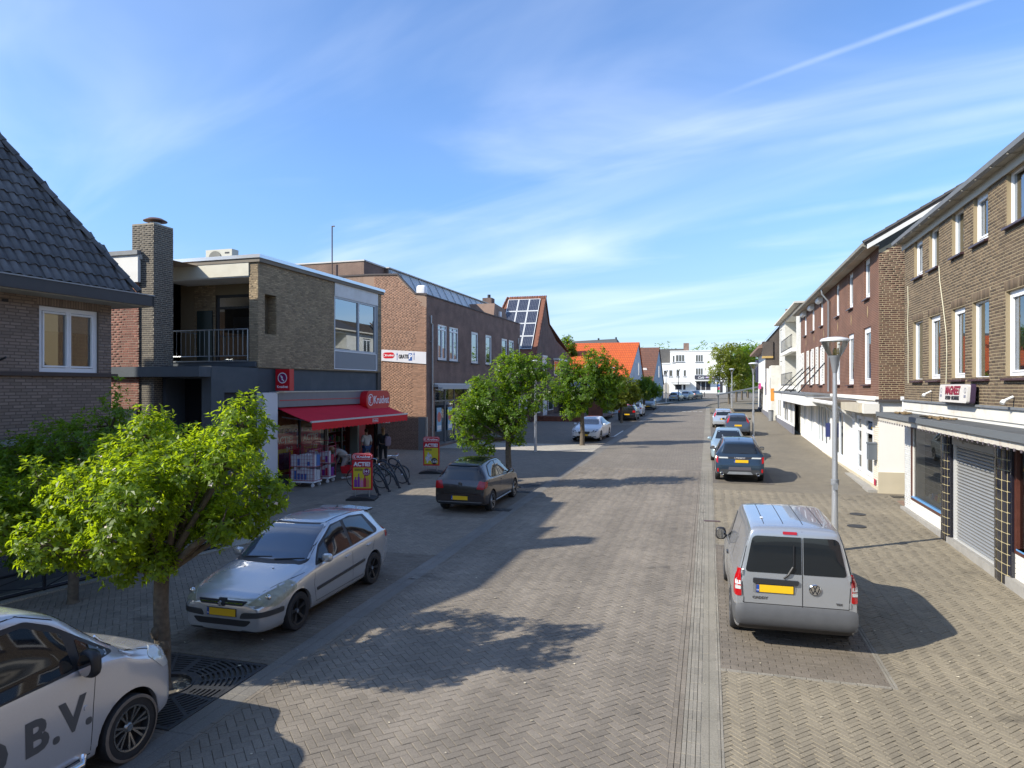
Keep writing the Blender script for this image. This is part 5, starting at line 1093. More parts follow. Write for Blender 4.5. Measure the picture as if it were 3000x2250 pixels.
# shop sign
sg = empty('bicycle_shop_sign', (0, 0, 0), 0); sg.parent = h1; sg.location = (4.43, -.26, 3.78); sg.rotation_euler = (math.radians(-4), 0, 0)
s = MB(); pill(s, 1.0, .21, 1.0, .21, 0, .14, 0, 5, .06); s.build('sign_box', mat('cream_light_box', (.60, .57, .52), .4), sg, smooth=True, sharp=40)
s = MB(); pill(s, 1.0, .21, 1.02, .225, .06, .10, 0, 5, .07); s.build('sign_rim', mat('purple_black_rim', (.05, .03, .06), .4), sg, smooth=True, sharp=40)
text('MAGNEET', .27, mat('maroon_ink', (.22, .01, .03), .5), sg, TR(1.0, -.006, .27, rx=PI/2), bold=.012, sx=.86); text('FIETSEN · BROMMERS', .13, INK, sg, TR(1.0, -.006, .10, rx=PI/2), bold=.002, sx=.80)
for x in (.14, 1.86):
    s = MB(); s.grid([[(x+r*math.cos(2*PI*i/14), -.006, .28+r*math.sin(2*PI*i/14)) for i in range(14)] for r in (.05, .065)], closed=True); s.box(x-.06, x+.06, -.006, -.003, .12, .18); s.build('sign_emblem', mat('grey_emblem', (.2, .2, .25), .5), sg)
for x, z in ((2.9, 4.02), (8.3, 3.95)):
    s = MB(); s.tube([(x, -.03, z), (x+.05, -.2, z-.08)], .028, 8); s.tube([(x+.05, -.2, z-.08), (x+.07, -.24, z-.13)], .045, 8); s.build('floodlight_arm', WPAINT, h1)
def cable(parent, pts, name='cable'):
    s = MB(); s.tube(pts, .011, 5); s.build(name, mat('cream_cable', (.62, .58, .42), .6), parent)
cable(h1, [(.45, -.02, 7.2), (.50, -.02, 6.6), (.42, -.02, 6.0), (.5, -.02, 5.3), (.48, -.02, 4.6), (.5, -.02, 4.25)]); cable(h1, [(3.55, -.02, 7.3), (3.62, -.02, 6.9), (3.9, -.02, 6.2), (4.15, -.02, 5.5), (4.2, -.02, 5.0), (4.15, -.02, 4.3), (4.1, -.03, 3.8)])
s = MB(); s.box(-.12, .02, -.09, -.02, 3.72, 3.84); s.tube([(-.05, -.04, 3.72), (-.05, -.04, 3.3)], .02, 6); s.build('alarm_box', WHITE, h1)

# ================================================================ alley floor, door mat
s = MB(); s.box(5.95, 9.5, 24.0, 26.6, .36, .385); al = s.build('alley_paving', mat('red_brown_pavers', (.22, .14, .095), .85, nz=(4, .2))); tag(al, kind='structure')
s = MB(); s.box(0, .9, 0, .45, 0, .02); dm = s.build('door_mat', BLACKP); dm.location = (6.0, 25.7, .392); tag(dm, 'small black door mat lying in the alley beside the bicycle shop', 'mat')

# ================================================================ dark red brick building with white shops
h2 = empty('dark_red_brick_building', (5.76, 26.63, 0), TRIGHT, 'three-storey dark red brick building with narrow white windows and white shop fronts', 'building')
E2 = -24.4
u2 = [(-2.5, -1.5), (-5.95, -4.9), (-9.4, -8.4), (-14.8, -13.7), (-18.5, -17.3), (-22.5, -21.2)]; l2 = [(-2.7, -1.35), (-6.1, -4.75), (-9.4, -8.2), (-15.3, -13.9), (-19.6, -18.2)]
hU = [(a, b_, 7.5, 9.0, .14) for a, b_ in u2]; hL = [(a, b_, 4.25, 6.4, .14) for a, b_ in l2]
m = MB(); wall(m, E2, 0, 3.75, 9.1, hU+hL); m.build('front_wall', BR2T, h2)
ST = south_r(0, 0)
m = MB(); m.poly([(0, 0, 3.6), (4.2, 0, 3.6), (4.2, 0, 11.4), (0, 0, 8.95)]); m.build('south_wall', MO_R2, h2, ST)
brickwork(h2, ST, BR_R2, 0, 2.6, 3.62, 10.6, edges=[(-.6, 1, 8.85)], H_=.072, L_=.22, singles=230)
for i, (a, b_) in enumerate(u2):
    if i < 3: window(h2, None, a, b_, 7.5, 9.0, y=.06, w=.13, glass=GLASS, sill=SILLP)
    else:
        f = window(h2, None, a, b_, 7.5, 9.0, y=.06, w=.08, glass=BLINDW, sash=False, sill=SILLP); s = MB(); s.tube([(a-.06, -.10, 8.92), (b_+.06, -.10, 8.92)], .17, 10); s.build('shutter_housing', WPAINT, f, smooth=True, sharp=40)
for i, (a, b_) in enumerate(l2):
    window(h2, None, a, b_, 4.25, 6.4, y=.06, w=.16 if i < 3 else .1, glass=GLASS, sill=SILLP)
LV = mat('white_louvre', (.74, .73, .68), .6)
for a in (-13.8, -16.2, -18.1, -20.5, -23.1, -24.3):
    p = frame_mb(MB(), a, a+.85, 4.3, 6.4, -.07, .09, .05).build('louvre_shutter', LV, h2); MB().box(a+.09, a+.76, -.04, -.03, 4.39, 6.31).build('louvre_shade', mat('shade_gap', (.12, .11, .1), .9), p)  # dark sheet stands in for the shade between the louvres
    for k in range(22): q = MB(); z = 4.40+k*.087; q.prism([(a+.09, -.075, z), (a+.09, -.045, z+.05), (a+.09, -.04, z+.05), (a+.09, -.07, z)], (.67, 0, 0)); q.build('louvre', LV, p)
for u in (-1.9, -5.3, -8.8, -13.4, -17.4, -21.4): s = MB(); s.prism([(u-.07, -.01, 6.95), (u, -.012, 6.75), (u+.07, -.01, 6.95), (u, -.012, 7.2)], (0, .01, 0)); s.build('lichen_patch', mat('sandy_stain', (.36, .27, .14), .9), h2)
s = MB(); s.prism([(E2-.2, -.42, 9.04), (E2-.2, 0, 9.08), (E2-.2, 0, 9.12), (E2-.2, -.42, 9.10)], (-E2+.3, 0, 0)); s.build('soffit', mat('grey_cream_soffit', (.42, .37, .29), .8, nz=(3, .2)), h2)
s = MB(); s.prism([(E2-.3, -.54, 9.10), (E2-.3, -.42, 9.06), (E2-.3, -.40, 9.2), (E2-.3, -.56, 9.2)], (-E2+.4, 0, 0)); s.build('gutter', mat('weathered_gutter', (.25, .235, .19), .6, nz=(4, .2)), h2)
s = MB(); s.poly([(E2-.3, -.5, 9.20), (.15, -.5, 9.20), (.15, 5.0, 12.4), (E2-.3, 5.0, 12.4)]); s.poly([(.15, -.5, 9.20), (.15, 5, 12.4), (.15, 5, 12.3), (.15, -.5, 9.1)]); s.build('roof', mat('dark_roof_tiles', (.05, .045, .042), .7, nz=(3, .2)), h2)
s = MB(); s.prism([(.16, -.4, 8.98), (.16, -.4, 9.14), (.16, 4.4, 11.95), (.16, 4.4, 11.78)], (.05, 0, 0)); s.build('verge_board', WPAINT, h2)
for i in range(13): s = MB(); p = Vector((.12, -.5+i*.36, 9.20+i*.211)); s.tube([p, p+Vector((0, .37, .217))], [.10, .08], 6); s.build('verge_tile', mat('dark_roof_tiles', (.05, .045, .042), .7), h2)
s = MB(); s.tube([(-11.0, -.42, 9.15), (-11.0, -.40, 8.85), (-11.0, -.10, 8.45), (-11.0, -.10, 3.9)], .055, 10); s.build('downpipe', METAL, h2, smooth=True, sharp=50)
# south white wall and base
WSUN = mat('white_shop_render', (.78, .76, .70), .7, nz=(1, .04)); BEI = mat('beige_plinth', (.50, .44, .32), .8, nz=(2, .08))
m = MB(); wall(m, 0, 4.2, 1.15, 3.62); m.build('white_side_wall', WSUN, h2, ST); m = MB(); m.box(-.02, 4.2, -.05, .05, .3, 1.15); m.build('side_plinth', BEI, h2, ST)
s = MB(); s.box(-.12, 4.2, -.14, 0, 3.62, 3.7); s.build('lead_ledge', mat('dark_ledge', (.06, .055, .055), .7), h2, ST)
fr = [(-4.3, -.9, .75, 3.0, .12), (-6.9, -5.0, .8, 3.05, .5), (-10.2, -7.3, .9, 3.0, .15), (-16.6, -11.6, 1.0, 3.1, .6), (-20.2, -17.6, 1.2, 3.1, .3), (-23.8, -21.2, 1.2, 3.1, .3)]
m = MB(); wall(m, E2, 0, .3, 3.75, fr); m.build('shop_wall', WSUN, h2)
brickwork(h2, None, mat('cream_glazed_brick', (.62, .55, .43), .5, rnd=.06), -.88, 0, .5, 3.3, H_=.075, singles=40, name='tile')
s = MB(); s.box(E2, 0, -.09, .02, 3.66, 3.8); s.build('shop_cornice', WSUN, h2)
window(h2, None, -2.6, -1.0, .8, 3.0, y=.02, w=.14, trans=(2.45,), glass=GLASS, sash=False, name='shop_window', inner=mat('pale_interior', (.3, .29, .25), .9))
POST_O = mat('orange_notice', (.62, .25, .04), .6); MIXP = mat('poster_collage', (.25, .24, .28), .6, nz=(6, .8))
window(h2, None, -4.2, -3.0, .8, 3.0, y=.02, w=.13, trans=(2.45, 1.5), glass=GLASS, sash=False, name='shop_door')
s = MB(); s.box(-4.0, -3.2, .15, .16, 1.0, 1.4, 0); s.box(-4.0, -3.2, .16, .165, 1.5, 2.4, 1); s.build('door_poster', [POST_O, MIXP], h2)
s = MB(); s.box(-3.0, -2.6, -.02, .1, .75, 3.1); s.box(-4.3, -4.2, -.02, .1, .75, 3.1); s.box(-4.3, -1, -.02, .1, 3.0, 3.2); s.build('shop_pier', CREAM, h2)
window(h2, None, -6.9, -5.0, .8, 3.05, y=.3, w=.1, glass=GLASS, sash=False, name='shop_window')
s = MB(); s.box(-6.7, -5.2, .42, .43, .95, 2.8, 1); s.box(-6.0, -5.4, .40, .41, 1.4, 1.9, 0); s.build('window_poster', [POST_O, MIXP], h2)
for a, b_ in ((-10.2, -7.3), (-14.0, -11.6), (-16.6, -14.4), (-20.2, -17.6), (-23.8, -21.2)):
    zz = .9 if b_ > -10 else (1.0 if b_ > -15.6 else 1.2); window(h2, None, a, b_, zz, 3.1 if b_ < -10 else 3.0, y=.05 if b_ > -10 else .1, w=.07, glass=GLASS_D, sash=False, mull=((a+b_)/2,), name='shop_window')
s = MB(); s.box(-24, -.0, -.04, .0, .3, .62, 0); s.build('shop_plinth', BEI, h2)
s = MB(); s.box(-1.0, .0, -.35, .05, .38, .50); s.box(-5, -1, -.3, .02, .40, .52); s.build('door_step', CONC, h2)
lbx = empty('wall_letterbox', (0, 0, 0)); lbx.parent = h2; lbx.location = (-.55, -.28, 1.55); s = MB(); s.prism([(0, 0, 0), (0, .26, 0), (0, .26, .62), (0, .0, .55)], (.36, 0, 0)); s.build('box', mat('grey_letterbox', (.12, .14, .16), .4), lbx); MB().box(-.01, .37, -.03, .26, .55, .6).build('flap', mat('grey_letterbox', (.12, .14, .16), .4), lbx)
MB().box(-.5, -.3, -.06, -.045, .62, .85).build('red_sticker', cols[2], h2)
# awning boxes
s = MB(); s.box(-3.9, -.15, -.62, -.1, 3.22, 3.52); s.build('awning_box', mat('beige_awning_box', (.46, .41, .31), .6, nz=(2, .1)), h2); MB().box(-.15, .1, -.5, 0, 3.2, 3.55).build('awning_box_end', CREAM, h2)
s = MB(); s.box(-11.0, -3.9, -.85, -.05, 3.5, 3.58); s.tube([(-11, -.85, 3.44), (-3.9, -.85, 3.44)], .09, 8, 1); s.tube([(-8.6, -.8, 3.4), (-8.6, -.02, 2.75)], .045, 6, 1); s.tube([(-4.1, -.8, 3.4), (-4.1, -.02, 2.75)], .045, 6, 1); s.build('folded_awning', [mat('weathered_dark_board', (.12, .10, .08), .8, nz=(5, .3)), WPAINT], h2)
# long white canopy with tie rods
s = MB(); s.box(-33, -10.6, -1.25, .0, 3.18, 3.72, 0); s.box(-33.1, -10.5, -1.32, .0, 3.72, 3.80, 1); s.build('long_canopy', [mat('white_canopy_board', (.76, .75, .71), .5, nz=(.7, .05)), LEAD], h2)
for k in range(4): s = MB(); s.tube([(-29+k*4.6, -1.1, 3.8), (-22.5+k*3.2, -.03, 5.4)], .035, 5); s.build('tie_rod', BLACKP, h2)
MB().box(-31.6, -31.1, -1.5, -1.26, 3.0, 4.0).build('orange_sign', POST_O, h2)
s = MB(); s.box(-11.3, -11.0, -.2, -.02, 1.6, 2.3); s.build('blue_post_box', mat('navy_box', (.02, .03, .12), .4), h2)
# ================================================================ white balcony building
h3 = empty('white_balcony_building', (6.16, 51.03, 0), TRIGHT, 'white apartment building with recessed balconies and black railings, beyond the dark red bricks', 'building')
WT3 = brick_tex('white_painted_brick', (.68, .67, .61), (.62, .61, .55), (.42, .41, .37), .22, .08, .012, dirt=.08)
m = MB(); wall(m, -18, 0, .9, 9.9, [(-12, -3.0, 7.0, 9.7, 1.6), (-12, -3.0, 4.2, 6.8, 1.6), (-17.2, -15.4, 6.9, 9.4, .1), (-17.2, -15.4, 4.3, 6.5, .1)]); m.poly([(0, 0, .9), (0, 9, .9), (0, 9, 9.9), (0, 0, 9.9)])
m.poly([(-12, 1.6, 4.2), (-3, 1.6, 4.2), (-3, 1.6, 9.7), (-12, 1.6, 9.7)]); m.poly([(-18, 0, .9), (-18, 9, .9), (-18, 9, 9.9), (-18, 0, 9.9)]); m.build('wall', WT3, h3)
for z in (7.0, 4.2):
    s = MB(); s.box(-12, -3, -.35, .0, z-.25, z); s.build('balcony_slab', WSUN, h3)
    s = MB(); s.tube([(-12, -.3, z+1.0), (-3, -.3, z+1.0)], .03, 5); s.tube([(-12, -.3, z+.1), (-3, -.3, z+.1)], .03, 5); r_ = s.build('railing', BLACKP, h3)
    for k in range(10): q = MB(); q.tube([(-12+k, -.3, z), (-12+k, -.3, z+1.0)], .022, 4); q.build('railing_bar', BLACKP, r_)
    plain_window(h3, -10, -7, z+.1, z+2.2, y=1.57, mull=(-8.5,))
for z0, z1 in ((7.0, 9.3), (4.4, 6.4)): plain_window(h3, -17.1, -15.5, z0, z1, mull=(-16.3,), y=.06)
s = MB(); s.prism([(-18.6, -.45, 9.92), (-18.6, 8, 9.92), (-18.6, 8, 10.1), (-18.6, -.45, 10.04)], (19, 0, 0)); s.build('flat_roof', mat('pale_roof_overhang', (.56, .52, .44), .7), h3)
s = MB(); s.poly([(-18.4, .8, 10.1), (.3, .8, 10.1), (.3, 4.5, 11.6), (-18.4, 4.5, 11.6)]); s.build('rear_roof', mat('dark_roof_tiles', (.05, .045, .042), .7), h3)
m = MB(); wall(m, -18, 0, .9, 3.2, [(-9, -5, 1.4, 3.1, .2), (-4, -1.5, 1.4, 3.1, .2), (-16, -11, 1.5, 3.1, .2)], y=-.4); m.build('shop_wall', WSUN, h3)
for a, b_ in ((-9, -5), (-4, -1.5), (-16, -11)): plain_window(h3, a, b_, 1.4 if b_ > -10 else 1.5, 3.1, y=-.32, mull=((a+b_)/2,))
s = MB(); s.box(-18, 0, -.46, -.4, .8, 1.35); s.build('plinth', mat('grey_plinth', (.16, .16, .18), .8), h3)
# ================================================================ dark brick gable with white front
h4 = empty('dark_gable_house', (5.9, 70.3, 0), TRIGHT, 'dark brick gabled building with whitewashed front and rectangular white annexe, far right side', 'house')
DB = brick_tex('dark_grey_brick', (.085, .07, .058), (.07, .058, .05), (.12, .10, .085), dirt=.2)
ST4 = south_r(0, 0)
m = MB(); m.poly([(-.6, 0, 5.9), (9, 0, 5.9), (9, 0, 12.5), (1.7, 0, 11.2), (-.5, 0, 8.6), (-.6, 0, 8.2)]); m.build('south_wall', DB, h4, ST4)
s = MB(); s.prism([(-.9, -.15, 8.3), (-.9, .3, 8.3), (1.75, .3, 11.35), (1.75, -.15, 11.35)], (.1, 0, .15)); s.tube([(1.35, .0, 10.9), (1.35, 0, 11.6)], .15, 6); s.build('roof_verge', mat('brown_verge', (.14, .09, .06), .7), h4, ST4)
s = MB(); s.box(-.85, .1, -.12, 1.2, 7.1, 8.5, 0); s.box(-.85, .1, -.14, 1.2, 6.9, 7.1, 1); s.build('dormer_block', [DB, mat('ochre_timber', (.45, .30, .10), .7)], h4, ST4)
m = MB(); wall(m, -21, -.2, 1.0, 8.0, [(-3, -1.6, 4.9, 6.6, .1), (-8, -6.5, 4.6, 6.6, .1), (-14, -12, 4.6, 6.6, .1), (-3.2, -1.8, 1.8, 3.4, .1), (-9, -6.8, 1.8, 3.4, .1), (-16, -12, 1.8, 3.4, .1)], y=-.2); m.build('white_front', WSUN, h4)
for a, b_, c_, d_ in ((-3, -1.6, 4.9, 6.6), (-8, -6.5, 4.6, 6.6), (-14, -12, 4.6, 6.6), (-3.2, -1.8, 1.8, 3.4), (-9, -6.8, 1.8, 3.4), (-16, -12, 1.8, 3.4)): plain_window(h4, a, b_, c_, d_, y=-.14)
s = MB(); s.prism([(-21, -1.2, 7.9), (-21, .2, 7.9), (-21, 3.2, 10.8), (-21, -1.2, 8.15)], (20.8, 0, 0)); s.build('roof', mat('brown_roof', (.22, .14, .10), .7, nz=(2, .15)), h4)
s = MB(); s.box(-2.0, 3.2, -.25, 2, .95, 6.1); s.build('annexe', mat('streaked_white_render', (.64, .62, .55), .8, nz=(1, .12), dirt=(2.4, .5, (.42, .38, .30))), h4); s = MB(); s.box(1.6, 2.5, -.28, -.2, 4.0, 5.0); s.build('vent_grille', mat('pale_grille', (.4, .39, .36), .7), h4)
s = MB(); s.box(-21, 3.2, -.30, -.2, .9, 1.6); s.build('plinth', mat('grey_plinth', (.16, .16, .18), .8), h4); plain_window(h4, .4, 1.3, 1.9, 3.6, y=-.27)
s = MB(); s.box(-6.5, -4.2, -1.2, -1.0, 4.6, 6.9, 0); s.box(-6.5, -4.2, -.9, -.75, 3.9, 4.5, 1); s.build('hanging_sign', [mat('navy_hanging_sign', (.03, .03, .06), .5), mat('magenta_sign', (.6, .06, .25), .5)], h4)
s = MB(); s.prism([(-18, -5.2, 3.1), (-18, -.3, 4.1), (-18, -.3, 4.2), (-18, -5.2, 3.2)], (8, 0, 0)); s.tube([(-18, -5, 1.4), (-18, -5, 3.15)], .06, 6); s.tube([(-10.2, -5, 1.3), (-10.2, -5, 3.15)], .06, 6); s.build('terrace_awning', mat('dark_awning', (.09, .1, .11), .6), h4)
# ================================================================ vehicles: lofted bodies, everything else laid on the body surface
def pchip(xs, ys, x):
    n = len(xs); h = [xs[i+1]-xs[i] for i in range(n-1)]; d = [(ys[i+1]-ys[i])/h[i] for i in range(n-1)]; m = [0]*n
    m[0], m[-1] = d[0], d[-1]
    for i in range(1, n-1):
        if d[i-1]*d[i] > 0:
            w1, w2 = 2*h[i]+h[i-1], h[i]+2*h[i-1]; m[i] = (w1+w2)/(w1/d[i-1]+w2/d[i])
    k = 0
    while k < n-2 and x > xs[k+1]: k += 1
    t = (x-xs[k])/h[k]; a = ys[k]; b_ = ys[k+1]
    return (2*t**3-3*t*t+1)*a+(t**3-2*t*t+t)*h[k]*m[k]+(-2*t**3+3*t*t)*b_+(t**3-t*t)*h[k]*m[k+1]
def chaikin(P, n):
    for _ in range(n):
        Q = [P[0]]
        for a, b_ in zip(P[:-1], P[1:]): Q += [a*.75+b_*.25, a*.25+b_*.75]
        Q.append(P[-1]); P = Q
    return P
def rpoly(P, r, n=4):
    out = []; N = len(P); P = [Vector((p[0], p[1])) for p in P]; rr = r if isinstance(r, (list, tuple)) else [r]*N
    for i in range(N):
        a, p, b_ = P[i-1], P[i], P[(i+1) % N]; u = (a-p); v = (b_-p); k = min(rr[i], u.length*.45, v.length*.45); A = p+u.normalized()*k; B = p+v.normalized()*k
        for j in range(n+1): t = j/n; out.append((1-t)**2*A+2*t*(1-t)*p+t*t*B)
    return [(q.x, q.y) for q in out]
class Car:
    def __init__(s, name, label, cat, loc, heading, paint, st, wheels, wr=.31, arch=.36, group=None, steps=3, sm=2, dark=None, tumble=.5):
        """st rows: y, half width, bottom z, shoulder z, roof half width, top z (front to rear). wheels: (y front, y rear, half track)"""
        s.root = empty(name, loc, heading, label, cat, group); s.root.rotation_euler = (math.atan(SL)*math.cos(heading), -math.atan(SL)*math.sin(heading) if 0 else 0, heading)
        s.paint = paint; s.wheels = wheels; s.wr = wr
        u = [0]
        for a, b_ in zip(st[:-1], st[1:]): u.append(u[-1]+math.sqrt((a[0]-b_[0])**2+(a[5]-b_[5])**2+.25*(a[1]-b_[1])**2)+.01)
        du = .035*3/steps; N = int(u[-1]/du); rows = []; self_idx = []
        for i in range(N+1):
            x = u[-1]*i/N; y, wb, zb, zs, wt, zt = [pchip(u, [r[k] for r in st], x) for k in range(6)]
            dz = max(zt-zs, .01); d = min(.07, .45*dz)
            P = [Vector((0, zb)), Vector((wb*.70, zb)), Vector((wb*.93, zb+.01)), Vector((wb*.985, zb+.08*(1+0))), Vector((wb, zb+.35*(zs-zb))), Vector((wb, zb+.72*(zs-zb))), Vector((wb*.988, zs-.02)), Vector((wb*.955+0*(wt), zs+.02 if dz > .06 else zs))]
            if dz > .12:
                P += [Vector((wb*.955+(wt-wb*.955)*tumble*.9, zs+.02+(dz-.09)*tumble)), Vector((wt*1.01, zt-d)), Vector((wt*.93, zt-d*.25)), Vector((wt*.5, zt)), Vector((0, zt+.006))]
            else:
                P += [Vector((wb*.9+(wt-wb*.9)*.5, zs+dz*.4)), Vector((wt, zs+dz*.7)), Vector((wt*.8, zt-dz*.1)), Vector((wt*.45, zt)), Vector((0, zt+.004))]
            Q = chaikin(P, sm)
            row = []
            for q in Q:
                X, Z = q.x, q.y
                for yw in wheels[:2]:
                    dy = abs(y-yw)
                    if dy < arch and X > wb*.68:
                        za = wr+math.sqrt(arch*arch-dy*dy)
                        if Z < za: Z = za
                row.append((X, y, Z))
            rows.append(row)
        C = len(rows[0]); nd = int(2.6*(2**sm))
        full = [[(-p[0], p[1], p[2]) for p in reversed(r)]+r[1:] for r in rows]
        def mf(i, j): k = j if j < C-1 else 2*(C-1)-1-j; return 1 if (C-1-1-k if 0 else (j >= C-1 and j-(C-1) < nd) or (j < C-1 and (C-2-j) < nd)) else 0
        # columns run roof-left ... bottom centre ... roof-right, so bottom is in the middle
        full = [[(-p[0], p[1], p[2]) for p in reversed(r)]+r[1:] for r in rows]
        mb = MB(); mb.grid(full, mfn=lambda i, j: 1 if abs(j+.5-(C-1)) < nd else 0)
        for r, rev in ((full[0], 0), (full[-1], 1)):
            k = len(mb.v); mb.v += r; f = list(range(k, k+len(r))); mb.f.append(tuple(f if rev else reversed(f))); mb.m.append(0)
        # close the top seam is not needed: first and last column meet on the centre line
        s.body = mb.build('body', [paint, dark or BLACKP], s.root, smooth=True, sharp=38, merge=True)
        s.bvh = BVHTree.FromPolygons([v.co.copy() for v in s.body.data.vertices], [tuple(p.vertices) for p in s.body.data.polygons])
    def hit(s, a, b_, ax, prev=None):
        if ax == 'R': o, d = Vector((2.5, a, b_)), Vector((-1, 0, 0))
        elif ax == 'L': o, d = Vector((-2.5, a, b_)), Vector((1, 0, 0))
        elif ax == 'F': o, d = Vector((a, 5, b_)), Vector((0, -1, 0))
        elif ax == 'B': o, d = Vector((a, -5, b_)), Vector((0, 1, 0))
        else: o, d = Vector((a, b_, 4)), Vector((0, 0, -1))
        r = s.bvh.ray_cast(o, d)
        if r[0] is None:
            r = s.bvh.find_nearest(o+d*(1.6 if ax in 'RL' else (3 if ax in 'FB' else 2.6)))
        n = r[1]
        if n.dot(d) > 0: n = -n
        return r[0], n, d
    def decal(s, name, P, ax, mt, off=.005, cell=.07, depth=.012, parent=None, smooth=True):
        """a panel cut to outline P (side: y,z / front and back: x,z / top: x,y) laid on the body"""
        x0, x1 = min(p[0] for p in P), max(p[0] for p in P); y0, y1 = min(p[1] for p in P), max(p[1] for p in P)
        bm = bmesh.new(); cache = {}
        def vt(p):
            k = (round(p[0], 4), round(p[1], 4))
            if k not in cache:
                h, n, d = s.hit(p[0], p[1], ax); q = -d*.5+n*.5 if n.dot(-d) > .25 else -d
                cache[k] = (bm.verts.new(h+q.normalized()*off), d)
            return cache[k][0]
        nx, ny = max(1, int((x1-x0)/cell+.99)), max(1, int((y1-y0)/cell+.99))
        # triangulate concave outlines by clipping with the cell grid
        ar = sum(P[i][0]*P[(i+1) % len(P)][1]-P[(i+1) % len(P)][0]*P[i][1] for i in range(len(P)))
        Q0 = list(P) if ar > 0 else list(reversed(P))
        for i in range(nx):
            for j in range(ny):
                a, b_ = x0+(x1-x0)*i/nx, x0+(x1-x0)*(i+1)/nx; c, e = y0+(y1-y0)*j/ny, y0+(y1-y0)*(j+1)/ny
                Q = clip_poly(Q0, rect_edges(a, b_, c, e)); V = []
                for p in Q:
                    v = vt(p)
                    if v not in V: V.append(v)
                if len(V) >= 3:
                    try: bm.faces.new(V)
                    except ValueError: pass
        dirv = {'R': Vector((-1, 0, 0)), 'L': Vector((1, 0, 0)), 'F': Vector((0, -1, 0)), 'B': Vector((0, 1, 0)), 'T': Vector((0, 0, -1))}[ax]
        bd = [e for e in bm.edges if e.is_boundary]; mp = {}
        for e in bd:
            for v in e.verts:
                if v not in mp: mp[v] = bm.verts.new(v.co+dirv*(depth+off))
        for e in bd:
            a, b_ = e.verts
            try: bm.faces.new((a, b_, mp[b_], mp[a]))
            except ValueError: pass
        bmesh.ops.recalc_face_normals(bm, faces=bm.faces)
        me = bpy.data.meshes.new(name); bm.to_mesh(me); bm.free(); me.materials.append(mt)
        if smooth: me.polygons.foreach_set('use_smooth', [True]*len(me.polygons)); me.set_sharp_from_angle(angle=math.radians(50))
        return link_mesh(name, me, parent or s.root)
    def both(s, name, P, mt, **kw): return [s.decal(name, P, a, mt, **kw) for a in 'LR']
    def seam(s, pts, ax, w=.007, name='seam'):
        for a, b_ in zip(pts[:-1], pts[1:]):
            d = Vector((b_[0]-a[0], b_[1]-a[1])); n = Vector((-d.y, d.x)).normalized()*w/2
            s.decal(name, [(a[0]-n.x, a[1]-n.y), (b_[0]-n.x, b_[1]-n.y), (b_[0]+n.x, b_[1]+n.y), (a[0]+n.x, a[1]+n.y)], ax, SEAM, off=.0015, cell=.12, depth=.001)
    def put_wheels(s, rim, spokes=5, steer=0, rimr=.62, width=.2, hub=None, style='star', wallc=None):
        yf, yr, tr = s.wheels; R_ = s.wr
        w = MB(); hw = width/2
        w.lathe([(R_*.66, -hw*.9), (R_*.80, -hw), (R_*.95, -hw*.97), (R_, -hw*.75), (R_*1.0, hw*.75), (R_*.95, hw*.97), (R_*.80, hw), (R_*.66, hw*.9)], 32, (0, 0, 0), 0, 'X')
        wme = w.mesh('wheel', RUBBER, smooth=True, sharp=40)
        r = MB(); rr = R_*.70
        r.lathe([(rr, hw*.93), (rr*.97, hw*.99), (rr*.90, hw*.93), (rr*.88, hw*.2), (rr*.3, hw*.1), (0, hw*.1)], 32, (0, 0, 0), 1, 'X')
        r.lathe([(rr, hw*.90), (rr*.985, hw*1.0), (rr*.91, hw*.96), (rr*.90, hw*.6)], 32, (0, 0, 0), 0, 'X')
        for k in range(spokes):
            a0 = 2*PI*k/spokes
            def P(rad, da, x): a = a0+da; return (x, rad*math.cos(a), rad*math.sin(a))
            offs = ((-.17, .5), (.17, .5)) if style == 'twin' else ((0, 1),)
            for o_, sc_ in offs:
                wi, wo = .30*sc_, (.17*sc_ if style == 'star' else .12*sc_); q0, q1 = .22*rr, .93*rr
                pts = [P(q0, o_*.2-wi, hw*.62), P(q1, o_-wo, hw*.90), P(q1, o_+wo, hw*.90), P(q0, o_*.2+wi, hw*.62)]
                r.prism(pts, (-hw*.22, 0, 0), 0)
        r.lathe([(0, hw*.72), (rr*.17, hw*.72), (rr*.22, hw*.62), (rr*.26, hw*.45)], 20, (0, 0, 0), 0, 'X')
        rme = r.mesh('rim', [rim, mat('brake_dark', (.03, .03, .03), .6, .3)], smooth=True, sharp=35)
        h = MB(); h.disc((hw*.735, 0, 0), rr*.14, 16, 0, 'X'); hme = h.mesh('hub_cap', hub or CHROME)
        for sx in (1, -1):
            for y in (yf, yr):
                o = link_mesh('wheel', wme, s.root); o.location = (sx*tr, y, R_); o.rotation_euler = (0, 0, (0 if sx > 0 else PI)+(steer if y == yf else 0))
                q = link_mesh('rim', rme, o); link_mesh('hub_cap', hme, o)
                q.rotation_euler = (random.uniform(0, 6), 0, 0)
    def mirrors(s, y, z, x=None, col=None, r=(.10, .055, .075), arm=BLACKP):
        for sx in (1, -1):
            h, n, d = s.hit(y, z-.02, 'R' if sx > 0 else 'L'); X = abs(h.x)
            m = MB(); m.sup((sx*(X+.12), y, z+.01), r, .65, 14); m.tube([(sx*(X-.03), y+.02, z-.05), (sx*(X+.07), y, z-.03)], .03, 6, 1); o = m.build('mirror', [col or s.paint, arm], s.root, smooth=True, sharp=60)
            g_ = MB(); g_.disc((sx*(X+.12), y-r[1]*1.02, z+.01), r[0]*.8, 14, 0, 'Y', ry=r[2]*.78); g_.build('mirror_glass', mat('mirror_glass', (.5, .52, .55), .03, 1.0), o)
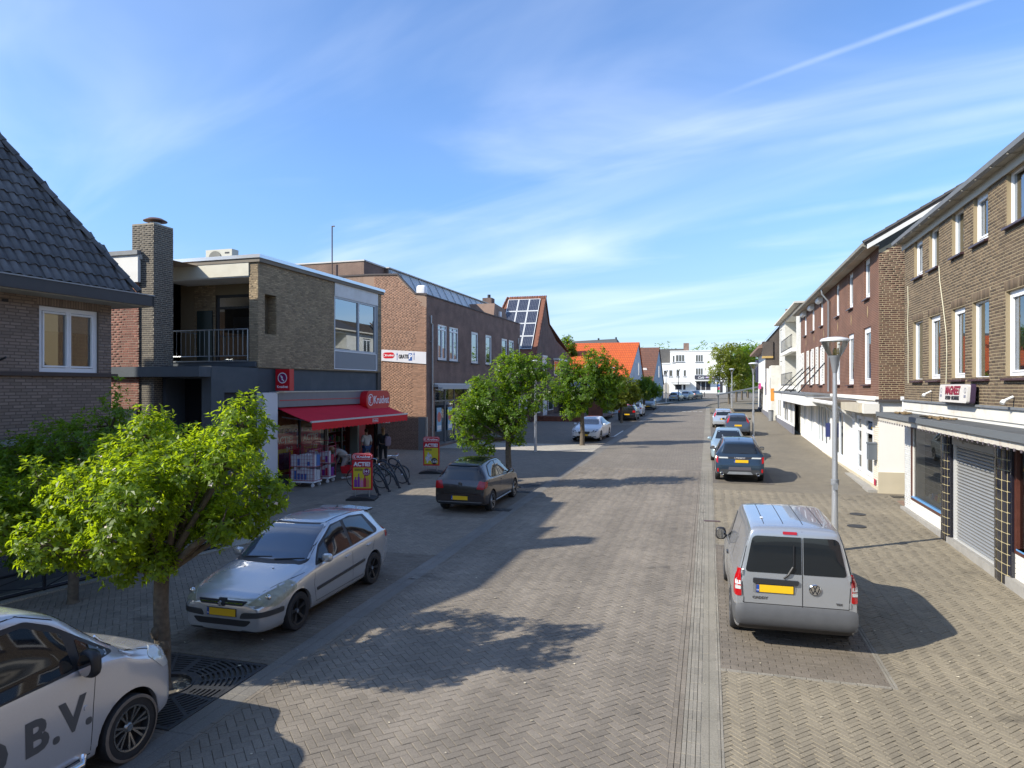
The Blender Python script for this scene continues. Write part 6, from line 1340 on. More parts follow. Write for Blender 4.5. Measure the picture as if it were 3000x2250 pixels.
    def plate(s, y_ax, x, z, w=.52, h=.11, blue=True):
        r = [s.hit(x+dx, z+dz, y_ax)[0].y for dx in (-w/2, w/2, 0) for dz in (-h/2, h/2)]; y = (max(r) if y_ax == 'F' else min(r)); sy = 1 if y_ax == 'F' else -1
        p = MB(); p.box(x-w/2-.008, x+w/2+.008, y, y+sy*.012, z-h/2-.008, z+h/2+.008, 0); o = p.build('number_plate', [BLACKP], s.root)
        q = MB(); q.box(x-w/2, x+w/2, y+sy*.012, y+sy*.017, z-h/2, z+h/2); q.build('plate_face', mat('plate_yellow', (.78, .47, .01), .45), o)
        b0 = x+(w/2-.04 if y_ax == 'F' else -w/2); q = MB(); q.box(b0, b0+.04, y+sy*.017, y+sy*.019, z-h/2, z+h/2); q.build('plate_band', mat('plate_blue', (.01, .06, .32), .45), o)
        text('NL', .03, WLET, o, TR(b0+.02, y+sy*.0195, z-.025, rx=PI/2, rz=(PI if y_ax == 'F' else 0)) if y_ax == 'B' else Matrix.Translation((b0+.02, y+sy*.0195, z-.025)) @ Matrix.Rotation(PI, 4, 'Z') @ Matrix.Rotation(PI/2, 4, 'X'), ext=.0005)
SEAM = mat('panel_gap', (.012, .012, .013), .8)
CARG = mat('car_glass', (.010, .013, .016), .04, spec=.55, coat=.35); CARG2 = mat('car_glass_blueish', (.055, .072, .10), .05, spec=.9, coat=1.0)
def paint(name, col, metal=.55, rough=.30): return mat(name, col, rough, metal, coat=.8, nz=(60, .02), bump=None)
SILVER = paint('silver_car_paint', (.56, .57, .575), .6, .24); SILVW = paint('silver_van_paint', (.40, .415, .43), .55, .26); BROWN = paint('dark_brown_car_paint', (.060, .044, .037), .5, .22)
WHITEC = paint('white_car_paint', (.66, .67, .69), .1); VITO = paint('silver_white_van_paint', (.60, .60, .61), .45, .26); NAVY = paint('petrol_blue_car_paint', (.024, .044, .070), .5)
LIGHTB = paint('ice_blue_car_paint', (.33, .43, .48), .4); DKG = paint('grey_blue_car_paint', (.07, .085, .11), .5); BLK = paint('black_car_paint', (.012, .012, .014), .3)
GREYG = paint('grey_green_car_paint', (.17, .19, .18), .5); REDC = paint('red_roof_paint', (.45, .01, .03), .2); BEIGEC = paint('pale_beige_car_paint', (.42, .41, .37), .4)
LENS_R = mat('red_tail_lens', (.36, .004, .006), .2, coat=.25); LENS_W = mat('clear_lens', (.50, .51, .48), .08, coat=1.0); LENS_Y = mat('yellowed_headlight_lens', (.34, .34, .26), .22, coat=.2, nz=(9, .3)); TRIM = mat('dark_bumper_plastic', (.035, .037, .04), .55, nz=(6, .1))
ALLOY = mat('alloy_wheel', (.45, .46, .47), .28, .9); DALLOY = mat('dark_alloy_wheel', (.06, .06, .062), .35, .7)

# ---- silver hatchback facing the camera (left foreground)
ST307 = [(2.105, .40, .21, .53, .34, .58), (2.10, .62, .20, .55, .5, .62), (2.05, .71, .19, .58, .60, .69), (1.93, .79, .185, .64, .66, .76), (1.74, .835, .185, .70, .69, .82), (1.35, .862, .19, .79, .73, .905), (1.02, .866, .19, .845, .74, .96), (.86, .866, .19, .865, .72, .99),
         (.66, .866, .19, .88, .69, 1.11), (.40, .866, .19, .895, .64, 1.275), (.10, .866, .19, .91, .605, 1.42), (-.15, .866, .19, .92, .59, 1.49), (-.55, .866, .19, .935, .585, 1.515), (-1.0, .862, .19, .95, .575, 1.50), (-1.45, .855, .19, .965, .56, 1.45), (-1.68, .85, .2, .975, .55, 1.41), (-1.86, .835, .22, .975, .59, 1.18), (-1.98, .81, .25, .95, .63, 1.0), (-2.06, .77, .28, .88, .62, .92), (-2.10, .66, .34, .74, .55, .80), (-2.105, .45, .42, .6, .4, .66)]
c = Car('silver_hatchback', 'silver five-door hatchback parked facing the camera beside the nearest street tree, black wheels', 'car', (-7.32, 11.13, gz(11.13)), PI, SILVER, ST307, (1.30, -1.31, .755), .31, .365, steps=4)
ws = rpoly([(-.66, .985), (.66, .985), (.545, 1.44), (-.545, 1.44)], [.05, .05, .06, .06]); wsb = rpoly([(-.70, .965), (.70, .965), (.575, 1.462), (-.575, 1.462)], .05)
c.decal('windscreen_seal', wsb, 'F', BLACKP, off=.003, cell=.06); c.decal('windscreen', ws, 'F', CARG2, off=.008, cell=.06)
for ax in 'LR':
    c.decal('window_surround', rpoly([(.74, .905), (-1.52, 1.0), (-1.58, 1.05), (-1.36, 1.385), (-.8, 1.455), (-.1, 1.425), (.42, 1.18)], .03), ax, BLACKP, off=.003, cell=.06)
    for P in ([(.66, .935), (.30, .945), (.27, 1.20), (.42, 1.135)], [(.26, .945), (-.42, .968), (-.42, 1.425), (-.10, 1.40), (.22, 1.235)], [(-.52, .972), (-1.42, 1.015), (-1.24, 1.365), (-.8, 1.425), (-.52, 1.43)]):
        c.decal('side_window', rpoly(P, .025), ax, CARG, off=.007, cell=.22)
    c.seam([(.80, .34), (.86, .62), (.80, .90)], ax); c.seam([(-.46, .30), (-.45, .96)], ax); c.seam([(-1.22, .62), (-1.30, .78), (-1.46, 1.0)], ax); c.seam([(.80, .32), (-.98, .32)], ax, .009)
    c.decal('rub_strip', rpoly([(.78, .50), (-.92, .56), (-.92, .61), (.78, .55)], .02), ax, TRIM, off=.014, cell=.1, depth=.02)
    for y in (-.28, -1.12): c.decal('door_handle', rpoly([(y+.09, .80+(y < -1)*.02), (y-.09, .805+(y < -1)*.02), (y-.09, .84+(y < -1)*.02), (y+.09, .835+(y < -1)*.02)], .015), ax, SILVER, off=.028, cell=.1, depth=.03)
    c.decal('tail_light', rpoly([(-1.88, .82), (-2.02, .84), (-2.02, 1.0), (-1.80, 1.06)], .03), ax, LENS_R, off=.006)
    c.decal('headlight', rpoly([(2.05, .60), (1.86, .57), (1.34, .72), (1.38, .85), (1.60, .83)], .03), ax, LENS_Y, off=.006, cell=.05)
for sx in (1, -1):
    q = lambda P: [(sx*a, b_) for a, b_ in P]
    c.decal('headlight', rpoly(q([(.46, .61), (.80, .62), (.83, .78), (.74, .82), (.58, .73)]), .03), 'F', LENS_Y, off=.008, cell=.05)
    m = MB(); m.sup((sx*.71, 1.915, .71), (.05, .03, .05), .9, 12); m.sup((sx*.60, 1.985, .67), (.04, .03, .04), .9, 12); m.build('reflector', CHROME, c.root, smooth=True)
    c.decal('bumper_strip', rpoly(q([(.33, .41), (.80, .45), (.80, .53), (.37, .50)]), .03), 'F', TRIM, off=.014, cell=.06, depth=.03)
    c.decal('washer_jet', rpoly([(sx*.28-.012, 1.16), (sx*.28+.012, 1.16), (sx*.28+.012, 1.19), (sx*.28-.012, 1.19)], .005), 'T', BLACKP, off=.006, cell=.05)
    c.decal('wheel_side_strip', rpoly([(2.03, .45), (1.70, .45), (1.70, .53), (2.03, .53)], .03), 'R' if sx > 0 else 'L', TRIM, off=.014, depth=.03)
c.decal('grille', rpoly([(-.38, .60), (.38, .60), (.45, .67), (-.45, .67)], .02), 'F', BLACKP, off=.006, cell=.05); c.decal('grille_bar', rpoly([(-.38, .625), (.38, .625), (.38, .645), (-.38, .645)], .004), 'F', CHROME, off=.016, cell=.05)
bd = c.decal('badge', rpoly([(-.06, .585), (.06, .585), (.07, .69), (-.07, .69)], .01), 'F', BLACKP, off=.020, cell=.05)
lm = MB(); lp_ = [(-.03, .0), (-.01, .035), (-.025, .06), (0, .078), (.02, .062), (.005, .045), (.035, .05), (.02, .025), (.035, -.005), (.015, .005), (-.005, .02), (-.015, -.005)]
lm.prism([(x*1.1, 2.14,   .60+z) for x, z in lp_], (0, .006, 0)); lm.build('lion_emblem', CHROME, bd)
c.decal('lower_grille', rpoly([(-.44, .29), (.44, .29), (.54, .385), (-.54, .385)], .05), 'F', BLACKP, off=.006, cell=.05)
c.plate('F', -.0, .49, .52, .11)
c.seam([(-.80, 1.05), (-.72, 1.45), (-.55, 1.93)], 'T'); c.seam([(.80, 1.05), (.72, 1.45), (.55, 1.93)], 'T')
c.decal('cowl', rpoly([(-.68, .84), (.68, .84), (.62, .93), (-.62, .93)], .03), 'T', BLACKP, off=.005, cell=.08)
for x0, x1 in ((-.62, -.1), (.0, .55)): h0, _, _ = c.hit(x0, 1.03, 'F'); h1_, _, _ = c.hit(x1, 1.0, 'F'); m = MB(); m.tube([h0+Vector((0, .03, .0)), h1_+Vector((0, .05, .01))], .010, 5); m.build('wiper', BLACKP, c.root)
c.mirrors(.52, .985); c.put_wheels(DALLOY, 5)
m = MB(); rows = [[(x, -1.58+.05*(1-abs(x)/.6), 1.438-.03*abs(x)) for x in np.linspace(-.56, .56, 9)], [(x, -1.84+.05*abs(x), 1.445-.03*abs(x)) for x in np.linspace(-.58, .58, 9)]]; m.grid(rows); m.grid([[(a, b_, z-.03) for a, b_, z in r] for r in rows]); m.grid([rows[1], [(a, b_, z-.03) for a, b_, z in rows[1]]]); m.build('roof_spoiler', SILVER, c.root)
m = MB(); m.prism([(0, -1.30, 1.485), (0, -1.42, 1.485), (0, -1.40, 1.53)], (.012, 0, 0)); m.build('aerial', BLACKP, c.root)
for ax in (-1, 1): c.seam([(ax*.50, .0), (ax*.52, -.7), (ax*.50, -1.5)], 'T', .02, 'roof_channel')

# ---- silver delivery van seen from behind (right)
STCAD = [(2.20, .40, .36, .60, .36, .66), (2.18, .66, .28, .62, .6, .70), (2.08, .80, .22, .68, .70, .80), (1.85, .87, .2, .78, .76, .92), (1.30, .895, .2, .92, .80, 1.05), (1.05, .897, .2, .98, .78, 1.13), (.80, .897, .2, 1.02, .74, 1.33), (.45, .885, .2, 1.08, .68, 1.66), (.15, .885, .2, 1.08, .655, 1.80), (-.4, .885, .2, 1.08, .65, 1.86), (-1.6, .882, .2, 1.08, .645, 1.865), (-2.0, .875, .24, 1.08, .635, 1.85), (-2.10, .865, .28, 1.08, .63, 1.83), (-2.135, .858, .32, 1.07, .635, 1.76), (-2.165, .852, .36, 1.04, .66, 1.50), (-2.19, .846, .38, .95, .72, 1.22), (-2.205, .842, .39, .80, .78, 1.0), (-2.21, .832, .40, .62, .78, .75), (-2.212, .80, .42, .5, .76, .58)]
c = Car('silver_delivery_van', 'silver compact delivery van parked on the right with its twin rear doors towards the camera', 'delivery van', (1.22, 13.20, gz(13.2)), math.radians(.8), SILVW, STCAD, (1.37, -1.31, .80), .32, .375, steps=4, tumble=.62)
c.decal('rear_window', rpoly([(-.71, 1.17), (.085, 1.17), (.085, 1.715), (-.60, 1.715)], [.06, .01, .01, .08]), 'B', CARG, off=.006, cell=.08); c.decal('rear_window', rpoly([(.115, 1.17), (.71, 1.17), (.60, 1.715), (.115, 1.715)], [.01, .06, .08, .01][:4]), 'B', CARG, off=.006, cell=.08)
c.seam([(.10, .68), (.10, 1.80)], 'B', .012); c.seam([(-.735, .70), (.735, .70)], 'B', .012); c.seam([(-.735, .70), (-.765, 1.20), (-.64, 1.76)], 'B', .012); c.seam([(.735, .70), (.765, 1.20), (.64, 1.76)], 'B', .012)
for sx in (-1, 1):
    P = [(sx*.765, .80), (sx*.845, .80), (sx*.855, 1.21), (sx*.775, 1.19)]
    o = c.decal('tail_light', rpoly(P, .02), 'B', LENS_R, off=.012, cell=.06, depth=.03)
    c.decal('clear_lens', rpoly([(sx*.775, .97), (sx*.845, .97), (sx*.845, 1.03), (sx*.775, 1.025)], .008), 'B', LENS_W, off=.018, parent=o); c.decal('clear_lens', rpoly([(sx*.775, .90), (sx*.845, .90), (sx*.845, .95), (sx*.775, .95)], .008), 'B', LENS_W, off=.018, parent=o)
    ax = 'R' if sx > 0 else 'L'
    c.decal('tail_light_side', rpoly([(-2.19, .80), (-2.08, .82), (-2.09, 1.19), (-2.16, 1.21)], .02), ax, LENS_R, off=.008)
    c.decal('side_window', rpoly([(.98, 1.10), (.12, 1.12), (.12, 1.64), (.36, 1.62)], .04), ax, CARG, off=.006); c.seam([(.08, .3), (.05, 1.65)], ax); c.seam([(.95, .5), (1.0, 1.05)], ax); c.seam([(-.2, .62), (-2.0, .62)], ax, .012); c.seam([(-1.0, .35), (-.98, 1.7)], ax)
    c.decal('door_handle', rpoly([(.0, .92), (-.18, .92), (-.18, .96), (.0, .96)], .01), ax, BLACKP, off=.02, depth=.03)
    for z in (.72, 1.12): m = MB(); m.box(sx*.75-.012, sx*.75+.012, -2.222 if z < .9 else -2.21, -2.17, z, z+.08); m.build('hinge', SILVW, c.root)
c.decal('high_brake_light', rpoly([(-.17, 1.75), (.03, 1.75), (.03, 1.79), (-.17, 1.79)], .01), 'B', LENS_R, off=.012, cell=.06)
m = MB(); rows = []
for z, w_, y in ((.24, .80, -2.19), (.27, .86, -2.245), (.38, .885, -2.255), (.46, .875, -2.245), (.495, .85, -2.21)):
    rows.append([(w_*math.sin(t)*1.0 if abs(t) < 1.4 else w_*math.copysign(1, t), y+(.32*(1-math.cos(t))**1.6 if abs(t) > .2 else 0), z) for t in np.linspace(-1.5, 1.5, 25)])
rows = [[(w_*max(-1, min(1, t*1.12)), y+.42*max(0, abs(t)-.86)/.14*(.9 if abs(t) < 1 else 1), z) for t in np.linspace(-1, 1, 31)] for z, w_, y in ((.36, .83, -2.20), (.39, .865, -2.245), (.50, .885, -2.26), (.64, .88, -2.25), (.69, .86, -2.21))]
m.grid(rows); m.build('rear_bumper', mat('grey_bumper_plastic', (.075, .077, .08), .6, nz=(9, .08)), c.root, smooth=True, sharp=50)
c.decal('plate_recess', rpoly([(-.60, .86), (.0, .86), (.03, 1.03), (-.60, 1.03)], .03), 'B', mat('recess_shade', (.28, .29, .30), .3, .5), off=.003); c.plate('B', -.29, .935, .52, .11)
c.decal('plate_handle', rpoly([(-.60, 1.01), (.04, 1.01), (.05, 1.075), (-.60, 1.085)], .02), 'B', BLACKP, off=.03, depth=.04)
lg_ = swirl(c.root, Matrix.Translation((.27, -2.213, .93)), .001) if 0 else None
m = MB(); m.lathe([(.0, -2.215), (.078, -2.215), (.085, -2.222), (.078, -2.228), (.0, -2.224)], 24, (.27, 0, .96), 0, 'Y'); bdg = m.build('badge', CHROME, c.root, smooth=True, sharp=40)
def vw(parent, T, r, mt):
    s_ = MB()
    def seg(a, b_, w_): 
        d = Vector((b_[0]-a[0], 0, b_[1]-a[1])); n = Vector((-d.z, 0, d.x)).normalized()*w_*r; A = Vector((a[0]*r, 0, a[1]*r)); B = Vector((b_[0]*r, 0, b_[1]*r)); s_.prism([A-n, B-n, B+n, A+n], (0, -.003, 0))
    for sx in (-1, 1): seg((sx*.36, .82), (0, .12), .09); seg((sx*.78, .38), (sx*.36, -.72), .09); seg((sx*.36, -.72), (0, .0), .09)
    s_.grid([[(q*math.cos(2*PI*i/24), 0, q*math.sin(2*PI*i/24)) for i in range(24)] for q in (r*.9, r)], closed=True)
    return s_.build('emblem', mt, parent, T)
vw(bdg, TR(.27, -2.229, .96), .078, BLACKP); text('CADDY', .05, mat('dark_chrome', (.2, .2, .21), .25, .9), c.root, TR(-.50, -2.214, .79, rx=PI/2), bold=.002, sx=1.25, name='model_lettering'); text('TDI', .04, mat('dark_chrome', (.2, .2, .21), .25, .9), c.root, TR(.60, -2.214, .77, rx=PI/2), bold=.002, sx=1.3, name='model_lettering')
m = MB(); m.tube([(-.16, -2.20, 1.10), (-.10, -2.22, 1.16), (-.03, -2.21, 1.28)], .018, 6); m.tube([(-.03, -2.21, 1.28), (-.02, -2.18, 1.60)], .008, 5); m.build('wiper', BLACKP, c.root)
c.mirrors(.72, 1.08, col=BLACKP, r=(.10, .06, .12)); c.put_wheels(mat('steel_wheel', (.2, .2, .21), .4, .6), 6)
for x in (-.42, -.14, .14, .42): c.seam([(x, -.2), (x, -1.9)], 'T', .010, 'roof_rib')
for x in (-.42,): m = MB(); m.sup((x, -1.5, 1.87), (.03, .03, .008), .8, 8); m.build('roof_cap', WHITE, c.root)

# ---- dark brown hatchback seen from behind (left)
STPOLO = [(1.98, .40, .36, .52, .36, .58), (1.95, .64, .24, .54, .56, .63), (1.84, .77, .19, .62, .66, .74), (1.5, .83, .185, .74, .70, .86), (1.15, .84, .185, .83, .72, .94), (.92, .84, .185, .87, .70, .98), (.6, .84, .185, .89, .64, 1.17), (.25, .84, .185, .90, .59, 1.38), (-.1, .84, .185, .91, .57, 1.455), (-.6, .84, .185, .93, .565, 1.47), (-1.1, .835, .185, .95, .555, 1.44), (-1.55, .83, .2, .97, .545, 1.385), (-1.66, .825, .21, .97, .55, 1.33), (-1.80, .815, .23, .965, .60, 1.10), (-1.88, .805, .25, .93, .66, .94), (-1.93, .795, .26, .80, .70, .80), (-1.955, .785, .27, .66, .70, .68), (-1.975, .75, .28, .5, .66, .56), (-1.98, .60, .32, .42, .52, .47)]
def small_rear(c, w=.60, z0=.97, z1=1.33): c.decal('rear_window', rpoly([(-w, z0), (w, z0), (w-.10, z1), (-w+.10, z1)], .05), 'B', CARG, off=.006, cell=.08)
c = Car('brown_hatchback', 'dark brown metallic three-door hatchback seen from behind, parked left beside the second tree', 'car', (-7.24, 21.42, gz(21.42)), 0, BROWN, STPOLO, (1.23, -1.24, .73), .30, .35, steps=4)
c.root.scale = (1, 1, 1.05); small_rear(c, .66, .965, 1.345); c.decal('roof_spoiler', rpoly([(-.55, 1.345), (.55, 1.345), (.50, 1.40), (-.50, 1.40)], .02), 'B', BLACKP, off=.02, depth=.04)
for sx in (-1, 1):
    ax = 'R' if sx > 0 else 'L'
    c.decal('tail_light', rpoly([(sx*.53, .72), (sx*.775, .71), (sx*.79, .92), (sx*.60, .95)], .03), 'B', LENS_R, off=.008, cell=.05); c.decal('tail_light_side', rpoly([(-1.93, .73), (-1.74, .78), (-1.72, .92), (-1.89, .93)], .03), ax, LENS_R, off=.008, cell=.05)
    c.decal('window_surround', rpoly([(.72, .90), (-1.30, .985), (-1.46, 1.05), (-1.20, 1.33), (-.7, 1.405), (-.1, 1.385), (.4, 1.17)], .04), ax, BLACKP, off=.003); 
    for P in ([(.62, .93), (-.45, .96), (-.45, 1.385), (-.08, 1.365), (.36, 1.16)], [(-.52, .965), (-1.26, 1.0), (-1.38, 1.05), (-1.14, 1.31), (-.7, 1.38), (-.52, 1.385)]): c.decal('side_window', rpoly(P, .03), ax, CARG, off=.007, cell=.22)
    c.seam([(.78, .36), (.80, .88)], ax); c.seam([(-.50, .32), (-.52, .95)], ax); c.seam([(.76, .32), (-.5, .32)], ax); c.decal('sill_strip', rpoly([(.80, .24), (-.85, .24), (-.85, .265), (.80, .265)], .005), ax, CHROME, off=.012)
    c.decal('door_handle', rpoly([(-.2, .80), (-.38, .81), (-.38, .84), (-.2, .83)], .01), ax, BROWN, off=.02, depth=.03)
    c.decal('headlight', rpoly([(1.9, .6), (1.55, .68), (1.5, .78), (1.75, .74)], .03), ax, LENS_W, off=.006)
c.seam([(-.70, .95), (-.50, .72), (-.50, .60), (.50, .60), (.50, .72), (.70, .95)], 'B'); c.plate('B', 0, .46, .52, .11)
c.decal('bumper_line', rpoly([(-.70, .335), (.70, .335), (.70, .35), (-.70, .35)], .005), 'B', CHROME, off=.01)
m = MB(); m.lathe([(.0, -1.945), (.05, -1.945), (.056, -1.955), (.0, -1.958)], 20, (0, 0, .86), 0, 'Y'); bdg = m.build('badge', CHROME, c.root, smooth=True, sharp=40); vw(bdg, TR(0, -1.96, .86), .05, BLACKP)
m = MB(); m.tube([(0, -1.80, .99), (-.06, -1.83, 1.0), (-.34, -1.80, 1.01)], .012, 5); m.build('wiper', BLACKP, c.root)
m = MB(); m.tube([(0, -1.40, 1.42), (0, -1.46, 1.50), (0, -1.62, 1.62)], [.008, .006, .003], 5); m.build('aerial', BLACKP, c.root)
c.decal('glass_roof', rpoly([(-.48, .05), (.48, .05), (.48, -1.15), (-.48, -1.15)], .08), 'T', mat('dark_roof_glass', (.02, .024, .018), .06, coat=1), off=.004)
c.mirrors(.55, .97, col=BROWN); c.put_wheels(ALLOY, 5, style='twin')

# ---- petrol blue SUV seen from behind (right)
STSUV = [(2.26, .45, .40, .62, .4, .68), (2.22, .72, .30, .66, .64, .76), (2.08, .86, .25, .76, .74, .90), (1.7, .91, .24, .88, .78, 1.0), (1.2, .925, .24, .97, .78, 1.07), (.95, .925, .24, 1.0, .76, 1.12), (.6, .925, .24, 1.02, .70, 1.33), (.2, .925, .24, 1.03, .65, 1.56), (-.2, .925, .24, 1.04, .635, 1.63), (-.8, .925, .24, 1.06, .62, 1.64), (-1.5, .92, .25, 1.09, .60, 1.58), (-1.85, .91, .26, 1.10, .585, 1.51), (-1.98, .905, .28, 1.09, .60, 1.36), (-2.10, .90, .30, 1.06, .66, 1.14), (-2.17, .89, .31, .98, .74, 1.03), (-2.22, .885, .32, .84, .76, .86), (-2.26, .87, .33, .62, .76, .68), (-2.27, .80, .34, .50, .7, .55), (-2.27, .60, .36, .44, .5, .48)]
c = Car('blue_suv', 'petrol blue sport utility car seen from behind, with thin light bar and twin exhausts', 'car', (1.17, 30.0, gz(30)), 0, NAVY, STSUV, (1.36, -1.37, .81), .35, .40, steps=3)
c.decal('rear_window', rpoly([(-.66, 1.12), (.66, 1.12), (.54, 1.47), (-.54, 1.47)], .05), 'B', CARG, off=.006); c.decal('light_bar', rpoly([(-.80, .93), (.80, .93), (.78, 1.0), (-.78, 1.0)], .02), 'B', BLACKP, off=.006)
for sx in (-1, 1):
    ax = 'R' if sx > 0 else 'L'
    c.decal('tail_light', rpoly([(sx*.42, .94), (sx*.76, .94), (sx*.78, .99), (sx*.45, .99)], .01), 'B', LENS_W, off=.010); c.decal('tail_light', rpoly([(sx*.80, .75), (sx*.87, .80), (sx*.88, 1.02), (sx*.80, 1.0)], .02), 'B', LENS_R, off=.010)
    c.decal('reflector', rpoly([(sx*.78, .42), (sx*.84, .42), (sx*.84, .56), (sx*.78, .56)], .01), 'B', LENS_R, off=.01); c.decal('side_window', rpoly([(.75, 1.05), (-1.35, 1.12), (-1.62, 1.25), (-1.3, 1.47), (-.5, 1.53), (.1, 1.47)], .05), ax, CARG, off=.006)
    m = MB(); m.lathe([(.055, -2.28), (.065, -2.31), (.05, -2.31), (.045, -2.25)], 16, (sx*.66, 0, .36), 0, 'Y'); m.build('exhaust', CHROME, c.root, smooth=True)
    m = MB(); m.tube([(sx*.60, .2, 1.60), (sx*.60, .1, 1.66), (sx*.59, -1.3, 1.665), (sx*.58, -1.5, 1.6)], .018, 6); m.build('roof_rail', METAL, c.root); c.seam([(-.35, .4), (-.35, 1.1)], ax)
c.decal('lower_bumper', rpoly([(-.80, .36), (.80, .36), (.70, .52), (-.70, .52)], .03), 'B', TRIM, off=.01); c.decal('silver_diffuser', rpoly([(-.48, .34), (.48, .34), (.40, .44), (-.40, .44)], .02), 'B', METAL, off=.02); c.decal('dark_panel', rpoly([(-.42, .50), (.42, .50), (.40, .62), (-.40, .62)], .01), 'B', mat('satin_purple_grey', (.09, .085, .10), .4), off=.014)
c.plate('B', .05, .84, .52, .11); text('LYNK&CO', .07, WLET, c.root, TR(0, -2.235, .965, rx=PI/2), name='bar_lettering', sx=1.2); c.seam([(-.72, 1.10), (-.70, .66), (.70, .66), (.72, 1.10)], 'B')
m = MB(); m.tube([(0, -2.12, 1.14), (.32, -2.1, 1.15)], .012, 5); m.build('wiper', BLACKP, c.root); m = MB(); m.prism([(0, -1.1, 1.62), (0, -1.3, 1.60), (0, -1.25, 1.67)], (.02, 0, 0)); m.build('aerial', BLACKP, c.root)
c.mirrors(.65, 1.06, col=NAVY); c.put_wheels(ALLOY, 5)

# ---- smaller cars along the street
STH = [(1.98, .40, .36, .52, .36, .58), (1.95, .64, .24, .54, .56, .64), (1.84, .77, .19, .62, .66, .76), (1.5, .84, .185, .76, .70, .90), (1.1, .85, .185, .86, .72, 1.0), (.9, .85, .185, .90, .70, 1.05), (.55, .85, .185, .92, .64, 1.25), (.2, .85, .185, .93, .60, 1.43), (-.2, .85, .185, .94, .58, 1.49), (-.8, .85, .185, .95, .57, 1.49), (-1.4, .84, .2, .97, .55, 1.44), (-1.66, .83, .21, .97, .55, 1.37), (-1.80, .82, .23, .965, .60, 1.12), (-1.88, .81, .25, .93, .66, .95), (-1.94, .80, .26, .78, .70, .78), (-1.975, .76, .28, .5, .66, .56), (-1.98, .60, .32, .42, .52, .47)]
def hatch(name, label, x, y, head, pt, front=False, tall=False, roof=None, scale=1.0, group=None, lights='side', z=None, st=None):
    c = Car(name, label, 'car', (x, y, gz(y) if z is None else z), head, pt, st or STH, (1.22, -1.24, .74), .31, .36, steps=2, group=group)
    c.decal('windscreen', rpoly([(-.62, 1.04), (.62, 1.04), (.50, 1.40), (-.50, 1.40)], .04), 'F', CARG, off=.006, cell=.12); c.decal('rear_window', rpoly([(-.58, 1.0), (.58, 1.0), (.46, 1.36), (-.46, 1.36)], .05), 'B', CARG, off=.006, cell=.12)
    for sx in (-1, 1):
        ax = 'R' if sx > 0 else 'L'
        for P in ([(.62, .97), (-.40, .99), (-.40, 1.42), (-.05, 1.41), (.34, 1.22)], [(-.48, .99), (-1.30, 1.02), (-1.25, 1.33), (-.8, 1.41), (-.48, 1.42)]): c.decal('side_window', rpoly(P, .03), ax, CARG, off=.006, cell=.12)
        if lights == 'tall': c.decal('tail_light', rpoly([(sx*.60, .98), (sx*.72, .86), (sx*.70, 1.05), (sx*.56, 1.38), (sx*.50, 1.38)], .02), 'B', LENS_R, off=.012, cell=.1)
        else: c.decal('tail_light', rpoly([(sx*.52, .78), (sx*.77, .78), (sx*.78, .94), (sx*.56, .95)], .03), 'B', LENS_R, off=.008, cell=.1)
        c.decal('headlight', rpoly([(sx*.42, .60), (sx*.72, .62), (sx*.76, .76), (sx*.55, .74)], .03), 'F', LENS_W, off=.008, cell=.1); c.decal('headlight_side', rpoly([(1.9, .62), (1.6, .66), (1.55, .80), (1.85, .74)], .03), ax, LENS_W, off=.006, cell=.12); c.seam([(-.44, .35), (-.44, .97)], ax)
    c.decal('grille', rpoly([(-.38, .56), (.38, .56), (.42, .66), (-.42, .66)], .02), 'F', BLACKP, off=.006, cell=.1); c.decal('lower_grille', rpoly([(-.5, .26), (.5, .26), (.55, .38), (-.55, .38)], .03), 'F', BLACKP, off=.006, cell=.1); c.plate('F', 0, .46); c.plate('B', 0, .60 if lights != 'tall' else .72)
    if roof: c.decal('roof_panel', rpoly([(-.56, .1), (.56, .1), (.54, -1.5), (-.54, -1.5)], .1), 'T', roof, off=.006, cell=.15)
    c.mirrors(.60, 1.02, col=BLACKP if lights == 'tall' else pt); c.put_wheels(ALLOY, 6); return c
hatch('ice_blue_hatchback', 'ice blue hatchback facing the camera just beyond the petrol blue car', .95, 36.2, PI, LIGHTB)
hatch('grey_blue_hatchback', 'grey blue hatchback with tall rear lights beside the second right-hand lamp', 1.95, 51.3, 0, DKG, lights='tall')
hatch('silver_small_car', 'silver small car with tall red rear lights, farthest of the cars parked on the right', 1.15, 58.4, 0, SILVER, lights='tall')
hatch('red_roof_hatchback', 'black hatchback with bright red roof, parked left beyond the white saloon', -7.25, 65.6, 0, BLK, roof=REDC)
cw = hatch('white_crossover', 'white crossover parked just behind the red-roofed black car', -7.3, 72.3, 0, WHITEC)
hatch('grey_green_hatchback', 'grey green hatchback facing the camera, last car before the corner on the left', -7.1, 86.3, PI, GREYG)
hatch('silver_coupe', 'silver car with red rear lights parked at the bend, leftmost of the three distant cars', -5.1, 117.5, math.radians(-12), SILVER)
hatch('beige_hatchback', 'pale beige hatchback facing the camera, middle of the three distant cars', -3.7, 123.2, PI-math.radians(15), BEIGEC)
hatch('dark_grey_car', 'dark grey car parked farthest away before the white café building', -2.3, 128.6, math.radians(-20), DKG)
